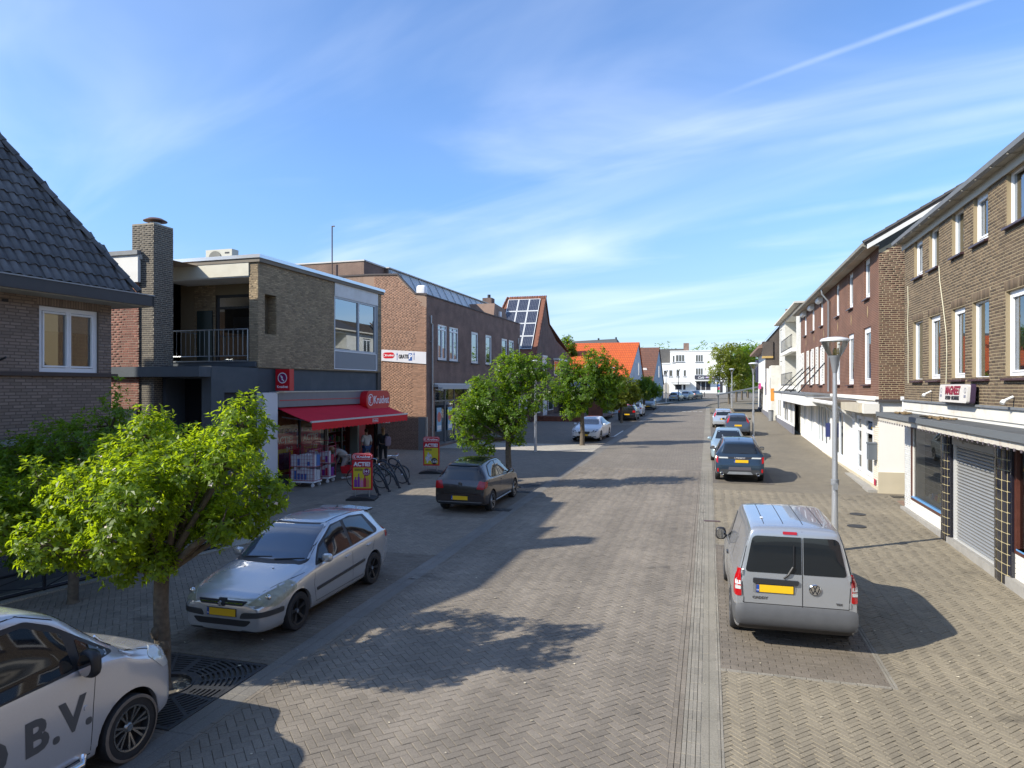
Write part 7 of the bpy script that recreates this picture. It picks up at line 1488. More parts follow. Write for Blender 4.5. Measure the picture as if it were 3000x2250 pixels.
# white saloon facing the camera
STV = [(2.32, .40, .36, .56, .36, .62), (2.30, .66, .26, .58, .6, .66), (2.2, .80, .2, .64, .70, .76), (1.9, .89, .19, .74, .74, .86), (1.4, .93, .19, .84, .76, .95), (1.05, .93, .19, .90, .74, 1.01), (.7, .93, .19, .92, .68, 1.16), (.3, .93, .19, .93, .61, 1.37), (-.1, .93, .19, .94, .585, 1.46), (-.6, .93, .19, .95, .58, 1.48), (-1.1, .92, .19, .96, .57, 1.42), (-1.6, .91, .2, .98, .6, 1.22), (-1.9, .90, .22, .98, .68, 1.08), (-2.15, .86, .24, .95, .7, 1.02), (-2.28, .80, .28, .85, .66, .90), (-2.32, .6, .34, .6, .5, .66)]
c = Car('white_saloon', 'white saloon facing the camera behind the third tree on the left', 'car', (-7.42, 45.0, gz(45)), PI+math.radians(-3), WHITEC, STV, (1.42, -1.36, .80), .33, .38, steps=2)
c.decal('windscreen', rpoly([(-.66, 1.03), (.66, 1.03), (.52, 1.41), (-.52, 1.41)], .04), 'F', CARG2, off=.006, cell=.1)
for sx in (-1, 1):
    ax = 'R' if sx > 0 else 'L'; c.decal('side_window', rpoly([(.72, .98), (-1.25, 1.02), (-1.4, 1.08), (-.9, 1.37), (-.3, 1.41), (.2, 1.30)], .04), ax, CARG, off=.006, cell=.1)
    c.decal('headlight', rpoly([(sx*.42, .60), (sx*.76, .63), (sx*.82, .78), (sx*.62, .76)], .03), 'F', mat('smoked_headlight', (.10, .10, .11), .1, coat=1), off=.008, cell=.1); c.decal('lower_intake', rpoly([(sx*.52, .30), (sx*.76, .32), (sx*.76, .36), (sx*.55, .36)], .02), 'F', BLACKP, off=.008); c.seam([(-.3, .3), (-.3, 1.0)], ax)
c.decal('grille', rpoly([(-.34, .50), (.34, .50), (.38, .66), (-.38, .66)], .05), 'F', BLACKP, off=.006); c.decal('lower_grille', rpoly([(-.5, .26), (.5, .26), (.48, .38), (-.48, .38)], .03), 'F', BLACKP, off=.006); c.plate('F', 0, .44); c.mirrors(.62, 1.0); c.put_wheels(ALLOY, 5)
c.decal('sunroof', rpoly([(-.42, .0), (.42, .0), (.42, -.45), (-.42, -.45)], .05), 'T', CARG, off=.004)

# ---- large silver white van, bottom left, only its front half in the frame
STVITO = [(2.57, .45, .42, .66, .4, .76), (2.54, .70, .32, .70, .64, .86), (2.42, .86, .25, .84, .76, 1.02), (2.1, .935, .23, .98, .80, 1.12), (1.90, .955, .23, 1.06, .82, 1.17), (1.74, .963, .23, 1.14, .80, 1.27), (1.42, .963, .23, 1.20, .77, 1.53), (1.10, .963, .23, 1.23, .745, 1.80), (.80, .963, .23, 1.25, .73, 1.93), (.44, .963, .23, 1.26, .725, 1.99), (-.5, .963, .23, 1.27, .72, 2.01), (-2.0, .96, .23, 1.27, .72, 2.0), (-2.4, .955, .25, 1.17, .70, 1.88), (-2.5, .94, .28, 1.1, .74, 1.5), (-2.55, .92, .32, .8, .8, 1.0), (-2.57, .85, .36, .5, .7, .6)]
c = Car('silver_panel_van', 'large silver white van with grey B.V. lettering, cut off at the bottom left', 'van', (-7.02, 4.22, gz(4.22)), math.radians(-1.0), VITO, STVITO, (1.80, -1.40, .86), .345, .415, steps=4, tumble=.55)
c.decal('window_surround', rpoly([(1.68, 1.23), (.04, 1.22), (.06, 1.84), (.78, 1.835), (1.02, 1.72)], .05), 'R', BLACKP, off=.003, cell=.07)
c.decal('side_window', rpoly([(1.58, 1.255), (1.24, 1.25), (1.24, 1.51)], .03), 'R', CARG, off=.007, cell=.07)
sw_ = c.decal('side_window', rpoly([(1.15, 1.25), (.12, 1.24), (.14, 1.79), (.74, 1.79), (1.10, 1.61)], .04), 'R', CARG, off=.007, cell=.07)
c.decal('headlight', rpoly([(2.52, .80), (2.30, .80), (2.10, 1.0), (2.26, 1.06), (2.46, 1.0)], .03), 'R', LENS_W, off=.007, cell=.05); c.decal('headlight', rpoly([(.52, .78), (.86, .80), (.84, 1.0), (.70, 1.0)], .03), 'F', LENS_W, off=.007, cell=.06); c.decal('headlight', rpoly([(-.52, .78), (-.86, .80), (-.84, 1.0), (-.70, 1.0)], .03), 'F', LENS_W, off=.007, cell=.06)
c.decal('windscreen', rpoly([(-.74, 1.27), (.74, 1.27), (.66, 1.80), (-.66, 1.80)], .05), 'F', CARG, off=.006, cell=.1); c.decal('grille', rpoly([(-.5, .62), (.5, .62), (.55, .8), (-.55, .8)], .03), 'F', BLACKP, off=.006)
c.seam([(1.30, .36), (1.33, .8), (1.38, 1.24)], 'R'); c.seam([(0, .32), (-.04, 1.86)], 'R'); c.seam([(1.30, .33), (0, .33)], 'R', .012); c.seam([(1.75, 1.19), (2.15, 1.06), (2.45, .94)], 'R'); c.seam([(1.72, 1.28), (1.17, 1.71), (.72, 1.90), (-.1, 1.91)], 'R', .01)
c.decal('side_repeater', rpoly([(1.27, .80), (1.22, .80), (1.22, .85), (1.27, .85)], .02), 'R', VITO, off=.012)
LET = mat('grey_vinyl_lettering', (.085, .088, .092), .55)
for ch_, yy, zz, sz in (('B', .72, .78, .43), ('V', 1.10, .80, .43), ('O', .28, .76, .43), ('.', .92, .66, .5), ('.', 1.275, .68, .5)):
    P = None
    if ch_ == '.': c.decal('lettering', rpoly([(yy-.036, zz-.036), (yy+.036, zz-.036), (yy+.036, zz+.036), (yy-.036, zz+.036)], .036, 4), 'R', LET, off=.003, depth=.002, cell=.03); continue
    me = text_mesh(ch_, sz, LET, ext=0, bold=.016, name='lettering')
    for v in me.vertices:
        y_, z_ = yy+v.co.x, zz+v.co.y; h, n, d = c.hit(y_, z_, 'R'); v.co = h+Vector((.004, 0, 0))
    link_mesh('lettering', me, c.root)
c.decal('door_handle', rpoly([(.30, 1.01), (.08, 1.0), (.08, 1.06), (.30, 1.07)], .03), 'R', mat('handle_shadow', (.15, .155, .16), .35, .3), off=.006); c.decal('door_handle', rpoly([(.34, 1.045), (.10, 1.04), (.10, 1.065), (.34, 1.07)], .012), 'R', BLACKP, off=.03, depth=.03)  # first panel is the shade behind the handle, put into its colour
c.mirrors(1.24, 1.28, col=BLACKP, r=(.11, .07, .14)); 
m = MB(); m.tube([(.97, -.45, .36), (1.01, -.40, .30), (1.01, 1.15, .30), (.95, 1.22, .34)], .038, 10); m.tube([(.97, -1.0, .36), (1.01, -.95, .30)], .038, 8); m.build('side_bar', CHROME, c.root, smooth=True)
m = MB(); m.tube([(.68, .1, 1.96), (.66, 0, 2.04), (.66, -1.9, 2.05), (.68, -2.0, 2.0)], .02, 8); m.build('roof_rail', METAL, c.root, smooth=True)
c.decal('wiper_cowl', rpoly([(-.7, 1.76), (.74, 1.76), (.72, 1.68), (-.7, 1.68)], .03), 'T', BLACKP, off=.01)
m = MB(); h0 = [c.hit(.50+.2*t, 1.86-.28*t, 'T')[0] for t in (0, .5, 1)]; m.tube([h+Vector((0, 0, .03)) for h in h0], .012, 6); m.build('wiper', CHROME, c.root)
c.put_wheels(mat('two_tone_alloy', (.36, .34, .31), .25, .85), 7, style='twin', width=.22)
for o in [q for q in c.root.children if q.name.startswith('wheel')]:
    t = MB(); R_ = .345; t.lathe([(R_*.995, .112), (R_*.93, .1215), (R_*.90, .1212)], 32, (0, 0, 0), 0, 'X'); t.build('dusty_sidewall', mat('dusty_tyre_wall', (.17, .14, .11), .95, nz=(12, .2)), o, smooth=True)
# ================================================================ trees
def leaf_mat(name, c, t, rnd=.3):
    m = bpy.data.materials.new(name); m.use_nodes = True; nt = m.node_tree; L = nt.links.new; b = nt.nodes['Principled BSDF']; out = nt.nodes['Material Output']
    ge = nn(nt, 'ShaderNodeNewGeometry'); oi = nn(nt, 'ShaderNodeObjectInfo'); ad = nn(nt, 'ShaderNodeMath', operation='ADD'); L(ge.outputs['Random Per Island'], ad.inputs[0]); L(oi.outputs['Random'], ad.inputs[1])
    fr = nn(nt, 'ShaderNodeMath', operation='FRACT'); L(ad.outputs[0], fr.inputs[0]); mr = nn(nt, 'ShaderNodeMapRange'); mr.inputs[3].default_value = 1-rnd; mr.inputs[4].default_value = 1+rnd; L(fr.outputs[0], mr.inputs[0])
    def hsv(col):
        h = nn(nt, 'ShaderNodeHueSaturation'); h.inputs['Color'].default_value = (*col, 1); L(mr.outputs[0], h.inputs['Value']); return h.outputs[0]
    L(hsv(c), b.inputs['Base Color']); b.inputs['Roughness'].default_value = .42; b.inputs['Specular IOR Level'].default_value = .45
    tr = nn(nt, 'ShaderNodeBsdfTranslucent'); L(hsv(t), tr.inputs[0]); mx = nn(nt, 'ShaderNodeMixShader', i_0=.5); L(b.outputs[0], mx.inputs[1]); L(tr.outputs[0], mx.inputs[2]); L(mx.outputs[0], out.inputs[0]); return m
LEAF1 = leaf_mat('fresh_leaf', (.120, .190, .012), (.48, .62, .014)); LEAF2 = leaf_mat('street_tree_leaf', (.085, .155, .014), (.32, .48, .014)); LEAFD = leaf_mat('shade_leaf', (.115, .20, .014), (.34, .50, .018)); LEAF3 = leaf_mat('olive_leaf', (.115, .140, .014), (.40, .45, .02))
BARK = mat('grey_brown_bark', (.11, .088, .062), .9, nz=(14, .35), bump=(30, .8))
RV = Vector((math.cos(YAW), math.sin(YAW), 0)); FV = Vector((-math.sin(YAW), math.cos(YAW), 0))
def at(px, py, Z):  # a point of the place at camera depth Z, measured on the photograph
    return EYE+FV*Z+RV*((px-1106)/1475*Z)+Vector((0, 0, -(py-835)/1475*Z))
rng = np.random.default_rng(5)
def clusters(lobes, n, shell=.55):
    vol = np.array([l[1]*l[1]*l[2] for l in lobes]); pk = rng.choice(len(lobes), n, p=vol/vol.sum())
    d = rng.normal(size=(n, 3)); d /= np.linalg.norm(d, axis=1)[:, None]; r = (shell+(1-shell)*rng.random(n)**.6)
    low = d[:, 2] < -.3; r[low] *= .85
    lump = 1+.15*np.sin(d[:, 0]*7+pk)+.14*np.sin(d[:, 1]*6+2*pk)+.12*np.sin(d[:, 2]*9)
    C = np.array([l[0][:] for l in lobes])[pk]; R_ = np.array([(l[1], l[1], l[2]) for l in lobes])[pk]
    return C+d*R_*(r*lump)[:, None], d
def leaves(C, D, k, L_, W_, spread=1.0):
    """k leaves in a whorl round every twig tip; returns verts, quads, and a frame per leaf"""
    n = len(C); up = D+np.array([0, 0, .7]); up /= np.linalg.norm(up, axis=1)[:, None]
    a = np.cross(up, np.array([.3, .2, .93])); a /= np.linalg.norm(a, axis=1)[:, None]+1e-9; b_ = np.cross(up, a)
    C2 = np.repeat(C, k, 0); U = np.repeat(up, k, 0); A = np.repeat(a, k, 0); B = np.repeat(b_, k, 0); N = n*k
    th = np.tile(np.arange(k)*2*PI/k, n)+rng.uniform(-.5, .5, N); el = rng.uniform(-.25, 1.0, N)*spread
    out = A*np.cos(th)[:, None]+B*np.sin(th)[:, None]; d = out*np.cos(el)[:, None]+U*np.sin(el)[:, None]
    w = np.cross(d, U); w /= np.linalg.norm(w, axis=1)[:, None]+1e-9; nr = np.cross(w, d)
    Ls = L_*rng.uniform(.65, 1.15, N)[:, None]; Ws = Ls*W_/L_/2
    base = C2+U*rng.uniform(-.04, .03, N)[:, None]*(L_/.08)+d*Ls*.08
    p1 = base+d*Ls*.42+w*Ws+nr*Ls*.10; p2 = base+d*Ls-nr*Ls*.12; p3 = base+d*Ls*.42-w*Ws+nr*Ls*.10; m1 = base+d*Ls*.5-nr*Ls*.0
    return base, p1, p2, p3, m1
def tree(name, label, base, lobes, n, k, L_, W_, leafm, trunk_r=.12, fork=None, blossom=0, singles=0, group=None, lean=(0, 0), twigs=60, cat='tree'):
    t = empty(name, base, 0, label, cat, group); B0 = Vector(base)
    top = sum((Vector(l[0])*l[1]**2 for l in lobes), Vector())/sum(l[1]**2 for l in lobes); fz = fork if fork else (top.z-B0.z)*.55
    P = [Vector((0, 0, -.05)), Vector((lean[0]*.3+.015, lean[1]*.3, fz*.35)), Vector((lean[0]*.7-.015, lean[1]*.7, fz*.7)), Vector((lean[0], lean[1], fz))]
    s = MB(); s.tube([P[0], P[0]+Vector((0, 0, .12))]+P[1:], [trunk_r*1.45, trunk_r*1.08, trunk_r, trunk_r*.92, trunk_r*.9], 12)
    if trunk_r > .1 and singles: s.sup((trunk_r*.7, -.05, .55), (.08, .08, .11), 1, 8); s.sup((-.02, -trunk_r*.8, .75), (.07, .06, .10), 1, 8)
    s.build('trunk', BARK, t, smooth=True)
    br = MB(); F0 = P[-1]; ends = []
    for l in lobes:
        c_ = Vector(l[0])-B0; mid = F0.lerp(c_, .5)+Vector((rng.uniform(-.1, .1), rng.uniform(-.1, .1), .05))*l[1]; br.tube([F0-Vector((0, 0, .05)), mid, c_], [trunk_r*.55, trunk_r*.38, trunk_r*.22], 7); ends.append((c_, l))
    C, D = clusters(lobes, n)
    for i in range(min(twigs, n)):
        c_ = Vector(C[i])-B0; e = min(ends, key=lambda q: (q[0]-c_).length)[0]; br.tube([e.lerp(c_, .05), e.lerp(c_, .55)+Vector(rng.uniform(-.06, .06, 3)), c_], [trunk_r*.16, trunk_r*.09, trunk_r*.04], 4, caps=False)
    br.build('limbs', BARK, t, smooth=True)
    b0, p1, p2, p3, m1 = leaves(C-np.array(B0), D, k, L_, W_); N = len(b0)
    dist = np.linalg.norm(m1+np.array(B0)-np.array(EYE), axis=1); order = np.argsort(dist); keep = np.ones(N, bool)
    if singles: keep[order[:singles]] = False
    V = np.stack([b0, p1, p2, p3], 1)[keep].reshape(-1, 3); F = np.arange(len(V)).reshape(-1, 4)
    me = quad_mesh('crown', V, F, leafm); cr = link_mesh('crown', me, t)
    if singles:
        lm_ = MB(); lm_.poly([(0, 0, 0), (.5, .42, .10), (0, 1, -.12)]); lm_.poly([(0, 0, 0), (0, 1, -.12), (-.5, .42, .10)]); lme = lm_.mesh('leaf', leafm)
        for i in order[:singles]:
            y = Vector(p2[i]-b0[i]); x = Vector(p1[i]-p3[i]); z = x.cross(y).normalized()*y.length; o = link_mesh('leaf', lme, cr)
            o.matrix_local = Matrix(((x.x, y.x, z.x, b0[i][0]), (x.y, y.y, z.y, b0[i][1]), (x.z, y.z, z.z, b0[i][2]), (0, 0, 0, 1)))
    if blossom:
        Cb, Db = clusters(lobes, blossom, .8); Cb = Cb-np.array(B0); q0, q1, q2, q3, _ = leaves(Cb, Db, 5, .030, .028); Vb = np.stack([q0, q1, q2, q3], 1).reshape(-1, 3); o = link_mesh('blossom', quad_mesh('blossom', Vb, np.arange(len(Vb)).reshape(-1, 4), mat('faded_blossom', (.62, .52, .46), .8)), cr); o['kind'] = 'stuff'
    return t
def lobe(px, py, r, Z, rz=None, dz=0): p = at(px, py, Z+dz); return (tuple(p), r/1475*Z, (rz or r)/1475*Z)
G1 = 'clipped street trees along the left kerb'
T1 = [(348, 985, 0)]
def L1(px, py, r, dz=0, rz=None): return lobe(px, py, r, 9.15, rz, dz)
tree('street_tree', 'bright green street tree in the left foreground standing in a metal grate beside the van', (-7.06, 7.52, gz(7.5)),
     [L1(525, 925, 62, .3, 72), L1(470, 960, 40, .1), L1(572, 1070, 50, .1, 62), L1(420, 1010, 55, -.5), L1(318, 940, 48, .3, 66), L1(330, 1060, 100, 0), L1(300, 1090, 90, -.7), L1(190, 1080, 78, -.2, 80), L1(90, 1090, 78, .2, 84), L1(0, 1130, 80, -.1), L1(-90, 1120, 110, -.1), L1(250, 1175, 80, -.4, 66), L1(340, 1180, 60, -.1), L1(440, 1110, 90, .5, 72), L1(480, 1130, 56, -.3), L1(100, 1180, 60, -.5), L1(270, 1232, 44, -.2, 40), L1(180, 1200, 50, .2), L1(345, 1222, 34, -.3), L1(540, 1130, 42, .2), L1(490, 1010, 62, -.5), L1(240, 1010, 44, .5), L1(440, 965, 52, 1.0), L1(340, 950, 56, 1.2), L1(535, 985, 44, .9), L1(250, 990, 56, 1.2), L1(400, 1050, 60, 1.3)],
     5600, 8, .090, .042, LEAF1, .105, fork=1.55, blossom=90, singles=300, group=G1, twigs=300)
def L2(px, py, r, dz=0, rz=None): return lobe(px, py, r, 12.6, rz, dz)
tree('garden_tree', 'darker green tree growing against the wall of the black-roofed house behind the low railing', (-11.3, 9.9, gz(10)), [L2(200, 965, 72), L2(255, 880, 30, 0, 58), L2(235, 920, 40, 0, 40), L2(110, 970, 60, 0), L2(40, 1000, 62, .1), L2(-30, 1010, 60, 0), L2(320, 960, 40, 0), L2(120, 1010, 85, .4), L2(30, 1080, 85, 0), L2(-60, 1100, 90, 0), L2(170, 1110, 95, .3), L2(90, 1170, 80, 0), L2(300, 990, 50, .2), L2(330, 930, 30, .4), L2(270, 1080, 70, .3), L2(430, 930, 24, 1), L2(380, 960, 40, .8), L2(400, 1040, 60, .6)],
     3800, 7, .10, .046, LEAFD, .09, fork=1.3, twigs=100)
def L3(px, py, r, dz=0, rz=None): return lobe(px, py, r, 25.2, rz, dz)
tree('street_tree', 'second street tree with an irregular two-part crown behind the brown hatchback', (-7.12, 24.3, gz(24.3)), [L3(1062, 870, 52), L3(1040, 905, 46, .3), L3(1115, 815, 44, .3, 48), L3(1088, 792, 26, .4), L3(1132, 790, 26, .2), L3(1165, 800, 30, .2), L3(1186, 842, 24, -.3, 30), L3(1005, 900, 30, -.3, 40), L3(1008, 950, 26, -.2), L3(1045, 962, 30, .2), L3(1108, 905, 36, -.4, 46), L3(1118, 948, 20, .1), L3(1035, 838, 26, 0), L3(1150, 868, 32, 0)],
     2700, 7, .12, .060, LEAF2, .115, fork=1.9, group=G1, blossom=0, twigs=140)
def L4(px, py, r, dz=0, rz=None): return lobe(px, py, r, 40.8, rz, dz)
tree('street_tree', 'third street tree with the largest round crown, standing before the white saloon', (-7.28, 40.6, gz(40.6)), [L4(1265, 835, 46), L4(1292, 785, 30), L4(1325, 808, 28), L4(1226, 802, 28, 0, 34), L4(1210, 850, 28), L4(1245, 872, 28), L4(1312, 862, 28), L4(1336, 835, 20), L4(1232, 890, 20, -.4, 22), L4(1272, 768, 16), L4(1300, 830, 34)],
     2600, 7, .155, .082, LEAF2, .14, fork=2.4, group=G1, twigs=120)
def L5(px, py, r, Z, dz=0, rz=None): return lobe(px, py, r, Z, rz, dz)
tree('street_tree', 'fourth street tree with a small pale crown, in front of the red-roofed black car', (-7.42, 60.9, gz(60.9)), [L5(1342, 848, 32, 60.5), L5(1362, 855, 24, 60.5), L5(1330, 865, 24, 60.5), L5(1362, 835, 18, 60.5), L5(1318, 850, 20, 60.5)], 1500, 6, .22, .12, LEAF3, .12, fork=2.3, group=G1, twigs=40)
tree('street_tree', 'fifth and farthest of the clipped street trees on the left', (-7.26, 81.5, gz(81.5)), [L5(1395, 843, 24, 80), L5(1375, 850, 20, 80), L5(1413, 845, 16, 80), L5(1393, 828, 14, 80)], 1100, 6, .26, .15, LEAF2, .12, fork=2.4, group=G1, twigs=30)
G2 = 'loose-crowned trees on the far right corner'
def far_tree(px, base, lob, Z, n, lab, r=.16, leafm=LEAF3, ls=.42, nm='plane_tree'): return tree(nm, lab, base, [L5(a, b_, q, Z, dz, rz) for a, b_, q, dz, rz in lob], n, 5, ls, ls*.38, leafm, r, fork=3.6, group=G2, twigs=50)
far_tree(1574, (2.88, 104.4, gz(104)), [(1578, 770, 36, 0, 26), (1562, 800, 32, 0, 24), (1602, 800, 34, 0, 28), (1592, 828, 30, 0, 20), (1552, 766, 18, 0, 18), (1580, 750, 20, 0, 9), (1546, 820, 18, 0, 10)], 99, 1150, 'nearest open feathery tree at the far right corner, its thin trunk by the bend')
far_tree(1590, (4.27, 114.1, gz(114)), [(1600, 785, 32, 0, 34), (1610, 820, 28, 0, 26), (1622, 760, 20, 0, 16)], 108, 1000, 'second corner tree, overlapping the feathery one on its right', leafm=LEAF2)
far_tree(1602, (5.49, 122.7, gz(122)), [(1615, 790, 30, 0, 34), (1630, 815, 26, 0, 26), (1605, 755, 18, 0, 12)], 117, 950, 'third corner tree with the densest green crown', leafm=LEAF2)
far_tree(1618, (7.0, 132.6, gz(132)), [(1635, 790, 34, 0, 40), (1600, 805, 26, 0, 30), (1625, 830, 26, 0, 20)], 126, 950, 'farthest corner tree, mostly hidden behind the other three', leafm=LEAF2)
tree('garden_tree', 'light green tree showing between the solar panel house and the grey hipped roof', (-17.5, 82, gz(82)), [L5(1228, 752, 16, 84, 0, 22), L5(1218, 738, 9, 84), L5(1236, 765, 10, 84)], 260, 6, .34, .16, LEAF2, .2, fork=3.5, twigs=10)
tree('garden_tree', 'tree standing in the middle distance behind the terrace, left of the orange roof', (-13.2, 72, gz(72)), [L5(1240, 872, 26, 73), L5(1215, 880, 22, 73), L5(1262, 880, 20, 73)], 420, 6, .24, .12, LEAFD, .12, fork=1.4, twigs=20)
# far wood behind the end of the street
C, D = clusters([((-30, 215, 9), 9, 6), ((-14, 215, 10.5), 8, 6), ((0, 215, 10.8), 8, 6.2), ((14, 215, 10), 9, 6.5), ((28, 205, 9.5), 9, 7), ((45, 200, 9), 10, 7), ((-50, 215, 9), 12, 7)], 3600, .7)
b0, p1, p2, p3, m1 = leaves(C, D, 3, .9, .5); V = np.stack([b0, p1, p2, p3], 1).reshape(-1, 3); fw = link_mesh('far_wood', quad_mesh('far_wood', V, np.arange(len(V)).reshape(-1, 4), LEAFD)); tag(fw, 'green treetops showing above the roofs at the end of the street', kind='stuff')
# clipped hedge left of the far cars
n = 2600; P_ = np.stack([rng.uniform(-11.6, -10.6, n), rng.uniform(66, 84, n), rng.uniform(1.0, 2.3, n)], 1); Dh = rng.normal(size=(n, 3)); Dh /= np.linalg.norm(Dh, axis=1)[:, None]; b0, p1, p2, p3, m1 = leaves(P_, Dh, 4, .16, .08); V = np.stack([b0, p1, p2, p3], 1).reshape(-1, 3); hg = link_mesh('hedge', quad_mesh('hedge', V, np.arange(len(V)).reshape(-1, 4), LEAF2)); tag(hg, 'low green garden hedge left of the far parked cars', 'hedge')
# ================================================================ street furniture
IRON = mat('cast_iron_grate', (.055, .056, .058), .55, .5, nz=(7, .15)); DARKP = mat('dark_soil', (.03, .027, .02), .95)
def grate(x0, x1, y0, y1, label):
    cx_, cy_ = (x0+x1)/2, (y0+y1)/2; z0 = gz(cy_); g_ = empty('tree_grate', (cx_, cy_, z0), 0, label, 'tree grate', 'square tree grates'); g_.rotation_euler = (math.atan(SL), 0, 0); h = (x1-x0)/2; E_ = rect_edges(-h+.05, h-.05, -h+.05, h-.05)
    MB().box(-h, h, -h, h, -.05, -.045).build('pit', DARKP, g_)
    fr_ = MB(); frame = [(-h, h, -h, -h+.06), (-h, h, h-.06, h), (-h, -h+.06, -h+.06, h-.06), (h-.06, h, -h+.06, h-.06)]
    for a, b_, c_, d_ in frame: fr_.box(a, b_, c_, d_, -.04, .012)
    fr_.build('grate_frame', IRON, g_)
    r = .36; k = 0; s = MB()
    while r < 1.35:
        for i in range(64):
            a0, a1 = 2*PI*i/64, 2*PI*(i+1)/64; w_ = .034 if r > .40 else .07
            P = clip_poly([(r*math.cos(a0), r*math.sin(a0)), ((r+w_)*math.cos(a0), (r+w_)*math.sin(a0)), ((r+w_)*math.cos(a1), (r+w_)*math.sin(a1)), (r*math.cos(a1), r*math.sin(a1))], E_)
            if len(P) >= 3: s.prism([(p[0], p[1], -.015) for p in P], (0, 0, .022))
        r += .068
    s.build('slotted_rings', IRON, g_, kind='stuff')
    for i in range(16):
        a = 2*PI*(i+.5)/16; d = Vector((math.cos(a), math.sin(a))); n_ = Vector((-d.y, d.x))*(.045 if i % 4 == 0 else .022); P = clip_poly([tuple(d*.38-n_), tuple(d*1.4-n_), tuple(d*1.4+n_), tuple(d*.38+n_)], E_)
        if len(P) >= 3: MB().prism([(p[0], p[1], -.018) for p in P], (0, 0, .0245)).build('rib', IRON, g_)
    s = MB(); s.lathe([(.34, -.04), (.34, .02), (.37, .02), (.37, -.04)], 32, (0, 0, 0)); s.build('collar_ring', IRON, g_)
    s = MB()
    for _ in range(60): a, q = random.uniform(0, 6.3), random.uniform(.1, .32); s.sup((q*math.cos(a), q*math.sin(a), -.03), (.03, .025, .02), 1, 6)
    s.build('gravel', mat('pale_gravel', (.34, .30, .22), .9, rnd=.3), g_, kind='stuff'); return g_
grate(*GR1[:2], *GR1[2:], 'square slotted iron tree grate in the left foreground'); grate(*GR2[:2], *GR2[2:], 'smaller-looking tree grate showing beyond the brown hatchback')
# lamps
ALU = mat('brushed_lamp_pole', (.50, .51, .52), .32, .6, nz=(3, .04)); LGREY = mat('lamp_cone_grey', (.24, .25, .26), .45, .2); LCAP = mat('lamp_cap', (.60, .61, .61), .4)
def lamp(x, y, label, h=5.06):
    l = empty('street_lamp', (x, y, gz(y)), 0, label, 'street lamp', 'grey street lamps with glass cone heads')
    s = MB(); s.tube([(0, 0, 0), (0, 0, 1.0), (0, 0, h-.85)], [.085, .07, .048], 14); s.build('pole', ALU, l, smooth=True, sharp=50)
    s = MB(); s.lathe([(.075, 1.55), (.088, 1.56), (.088, 1.68), (.075, 1.69)], 14); s.box(-.05, .05, -.12, -.06, 1.45, 1.6); s.build('pole_band', LGREY, l)
    s = MB(); s.lathe([(.05, h-.86), (.062, h-.8), (.115, h-.5), (.14, h-.46), (.14, h-.44), (.04, h-.44)], 20); s.build('lamp_cone', LGREY, l, smooth=True, sharp=40)
    s = MB(); s.lathe([(.14, h-.45), (.20, h-.36), (.28, h-.18), (.315, h-.08)], 24); s.build('lamp_glass', GLASS_C, l, smooth=True)
    s = MB(); s.lathe([(.05, h-.44), (.045, h-.30), (.02, h-.27)], 10); s.lathe([(.018, h-.42), (.018, h-.28), (0, h-.26)], 8, (.07, 0, 0)); s.build('bulb_holder', mat('brass_reflector', (.5, .38, .14), .3, .6), l)
    s = MB(); s.lathe([(.0, h+.0), (.16, h-.012), (.29, h-.045), (.325, h-.08), (.325, h-.11), (.30, h-.10), (0, h-.085)], 28); s.build('lamp_cap', LCAP, l, smooth=True, sharp=40); return l
lamp(2.88, 17.65, 'nearest street lamp on the right pavement in front of the silver delivery van'); lamp(3.0, 50.0, 'second street lamp on the right, beside the grey blue hatchback'); lamp(2.9, 92, 'third street lamp on the right, before the far corner trees')
lamp(-9.16, 36.55, 'street lamp on the left standing on the pale paving behind the second tree'); lamp(-9.52, 70.3, 'street lamp on the left, half hidden behind the third tree'); lamp(-6.18, 106.4, 'street lamp on the left corner pavement near the brown roofed house'); 
ln = lamp(-4.6, 112.5, 'dark lantern post in front of the white café building', 5.3)
for ch_ in list(ln.children):
    if ch_.name.startswith(('pole', 'lamp_cone')): ch_.data = ch_.data.copy(); ch_.data.materials.clear(); ch_.data.materials.append(BLACKP)
sp = empty('sign_post', (1.36, 96.3, gz(96)), 0, 'thin white post with small coloured signs at the far right corner', 'sign'); MB().tube([(0, 0, 0), (0, 0, 3.1)], .05, 6).build('post', WPAINT, sp)
MB().disc((0, -.06, 2.85), .16, 12, 0, 'Y', .03).build('round_sign', BLUE, sp); MB().box(-.12, .12, -.06, -.03, 2.25, 2.6).build('red_sign', cols[2], sp); MB().box(-.12, .12, -.06, -.03, 1.9, 2.2).build('green_sign', cols[6], sp)
b_ = MB(); b_.tube([(0, 0, 0), (0, 0, .85), (0, 0, .9)], [.09, .09, .05], 8); bme = b_.mesh('bollard', mat('dark_bollard', (.03, .028, .028), .6))
for x, y, lb_ in ((-1.65, 133.5, 'leftmost dark bollard of the row before the white café building'), (-1.2, 137, 'second dark bollard from the left before the white café building'), (-.74, 140.5, 'third dark bollard from the left before the white café building'), (5.4, 140, 'dark bollard under the corner trees, left of its pair'), (7.2, 141, 'dark bollard under the corner trees, right of its pair')): o = link_mesh('bollard', bme); o.location = (x, y, gz(y)); tag(o, lb_, 'bollard', 'dark bollards by the café')
bn2 = empty('litter_bin', (5.5, 66.5, gz(66.5)), 0, 'dark grey litter bin against the white wall on the far right pavement', 'bin'); s = MB(); s.tube([(0, 0, 0), (0, 0, .9)], [.19, .24], 12); s.build('barrel', LGREY, bn2); s = MB(); s.tube([(0, 0, .9), (0, 0, .98)], [.25, .2], 12); s.build('lid', BLACKP, bn2)
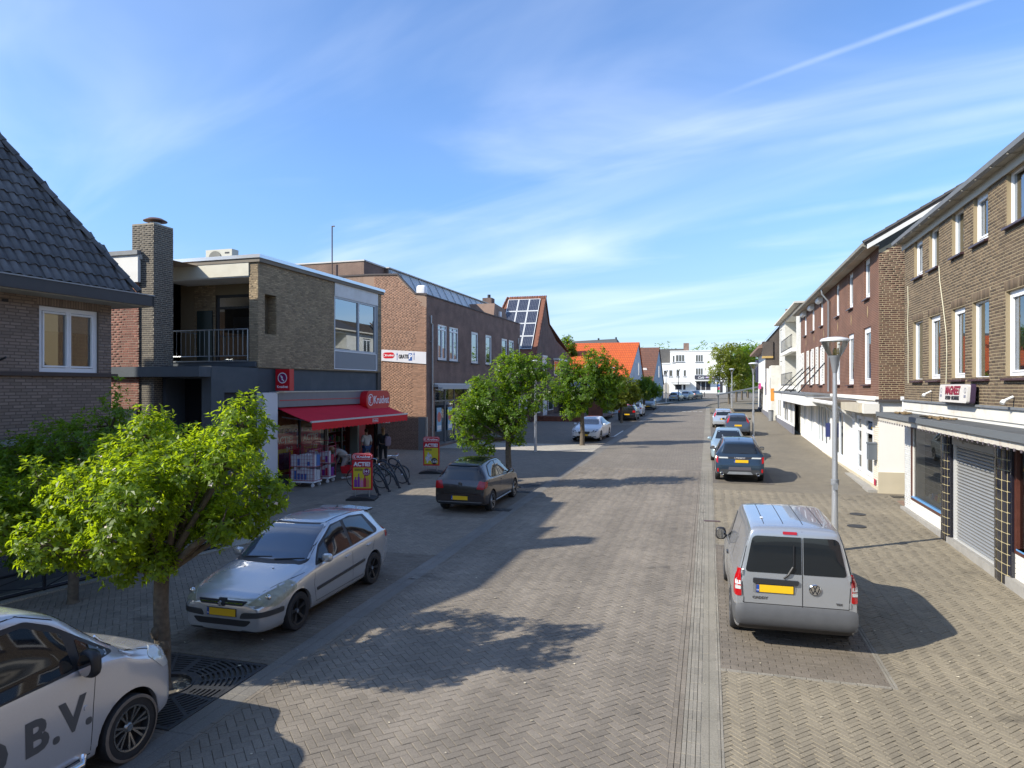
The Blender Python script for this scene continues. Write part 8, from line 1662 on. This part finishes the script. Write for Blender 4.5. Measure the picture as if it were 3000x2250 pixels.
# low tubular railing and gravel edge
RAIL = mat('black_rail_paint', (.012, .014, .022), .4); A = Vector((-13.05, 8.0, 0)); Bv = Vector((-11.3, 14.4, 0)); dr = (Bv-A).normalized()
gs = MB(); nL = Vector((-dr.y, dr.x, 0)); 
for sgn, w0, w1, hh in ((1, -.22, .30, .03),):
    P = [A-dr*3+nL*w0, Bv+dr*.5+nL*w0, Bv+dr*.5+nL*w1, A-dr*3+nL*w1]; gs.prism([(p.x, p.y, gz(p.y)-.02) for p in P], (0, 0, .05))
tag(gs.build('gravel_strip', mat('washed_gravel', (.30, .28, .23), .95, nz=(45, .5), bump=(60, 1))), kind='structure')
fn = empty('low_railing', (0, 0, 0), 0, 'low black tubular railing with crossed wires on the gravel strip, left', 'railing')
pts = [A+dr*t for t in (0, 2.0, 2.86, 4.4, 6.2)]; pts = [A-dr*1.5, A+dr*.4, A+dr*2.35, A+dr*3.3, A+dr*4.9, A+dr*6.5]
for a, c_ in zip(pts[:-1], pts[1:]):
    za, zc_ = gz(a.y)+.03, gz(c_.y)+.03
    MB().tube([a+Vector((0, 0, za+.42)), c_+Vector((0, 0, zc_+.42))], .028, 8).build('top_rail', RAIL, fn); MB().tube([a+Vector((0, 0, za+.035)), c_+Vector((0, 0, zc_+.035))], .034, 8).build('bottom_rail', RAIL, fn)
    MB().tube([a+Vector((0, 0, za+.05)), c_+Vector((0, 0, zc_+.40))], .009, 5).build('brace_wire', RAIL, fn); MB().tube([a+Vector((0, 0, za+.40)), c_+Vector((0, 0, zc_+.05))], .009, 5).build('brace_wire', RAIL, fn)
for p in pts: MB().tube([p+Vector((0, 0, gz(p.y))), p+Vector((0, 0, gz(p.y)+.47))], .034, 8).build('post', RAIL, fn)
s = MB(); s.box(-14.6, -13.6, 5.0, 12.4, .1, .42); tag(s.build('planter_kerb', CONC), 'low concrete planter edge below the shop window of the black-roofed house', 'planter')
# covers and drain
for x, y, r_, lb_ in ((3.91, 20.61, .24, 'nearer'), (4.28, 22.4, .22, 'farther')):
    s = MB(); s.disc((0, 0, 0), r_, 24, 0, 'Z', .012); o = s.build('manhole_cover', IRON); o.location = (x, y, gz(y)+.001); tag(o, f'{lb_} round iron manhole cover on the right pavement', 'manhole cover')
dn = empty('street_drain', (-6.0, 20.35, gz(20.35)), 0, 'small iron street drain in the left gutter beside the brown hatchback', 'drain'); MB().box(-.42, -.08, -.2, .2, 0, .012).build('cover', IRON, dn); MB().box(-.06, .12, -.2, .2, 0, .010).build('drain_frame', BLACKP, dn)
for k in range(4): MB().box(-.04+k*.04, -.02+k*.04, -.17, .17, .0105, .016).build('grate_bar', IRON, dn)
s = MB(); s.box(0, .44, 0, .17, 0, .006); o = s.build('cable_cover', mat('brown_metal_plate', (.10, .06, .05), .6)); o.location = (-.12, 20.2, gz(20.2)+.008); tag(o, 'small brown metal plate lying across the right gutter', 'cover plate')
s = MB()
for _ in range(260):
    x, y = random.choice([(random.uniform(-5.5, 0), random.uniform(5, 30)), (random.uniform(.2, 5.6), random.uniform(5, 26)), (random.uniform(-9, -6), random.uniform(8, 22))]); a = random.uniform(0, 3); q = random.uniform(.008, .028); c_, d_ = math.cos(a)*q, math.sin(a)*q; z = gz(y)+.010
    s.poly([(x-c_, y-d_, z), (x+d_, y-c_*.6, z+.004), (x+c_, y+d_, z), (x-d_, y+c_*.6, z+.003)])
tag(s.build('street_litter', mat('dry_petal_litter', (.50, .44, .32), .9, rnd=.4)), 'scattered tiny petals and paper specks on the paving', kind='stuff')
s = MB(); s.poly([(-.12, -.02, 0), (0, -.035, .02), (.13, .0, .004), (.02, .03, .0)]); o = s.build('paper_scrap', WHITE); o.location = (-5.86, 12.93, gz(12.93)+.012); tag(o, 'small white paper scrap on the left gutter beside the silver hatchback', 'litter')
# advertising stands
def stand(x, y, rz, label, price):
    t = empty('advertising_stand', (x, y, gz(y)), rz, label, 'advertising stand', 'red advertising stands on the left pavement')
    s = MB(); s.prism([(-.48, -.36, .0), (.48, -.36, 0), (.48, .36, 0), (-.48, .36, 0)], (0, 0, .05)); rows = [[(-.48+.96*i/12, yy, .05+(.07*math.sin(PI*i/12))) for i in range(13)] for yy in (-.36, .36)]; s.grid(rows); s.poly([rows[0][i] for i in range(13)]); s.build('base', RUBBER, t)
    for sx in (-1, 1): MB().tube([(sx*.24, 0, .06), (sx*.24, 0, .36)], .02, 6).build('leg', METAL, t)
    s = MB(); s.box(-.35, .35, -.03, .03, .32, 1.33); s.build('frame', RED, t); s = MB(); s.box(-.30, .30, -.038, -.031, .38, 1.08, 0); po = s.build('poster', POSTY, t); s = MB(); s.box(-.30, .30, -.038, -.031, 1.08, 1.30); s.build('poster_head', POSTR, t)
    text('ACTIE!', .19, WLET, t, TR(0, -.042, 1.19, rx=PI/2), bold=.006)
    s = MB(); pill(s, 0, 1.45, .36, .115, -.03, .06); s.build('header', RED, t, smooth=True, sharp=40); s = MB(); pill(s, 0, 1.45, .335, .095, -.035, .004); s.build('header_rim', WLET, t); s = MB(); pill(s, 0, 1.45, .325, .085, -.038, .004); h_ = s.build('header_face', RED, t)
    swirl(h_, TR(-.24, -.044, 1.45), .06); text('Kruidvat', .135, WLET, h_, TR(.06, -.044, 1.445, rx=PI/2), bold=.003, sx=.95)
    if price == 0:
        for k, (w_, hh, ci) in enumerate(((.055, .34, 4), (.04, .46, 4), (.05, .30, 7), (.05, .40, 2), (.045, .33, 5))): q = MB(); xx = -.22+k*.105; q.box(xx-w_, xx+w_, -.046, -.040, .42, .42+hh*.75); q.box(xx-w_*.4, xx+w_*.4, -.046, -.040, .42+hh*.75, .42+hh); q.build('printed_bottle', cols[ci], po)
        s = MB(); s.disc((.15, -.047, .93), .13, 22, 0, 'Y', .003); c_ = s.build('price_disc', CREST, po); text('1+1', .15, WLET, c_, TR(.15, -.05, .95, rx=PI/2), bold=.004); text('GRATIS', .05, WLET, c_, TR(.15, -.05, .86, rx=PI/2))
    else:
        s = MB()
        for k in range(40): a = random.uniform(0, 6.3); q = random.uniform(0, .15); s.disc((-.12+q*math.cos(a)*.8, -.042-k*.0001, .68+q*1.7*math.sin(a)), .035, 8, random.randrange(2), 'Y')
        s.build('printed_product', [mat('pale_violet', (.42, .42, .62), .5), cols[0]], po); s = MB(); s.disc((.13, -.048, .52), .14, 22, 0, 'Y', .002); c_ = s.build('price_disc', BLACKP, po); text('13.00', .12, WLET, c_, TR(.13, -.051, .49, rx=PI/2), bold=.003); text('2 voor', .05, WLET, c_, TR(.13, -.051, .59, rx=PI/2))
    s = MB()
    for k in range(3): s.box(-.26+.0, -.26+.28, -.043, -.040, 1.03-k*.03, 1.045-k*.03)
    s.build('printed_text', INK, po); return t
stand(-11.3, 20.9, math.radians(14), 'red and yellow advertising stand nearest the bicycle racks, showing 1+1 and purple bottles', 0)
stand(-11.5, 27.4, math.radians(12), 'red and yellow advertising stand farther away, showing a black price disc', 1)
# bicycle racks and bicycles
RACK = mat('graphite_rack_tube', (.04, .045, .055), .4, .4)
def rackmesh():
    s = MB(); P = [(.12, 0, 0), (.02, .0, .30), (-.14, .0, .62), (-.38, .0, .92), (-.62, .0, 1.02), (-.78, .02, .92), (-.74, .06, .74), (-.55, .08, .70), (-.35, .10, .62), (-.15, .12, .36), (-.02, .13, .06)]
    pts = [Vector(p) for p in P]; Q = chaikin(pts, 2); s.tube(Q, .032, 8); s.tube([(.12, 0, 0), (.12, 0, .05)], .06, 8); return s.mesh('bicycle_rack', RACK, smooth=True)
rk = rackmesh()
for i, (y, wh) in enumerate(((21.7, 'first'), (22.5, 'second'), (23.35, 'third'), (24.2, 'fourth'))): o = link_mesh('bicycle_rack', rk); o.location = (-11.2, y, gz(y)); tag(o, f'{wh} curved graphite bicycle rack tube counted from the advertising stand', 'bicycle rack', 'curved bicycle racks outside the drugstore')
def bicycle(x, y, rz, label, frame_c, lean=.06):
    b = empty('bicycle', (x, y, gz(y)), rz, label, 'bicycle', 'bicycles in the racks'); b.rotation_euler = (lean, 0, rz)
    def wheel_(cx_):
        s = MB(); R_ = .34; s.grid([[((R_+r_*math.cos(p))*math.cos(a), r_*math.sin(p), (R_+r_*math.cos(p))*math.sin(a)) for p in [PI/3*k for k in range(6)]] for a in [2*PI*i/28 for i in range(29)] for r_ in (.018,)], closed=True); w = s.build('wheel', RUBBER, b, TR(cx_, 0, .36)); q = MB()
        for i in range(14): a = 2*PI*i/14; q.tube([(0, .015*(-1)**i, 0), (.32*math.cos(a), 0, .32*math.sin(a))], .0025, 3, caps=False)
        q.tube([(0, -.05, 0), (0, .05, 0)], .02, 6); q.build('spokes', CHROME, w, kind='stuff')
        s = MB(); s.grid([[(.375*math.cos(a), yy, .375*math.sin(a)) for yy in (-.025, 0, .025)] for a in [PI*.1+PI*.75*i/10 for i in range(11)]]); s.build('mudguard', frame_c, w)
    wheel_(-.53); wheel_(.55)
    s = MB()
    for a, c_, r_ in (((-.53, 0, .36), (-.10, 0, .30), .012), ((-.10, 0, .30), (-.22, 0, .82), .016), ((-.10, 0, .30), (.36, 0, .78), .018), ((-.16, 0, .55), (.36, 0, .72), .016), ((.33, 0, .92), (.40, 0, .68), .018), ((.40, 0, .68), (.55, 0, .36), .014), ((-.53, 0, .36), (-.20, 0, .72), .010)): s.tube([a, c_], r_, 6)
    s.build('frame', frame_c, b); s = MB(); s.tube([(.33, 0, .92), (.31, 0, 1.06)], .013, 6); s.tube([(.10, -.27, 1.10), (.26, -.24, 1.12), (.34, -.08, 1.08), (.34, .08, 1.08), (.26, .24, 1.12), (.10, .27, 1.10)], .012, 6); s.build('handlebar', CHROME, b)
    s = MB(); s.sup((-.24, 0, .90), (.14, .085, .035), .8, 10); s.tube([(-.22, 0, .8), (-.235, 0, .88)], .014, 6); s.build('saddle', BLACKP, b); s = MB(); s.tube([(-.10, -.09, .30), (-.10, .09, .30)], .02, 6); s.tube([(-.10, .09, .30), (.04, .09, .22)], .01, 4); s.box(.0, .08, .09, .16, .20, .23); s.build('pedals', BLACKP, b)
    s = MB(); s.box(-.72, -.36, -.07, .07, .72, .735); s.tube([(-.53, .05, .36), (-.66, .06, .73)], .006, 4); s.build('luggage_rack', BLACKP, b); s = MB(); s.sup((.42, 0, .88), (.05, .04, .05), .8, 8); s.build('headlight', CHROME, b)
bicycle(-12.0, 24.45, math.radians(-8), 'black upright bicycle with chrome handlebar standing in the farthest rack', BLACKP); bicycle(-12.25, 23.1, math.radians(4), 'dark green bicycle parked among the middle racks', mat('dark_green_frame', (.01, .05, .045), .35), -.05)
# goods trolleys outside the shop
def trolley(x, y, rz, label, ci):
    t = empty('display_trolley', (x, y, gz(y)), rz, label, 'display trolley', 'red wire goods trolleys outside the drugstore'); W_, D_, H_ = 1.0, .62, 1.42
    s = MB(); s.box(0, W_, 0, D_, .17, .25); s.build('base', WHITE, t)
    for xx in (.08, W_-.08):
        for yy in (.06, D_-.06): s = MB(); s.lathe([(.0, -.02), (.065, -.02), (.065, .02), (0, .02)], 12, (xx, yy, .07), 0, 'Y'); s.box(xx-.02, xx+.02, yy-.03, yy+.03, .07, .17); s.build('castor', WHITE, t)
    s = MB()
    for xx in (.0, W_):
        for yy in (0, D_): s.tube([(xx, yy, .25), (xx, yy, H_)], .015, 5)
    for z_ in (.25, .78, H_): s.tube([(0, 0, z_), (W_, 0, z_), (W_, D_, z_), (0, D_, z_), (0, 0, z_)], .012, 5)
    s.tube([(0, D_, H_), (0, D_, H_+.12), (.15, D_, H_+.2), (W_-.15, D_, H_+.2), (W_, D_, H_+.12), (W_, D_, H_)], .016, 6); s.build('wire_cage', mat('crimson_wire', (.30, .01, .04), .4), t)
    s = MB()
    for k in range(9): xx = W_*(k+.5)/9; s.box(xx-.004, xx+.004, -.004, .004, .25, H_)
    for k in range(8): z_ = .35+k*.14; s.box(0, W_, -.004, .004, z_, z_+.007)
    s.build('mesh_side', mat('crimson_wire', (.30, .01, .04), .4), t, kind='stuff'); s = MB(); s.box(.01, W_-.01, .01, D_-.01, .76, .78); s.build('shelf', WHITE, t)
    for row in range(2):
        for k in range(7): s = MB(); hh = random.uniform(.38, .5); x0 = .03+k*.135; z0 = (.25, .78)[row]; s.box(x0, x0+.12, .02, .26, z0, z0+hh, 0); s.box(x0+.01, x0+.11, .015, .02, z0+.04, z0+hh*random.uniform(.3, .8), 1); s.build('boxed_goods', [cols[0], cols[random.choice(ci)]], t)
        for k in range(5): s = MB(); hh = random.uniform(.3, .45); x0 = .05+k*.185; z0 = (.25, .78)[row]; s.box(x0, x0+.16, .32, .58, z0, z0+hh); s.build('boxed_goods', cols[random.choice(ci+[0])], t)
    return t
trolley(-15.25, 22.55, math.radians(4), 'goods trolley nearest the camera, full of white and blue packets', [1, 0, 1]); trolley(-14.30, 22.75, math.radians(88), 'goods trolley turned along the street with red and orange packets', [2, 4, 0, 5]) if 0 else trolley(-15.3, 23.65, math.radians(6), 'second goods trolley behind the first, with red and orange packets', [2, 4, 0, 5])
# ================================================================ people at the shop door
SKIN = mat('skin', (.48, .28, .19), .55)
def skinned(name, joints, edges, mt, parent, levels=2):
    me = bpy.data.meshes.new(name); keys = list(joints); me.from_pydata([joints[k][0] for k in keys], [(keys.index(a), keys.index(b_)) for a, b_ in edges], []); me.materials.append(mt)
    ob = bpy.data.objects.new(name+'_tmp', me); COL.objects.link(ob); ob.modifiers.new('s', 'SKIN'); 
    for i, k in enumerate(keys): r = joints[k][1]; me.skin_vertices[0].data[i].radius = (r, r) if not isinstance(r, tuple) else r
    me.skin_vertices[0].data[0].use_root = True; sb = ob.modifiers.new('u', 'SUBSURF'); sb.levels = levels; sb.render_levels = levels
    dg = bpy.context.evaluated_depsgraph_get(); m2 = bpy.data.meshes.new_from_object(ob.evaluated_get(dg)); bpy.data.objects.remove(ob); m2.name = name
    if not m2.materials: m2.materials.append(mt)
    m2.polygons.foreach_set('use_smooth', [True]*len(m2.polygons)); return link_mesh(name, m2, parent)
def person(x, y, rz, label, top, trousers, hair, pose='stand', long_hair=False):
    p = empty('person', (x, y, gz(y)+.0), rz, label, 'person'); V = Vector
    if pose == 'stand':
        J = dict(pel=V((0, 0, .93)), che=V((0, .02, 1.28)), nk=V((0, .02, 1.47)), hd=V((0, .04, 1.60)), crown=V((0, .03, 1.70)), lh=V((-.10, 0, .88)), lk=V((-.12, .03, .48)), la=V((-.12, -.02, .09)), lt=V((-.13, .14, .04)), rh=V((.10, 0, .88)), rk=V((.12, .02, .48)), ra=V((.13, 0, .09)), rt=V((.15, .15, .04)), ls=V((-.19, .01, 1.40)), le=V((-.25, -.02, 1.12)), lw=V((-.24, .10, .88)), lf=V((-.24, .14, .79)), rs=V((.19, .01, 1.40)), re=V((.25, -.02, 1.12)), rw=V((.25, .08, .88)), rf=V((.25, .11, .79)))
    else:
        J = dict(pel=V((0, -.10, .90)), che=V((0, .20, 1.12)), nk=V((0, .36, 1.20)), hd=V((0, .47, 1.22)), crown=V((0, .55, 1.24)), lh=V((-.10, -.10, .85)), lk=V((-.11, .08, .47)), la=V((-.13, -.12, .09)), lt=V((-.13, .05, .04)), rh=V((.10, -.10, .85)), rk=V((.12, .02, .47)), ra=V((.14, -.22, .09)), rt=V((.15, -.05, .04)), ls=V((-.18, .26, 1.15)), le=V((-.24, .40, .93)), lw=V((-.20, .60, .88)), lf=V((-.18, .70, .87)), rs=V((.18, .26, 1.15)), re=V((.25, .22, .88)), rw=V((.22, .30, .66)), rf=V((.21, .33, .57)))
    rad = dict(pel=.13, che=.135, nk=.055, hd=.085, crown=.06, lh=.095, lk=.062, la=.042, lt=.035, rh=.095, rk=.062, ra=.042, rt=.035, ls=.065, le=.045, lw=.03, lf=.026, rs=.065, re=.045, rw=.03, rf=.026)
    E_ = [('pel', 'che'), ('che', 'nk'), ('nk', 'hd'), ('hd', 'crown'), ('pel', 'lh'), ('lh', 'lk'), ('lk', 'la'), ('la', 'lt'), ('pel', 'rh'), ('rh', 'rk'), ('rk', 'ra'), ('ra', 'rt'), ('che', 'ls'), ('ls', 'le'), ('le', 'lw'), ('lw', 'lf'), ('che', 'rs'), ('rs', 're'), ('re', 'rw'), ('rw', 'rf')]
    skinned('body', {k: (J[k], rad[k]) for k in J}, E_, SKIN, p)
    tp = {k: (J[k], rad[k]*1.16+.012) for k in ('pel', 'che', 'ls', 'le', 'rs', 're')}; te = [('pel', 'che'), ('che', 'ls'), ('ls', 'le'), ('che', 'rs'), ('rs', 're')]
    if pose != 'stand' or long_hair: tp.update({k: (J[k], rad[k]*1.2+.012) for k in ('lw', 'rw')}); te += [('le', 'lw'), ('re', 'rw')]
    skinned('top', tp, te, top, p)
    skinned('trousers', {k: (J[k], rad[k]*1.12+.012) for k in ('pel', 'lh', 'lk', 'la', 'rh', 'rk', 'ra')}, [('pel', 'lh'), ('lh', 'lk'), ('lk', 'la'), ('pel', 'rh'), ('rh', 'rk'), ('rk', 'ra')], trousers, p)
    for a, t_ in (('la', 'lt'), ('ra', 'rt')): s = MB(); c_ = (J[a]+J[t_])/2; s.sup((c_.x, c_.y+.01, .045), (.045, .14, .045), .7, 12); s.build('shoe', WHITE, p, smooth=True)
    d = (J['crown']-J['hd']).normalized(); hc = (J['hd']+J['crown'])/2; s = MB(); s.sup(hc+Vector((0, -.03, .025)) if pose == 'stand' else hc+Vector((0, -.0, .04)), (.088, .10, .10), 1, 14)
    if long_hair: s.sup(J['nk']+Vector((0, -.06, .0)) if pose == 'stand' else J['nk']+Vector((0, .08, -.06)), (.08, .05, .16) if pose == 'stand' else (.09, .08, .10), 1, 12)
    s.build('hair', hair, p, smooth=True); hf = J['hd'] if pose == 'stand' else J['crown']; fd = Vector((0, 1, 0)) if pose == 'stand' else Vector((0, .6, -.8))
    s = MB(); s.sup(J['hd']+fd*.09+Vector((0, 0, .0)), (.014, .02, .02), 1, 8); s.build('nose', SKIN, p, smooth=True)
    s = MB()
    for sx in (-1, 1): s.sup(J['hd']+fd*.078+Vector((sx*.03, 0, .03)), (.011, .008, .008), 1, 6); 
    s.build('eyes', BLACKP, p); 
    for sgn, w, f in ((-1, 'lw', 'lf'), (1, 'rw', 'rf')):
        for k in range(4):
            q = MB(); o_ = Vector(((k-1.5)*.018, 0, 0)); dd = (J[f]-J[w]).normalized(); q.tube([J[f]+o_, J[f]+o_+dd*.04, J[f]+o_+dd*.065+Vector((0, .012, 0))], [.009, .008, .006], 5); q.build('finger', SKIN, p)
        q = MB(); q.tube([J[f]+Vector((-sgn*.02, .01, .02)), J[f]+Vector((-sgn*.04, .03, -.01))], [.010, .007], 5); q.build('thumb', SKIN, p)
    return p, J
GREYH = mat('grey_hoodie_cloth', (.36, .33, .30), .9, nz=(9, .08)); JEANS = mat('blue_denim', (.05, .09, .19), .85, nz=(12, .15)); BLKC = mat('black_cloth', (.02, .02, .022), .9); WHT = mat('off_white_cotton', (.60, .58, .54), .9)
pb, Jb = person(-14.35, 25.0, math.radians(115), 'person in a grey hooded top bending over the goods trolleys with a red basket', GREYH, mat('beige_trousers', (.34, .30, .27), .9), mat('blond_hair', (.32, .20, .09), .8), 'bend', True)
pm, Jm = person(-15.25, 28.6, math.radians(60), 'person in a white T-shirt and blue jeans standing at the drugstore door', WHT, JEANS, mat('dark_brown_hair', (.05, .03, .02), .8))
pw_, Jw = person(-14.85, 29.5, math.radians(40), 'person dressed in black with long blond hair standing behind the man in white', BLKC, BLKC, mat('blond_hair', (.32, .20, .09), .8), 'stand', True)
bk = empty('shopping_basket', (-14.05, 24.75, gz(24.75)), math.radians(100), 'red plastic shopping basket held by the person in the grey top', 'basket'); s = MB(); s.prism([(-.24, -.16, .28), (.24, -.16, .28), (.28, -.2, .56), (-.28, -.2, .56)], (0, .02, 0)); s.prism([(-.24, .16, .28), (.24, .16, .28), (.28, .2, .56), (-.28, .2, .56)], (0, -.02, 0)); s.prism([(-.24, -.16, .28), (-.24, .16, .28), (-.28, .2, .56), (-.28, -.2, .56)], (.02, 0, 0)); s.prism([(.24, -.16, .28), (.24, .16, .28), (.28, .2, .56), (.28, -.2, .56)], (-.02, 0, 0)); s.box(-.24, .24, -.16, .16, .28, .30); s.build('tub', RED, bk); s = MB(); s.tube([(-.2, 0, .56), (-.12, 0, .66), (.12, 0, .66), (.2, 0, .56)], .012, 6); s.build('handle', BLACKP, bk)
tb = empty('tote_bag', (-15.05, 28.3, gz(28.3)), math.radians(60), 'pale canvas tote bag hanging from the hand of the person in white', 'bag'); s = MB(); s.sup((0, 0, .52), (.16, .05, .20), .5, 12); s.build('pouch', mat('canvas_cloth', (.42, .34, .22), .9), tb); s = MB(); s.tube([(-.08, 0, .68), (-.03, 0, .83), (.03, 0, .83), (.08, 0, .68)], .01, 5); s.build('strap', mat('canvas_cloth', (.42, .34, .22), .9), tb)
rb_ = empty('backpack', (-14.72, 29.4, gz(29.4)), math.radians(40), 'grey and pink backpack on the person dressed in black', 'bag'); s = MB(); s.sup((.1, -.2, 1.12), (.15, .10, .24), .6, 12); s.build('pouch', mat('grey_pink_cloth', (.30, .22, .25), .9), rb_); s = MB(); s.tube([(.02, -.12, 1.32), (.02, .10, 1.36), (.02, .12, 1.1)], .018, 5); s.build('strap', BLKC, rb_)
# sunlit wheel sign plate on the tall brick wall
s = MB(); s.box(0, .42, -.02, 0, 0, .42); o = s.build('parking_plate', mat('pale_green_plate', (.5, .55, .5), .5)); o.location = (-17.95, 35.68, 2.05); tag(o, 'small square white sign plate on the banner building under the awning tip', 'sign'); s = MB(); s.grid([[(.21+r*math.cos(2*PI*i/18), -.024, .21+r*math.sin(2*PI*i/18)) for i in range(18)] for r in (.11, .15)], closed=True); s.box(.1, .32, -.026, -.022, .19, .23); s.build('emblem', BLACKP, o)
# ================================================================ the street behind the viewpoint, seen in the van's rear window
hb = empty('reflected_house', (8.2, 6.6, 0), TRIGHT, 'dark brick row behind the viewpoint that the van rear window mirrors', 'building')
m = MB(); wall(m, 0, 26, 0, 8.6, [(1.5+k*3.2, 3.4+k*3.2, z, z+1.5, .15) for k in range(7) for z in (1.2, 4.4, 7.0)][:21]); m.build('wall', BTX, hb)
s = MB(); s.poly([(0, -.4, 8.6), (26, -.4, 8.6), (26, 4.5, 12), (0, 4.5, 12)]); s.poly([(0, 0, 8.6), (0, 4.5, 12), (0, 9, 8.6)]); s.poly([(26, 0, 8.6), (26, 4.5, 12), (26, 9, 8.6)]); s.box(0, 26, .3, 9, 0, 8.5); s.build('roof', GRF, hb)
hb2 = empty('reflected_house', (-14.5, -24, 0), TLEFT(0), 'low brick house behind the viewpoint on the left that glass and paint mirror', 'building')
m = MB(); m.box(0, 15, 0, 9, -.3, 5.4); m.build('wall', BTX, hb2); s = MB(); s.prism([(0, -.4, 5.4), (0, 9.4, 5.4), (0, 4.5, 9.4)], (15, 0, 0)); s.build('roof', GRF, hb2)
tree('street_tree', 'round tree behind the viewpoint mirrored in the left half of the van rear window', (-6.8, -12, gz(-12)), [((-6.8, -12, 3.4), 1.9, 1.6), ((-6.2, -11.4, 4.2), 1.2, 1.0)], 600, 6, .24, .13, LEAF2, .13, fork=1.9, twigs=10)
tree('street_tree', 'taller tree far behind the viewpoint mirrored beside the wiper', (-2.2, -27, gz(-27)), [((-2.2, -27, 5.0), 2.8, 2.6), ((-1.5, -26, 6.6), 1.8, 1.5)], 700, 6, .30, .16, LEAF2, .2, fork=2.6, twigs=10)
hb3 = empty('shadow_block', (-18.4, 5.0, 0), TLEFT(0), 'unseen tall brick block added behind the black-roofed house to cast the street shadow', 'building')  # out-of-view block, added only to cast its shadow across the road
m = MB(); wall(m, 0, 7.2, .1, 12.4, [(1+k*2.1, 2.2+k*2.1, z, z+1.4, .15) for k in range(3) for z in (1.2, 4.2, 7.2, 10)]); m.poly([(7.2, 0, .1), (7.2, 8, .1), (7.2, 8, 12.4), (7.2, 0, 12.4)]); m.poly([(0, 0, .1), (0, 8, .1), (0, 8, 12.4), (0, 0, 12.4)]); m.poly([(0, 8, .1), (7.2, 8, .1), (7.2, 8, 12.4), (0, 8, 12.4)]); m.build('wall', BTX, hb3); MB().box(-.1, 7.3, -.1, 8.1, 12.4, 12.65).build('roof', LEAD, hb3)
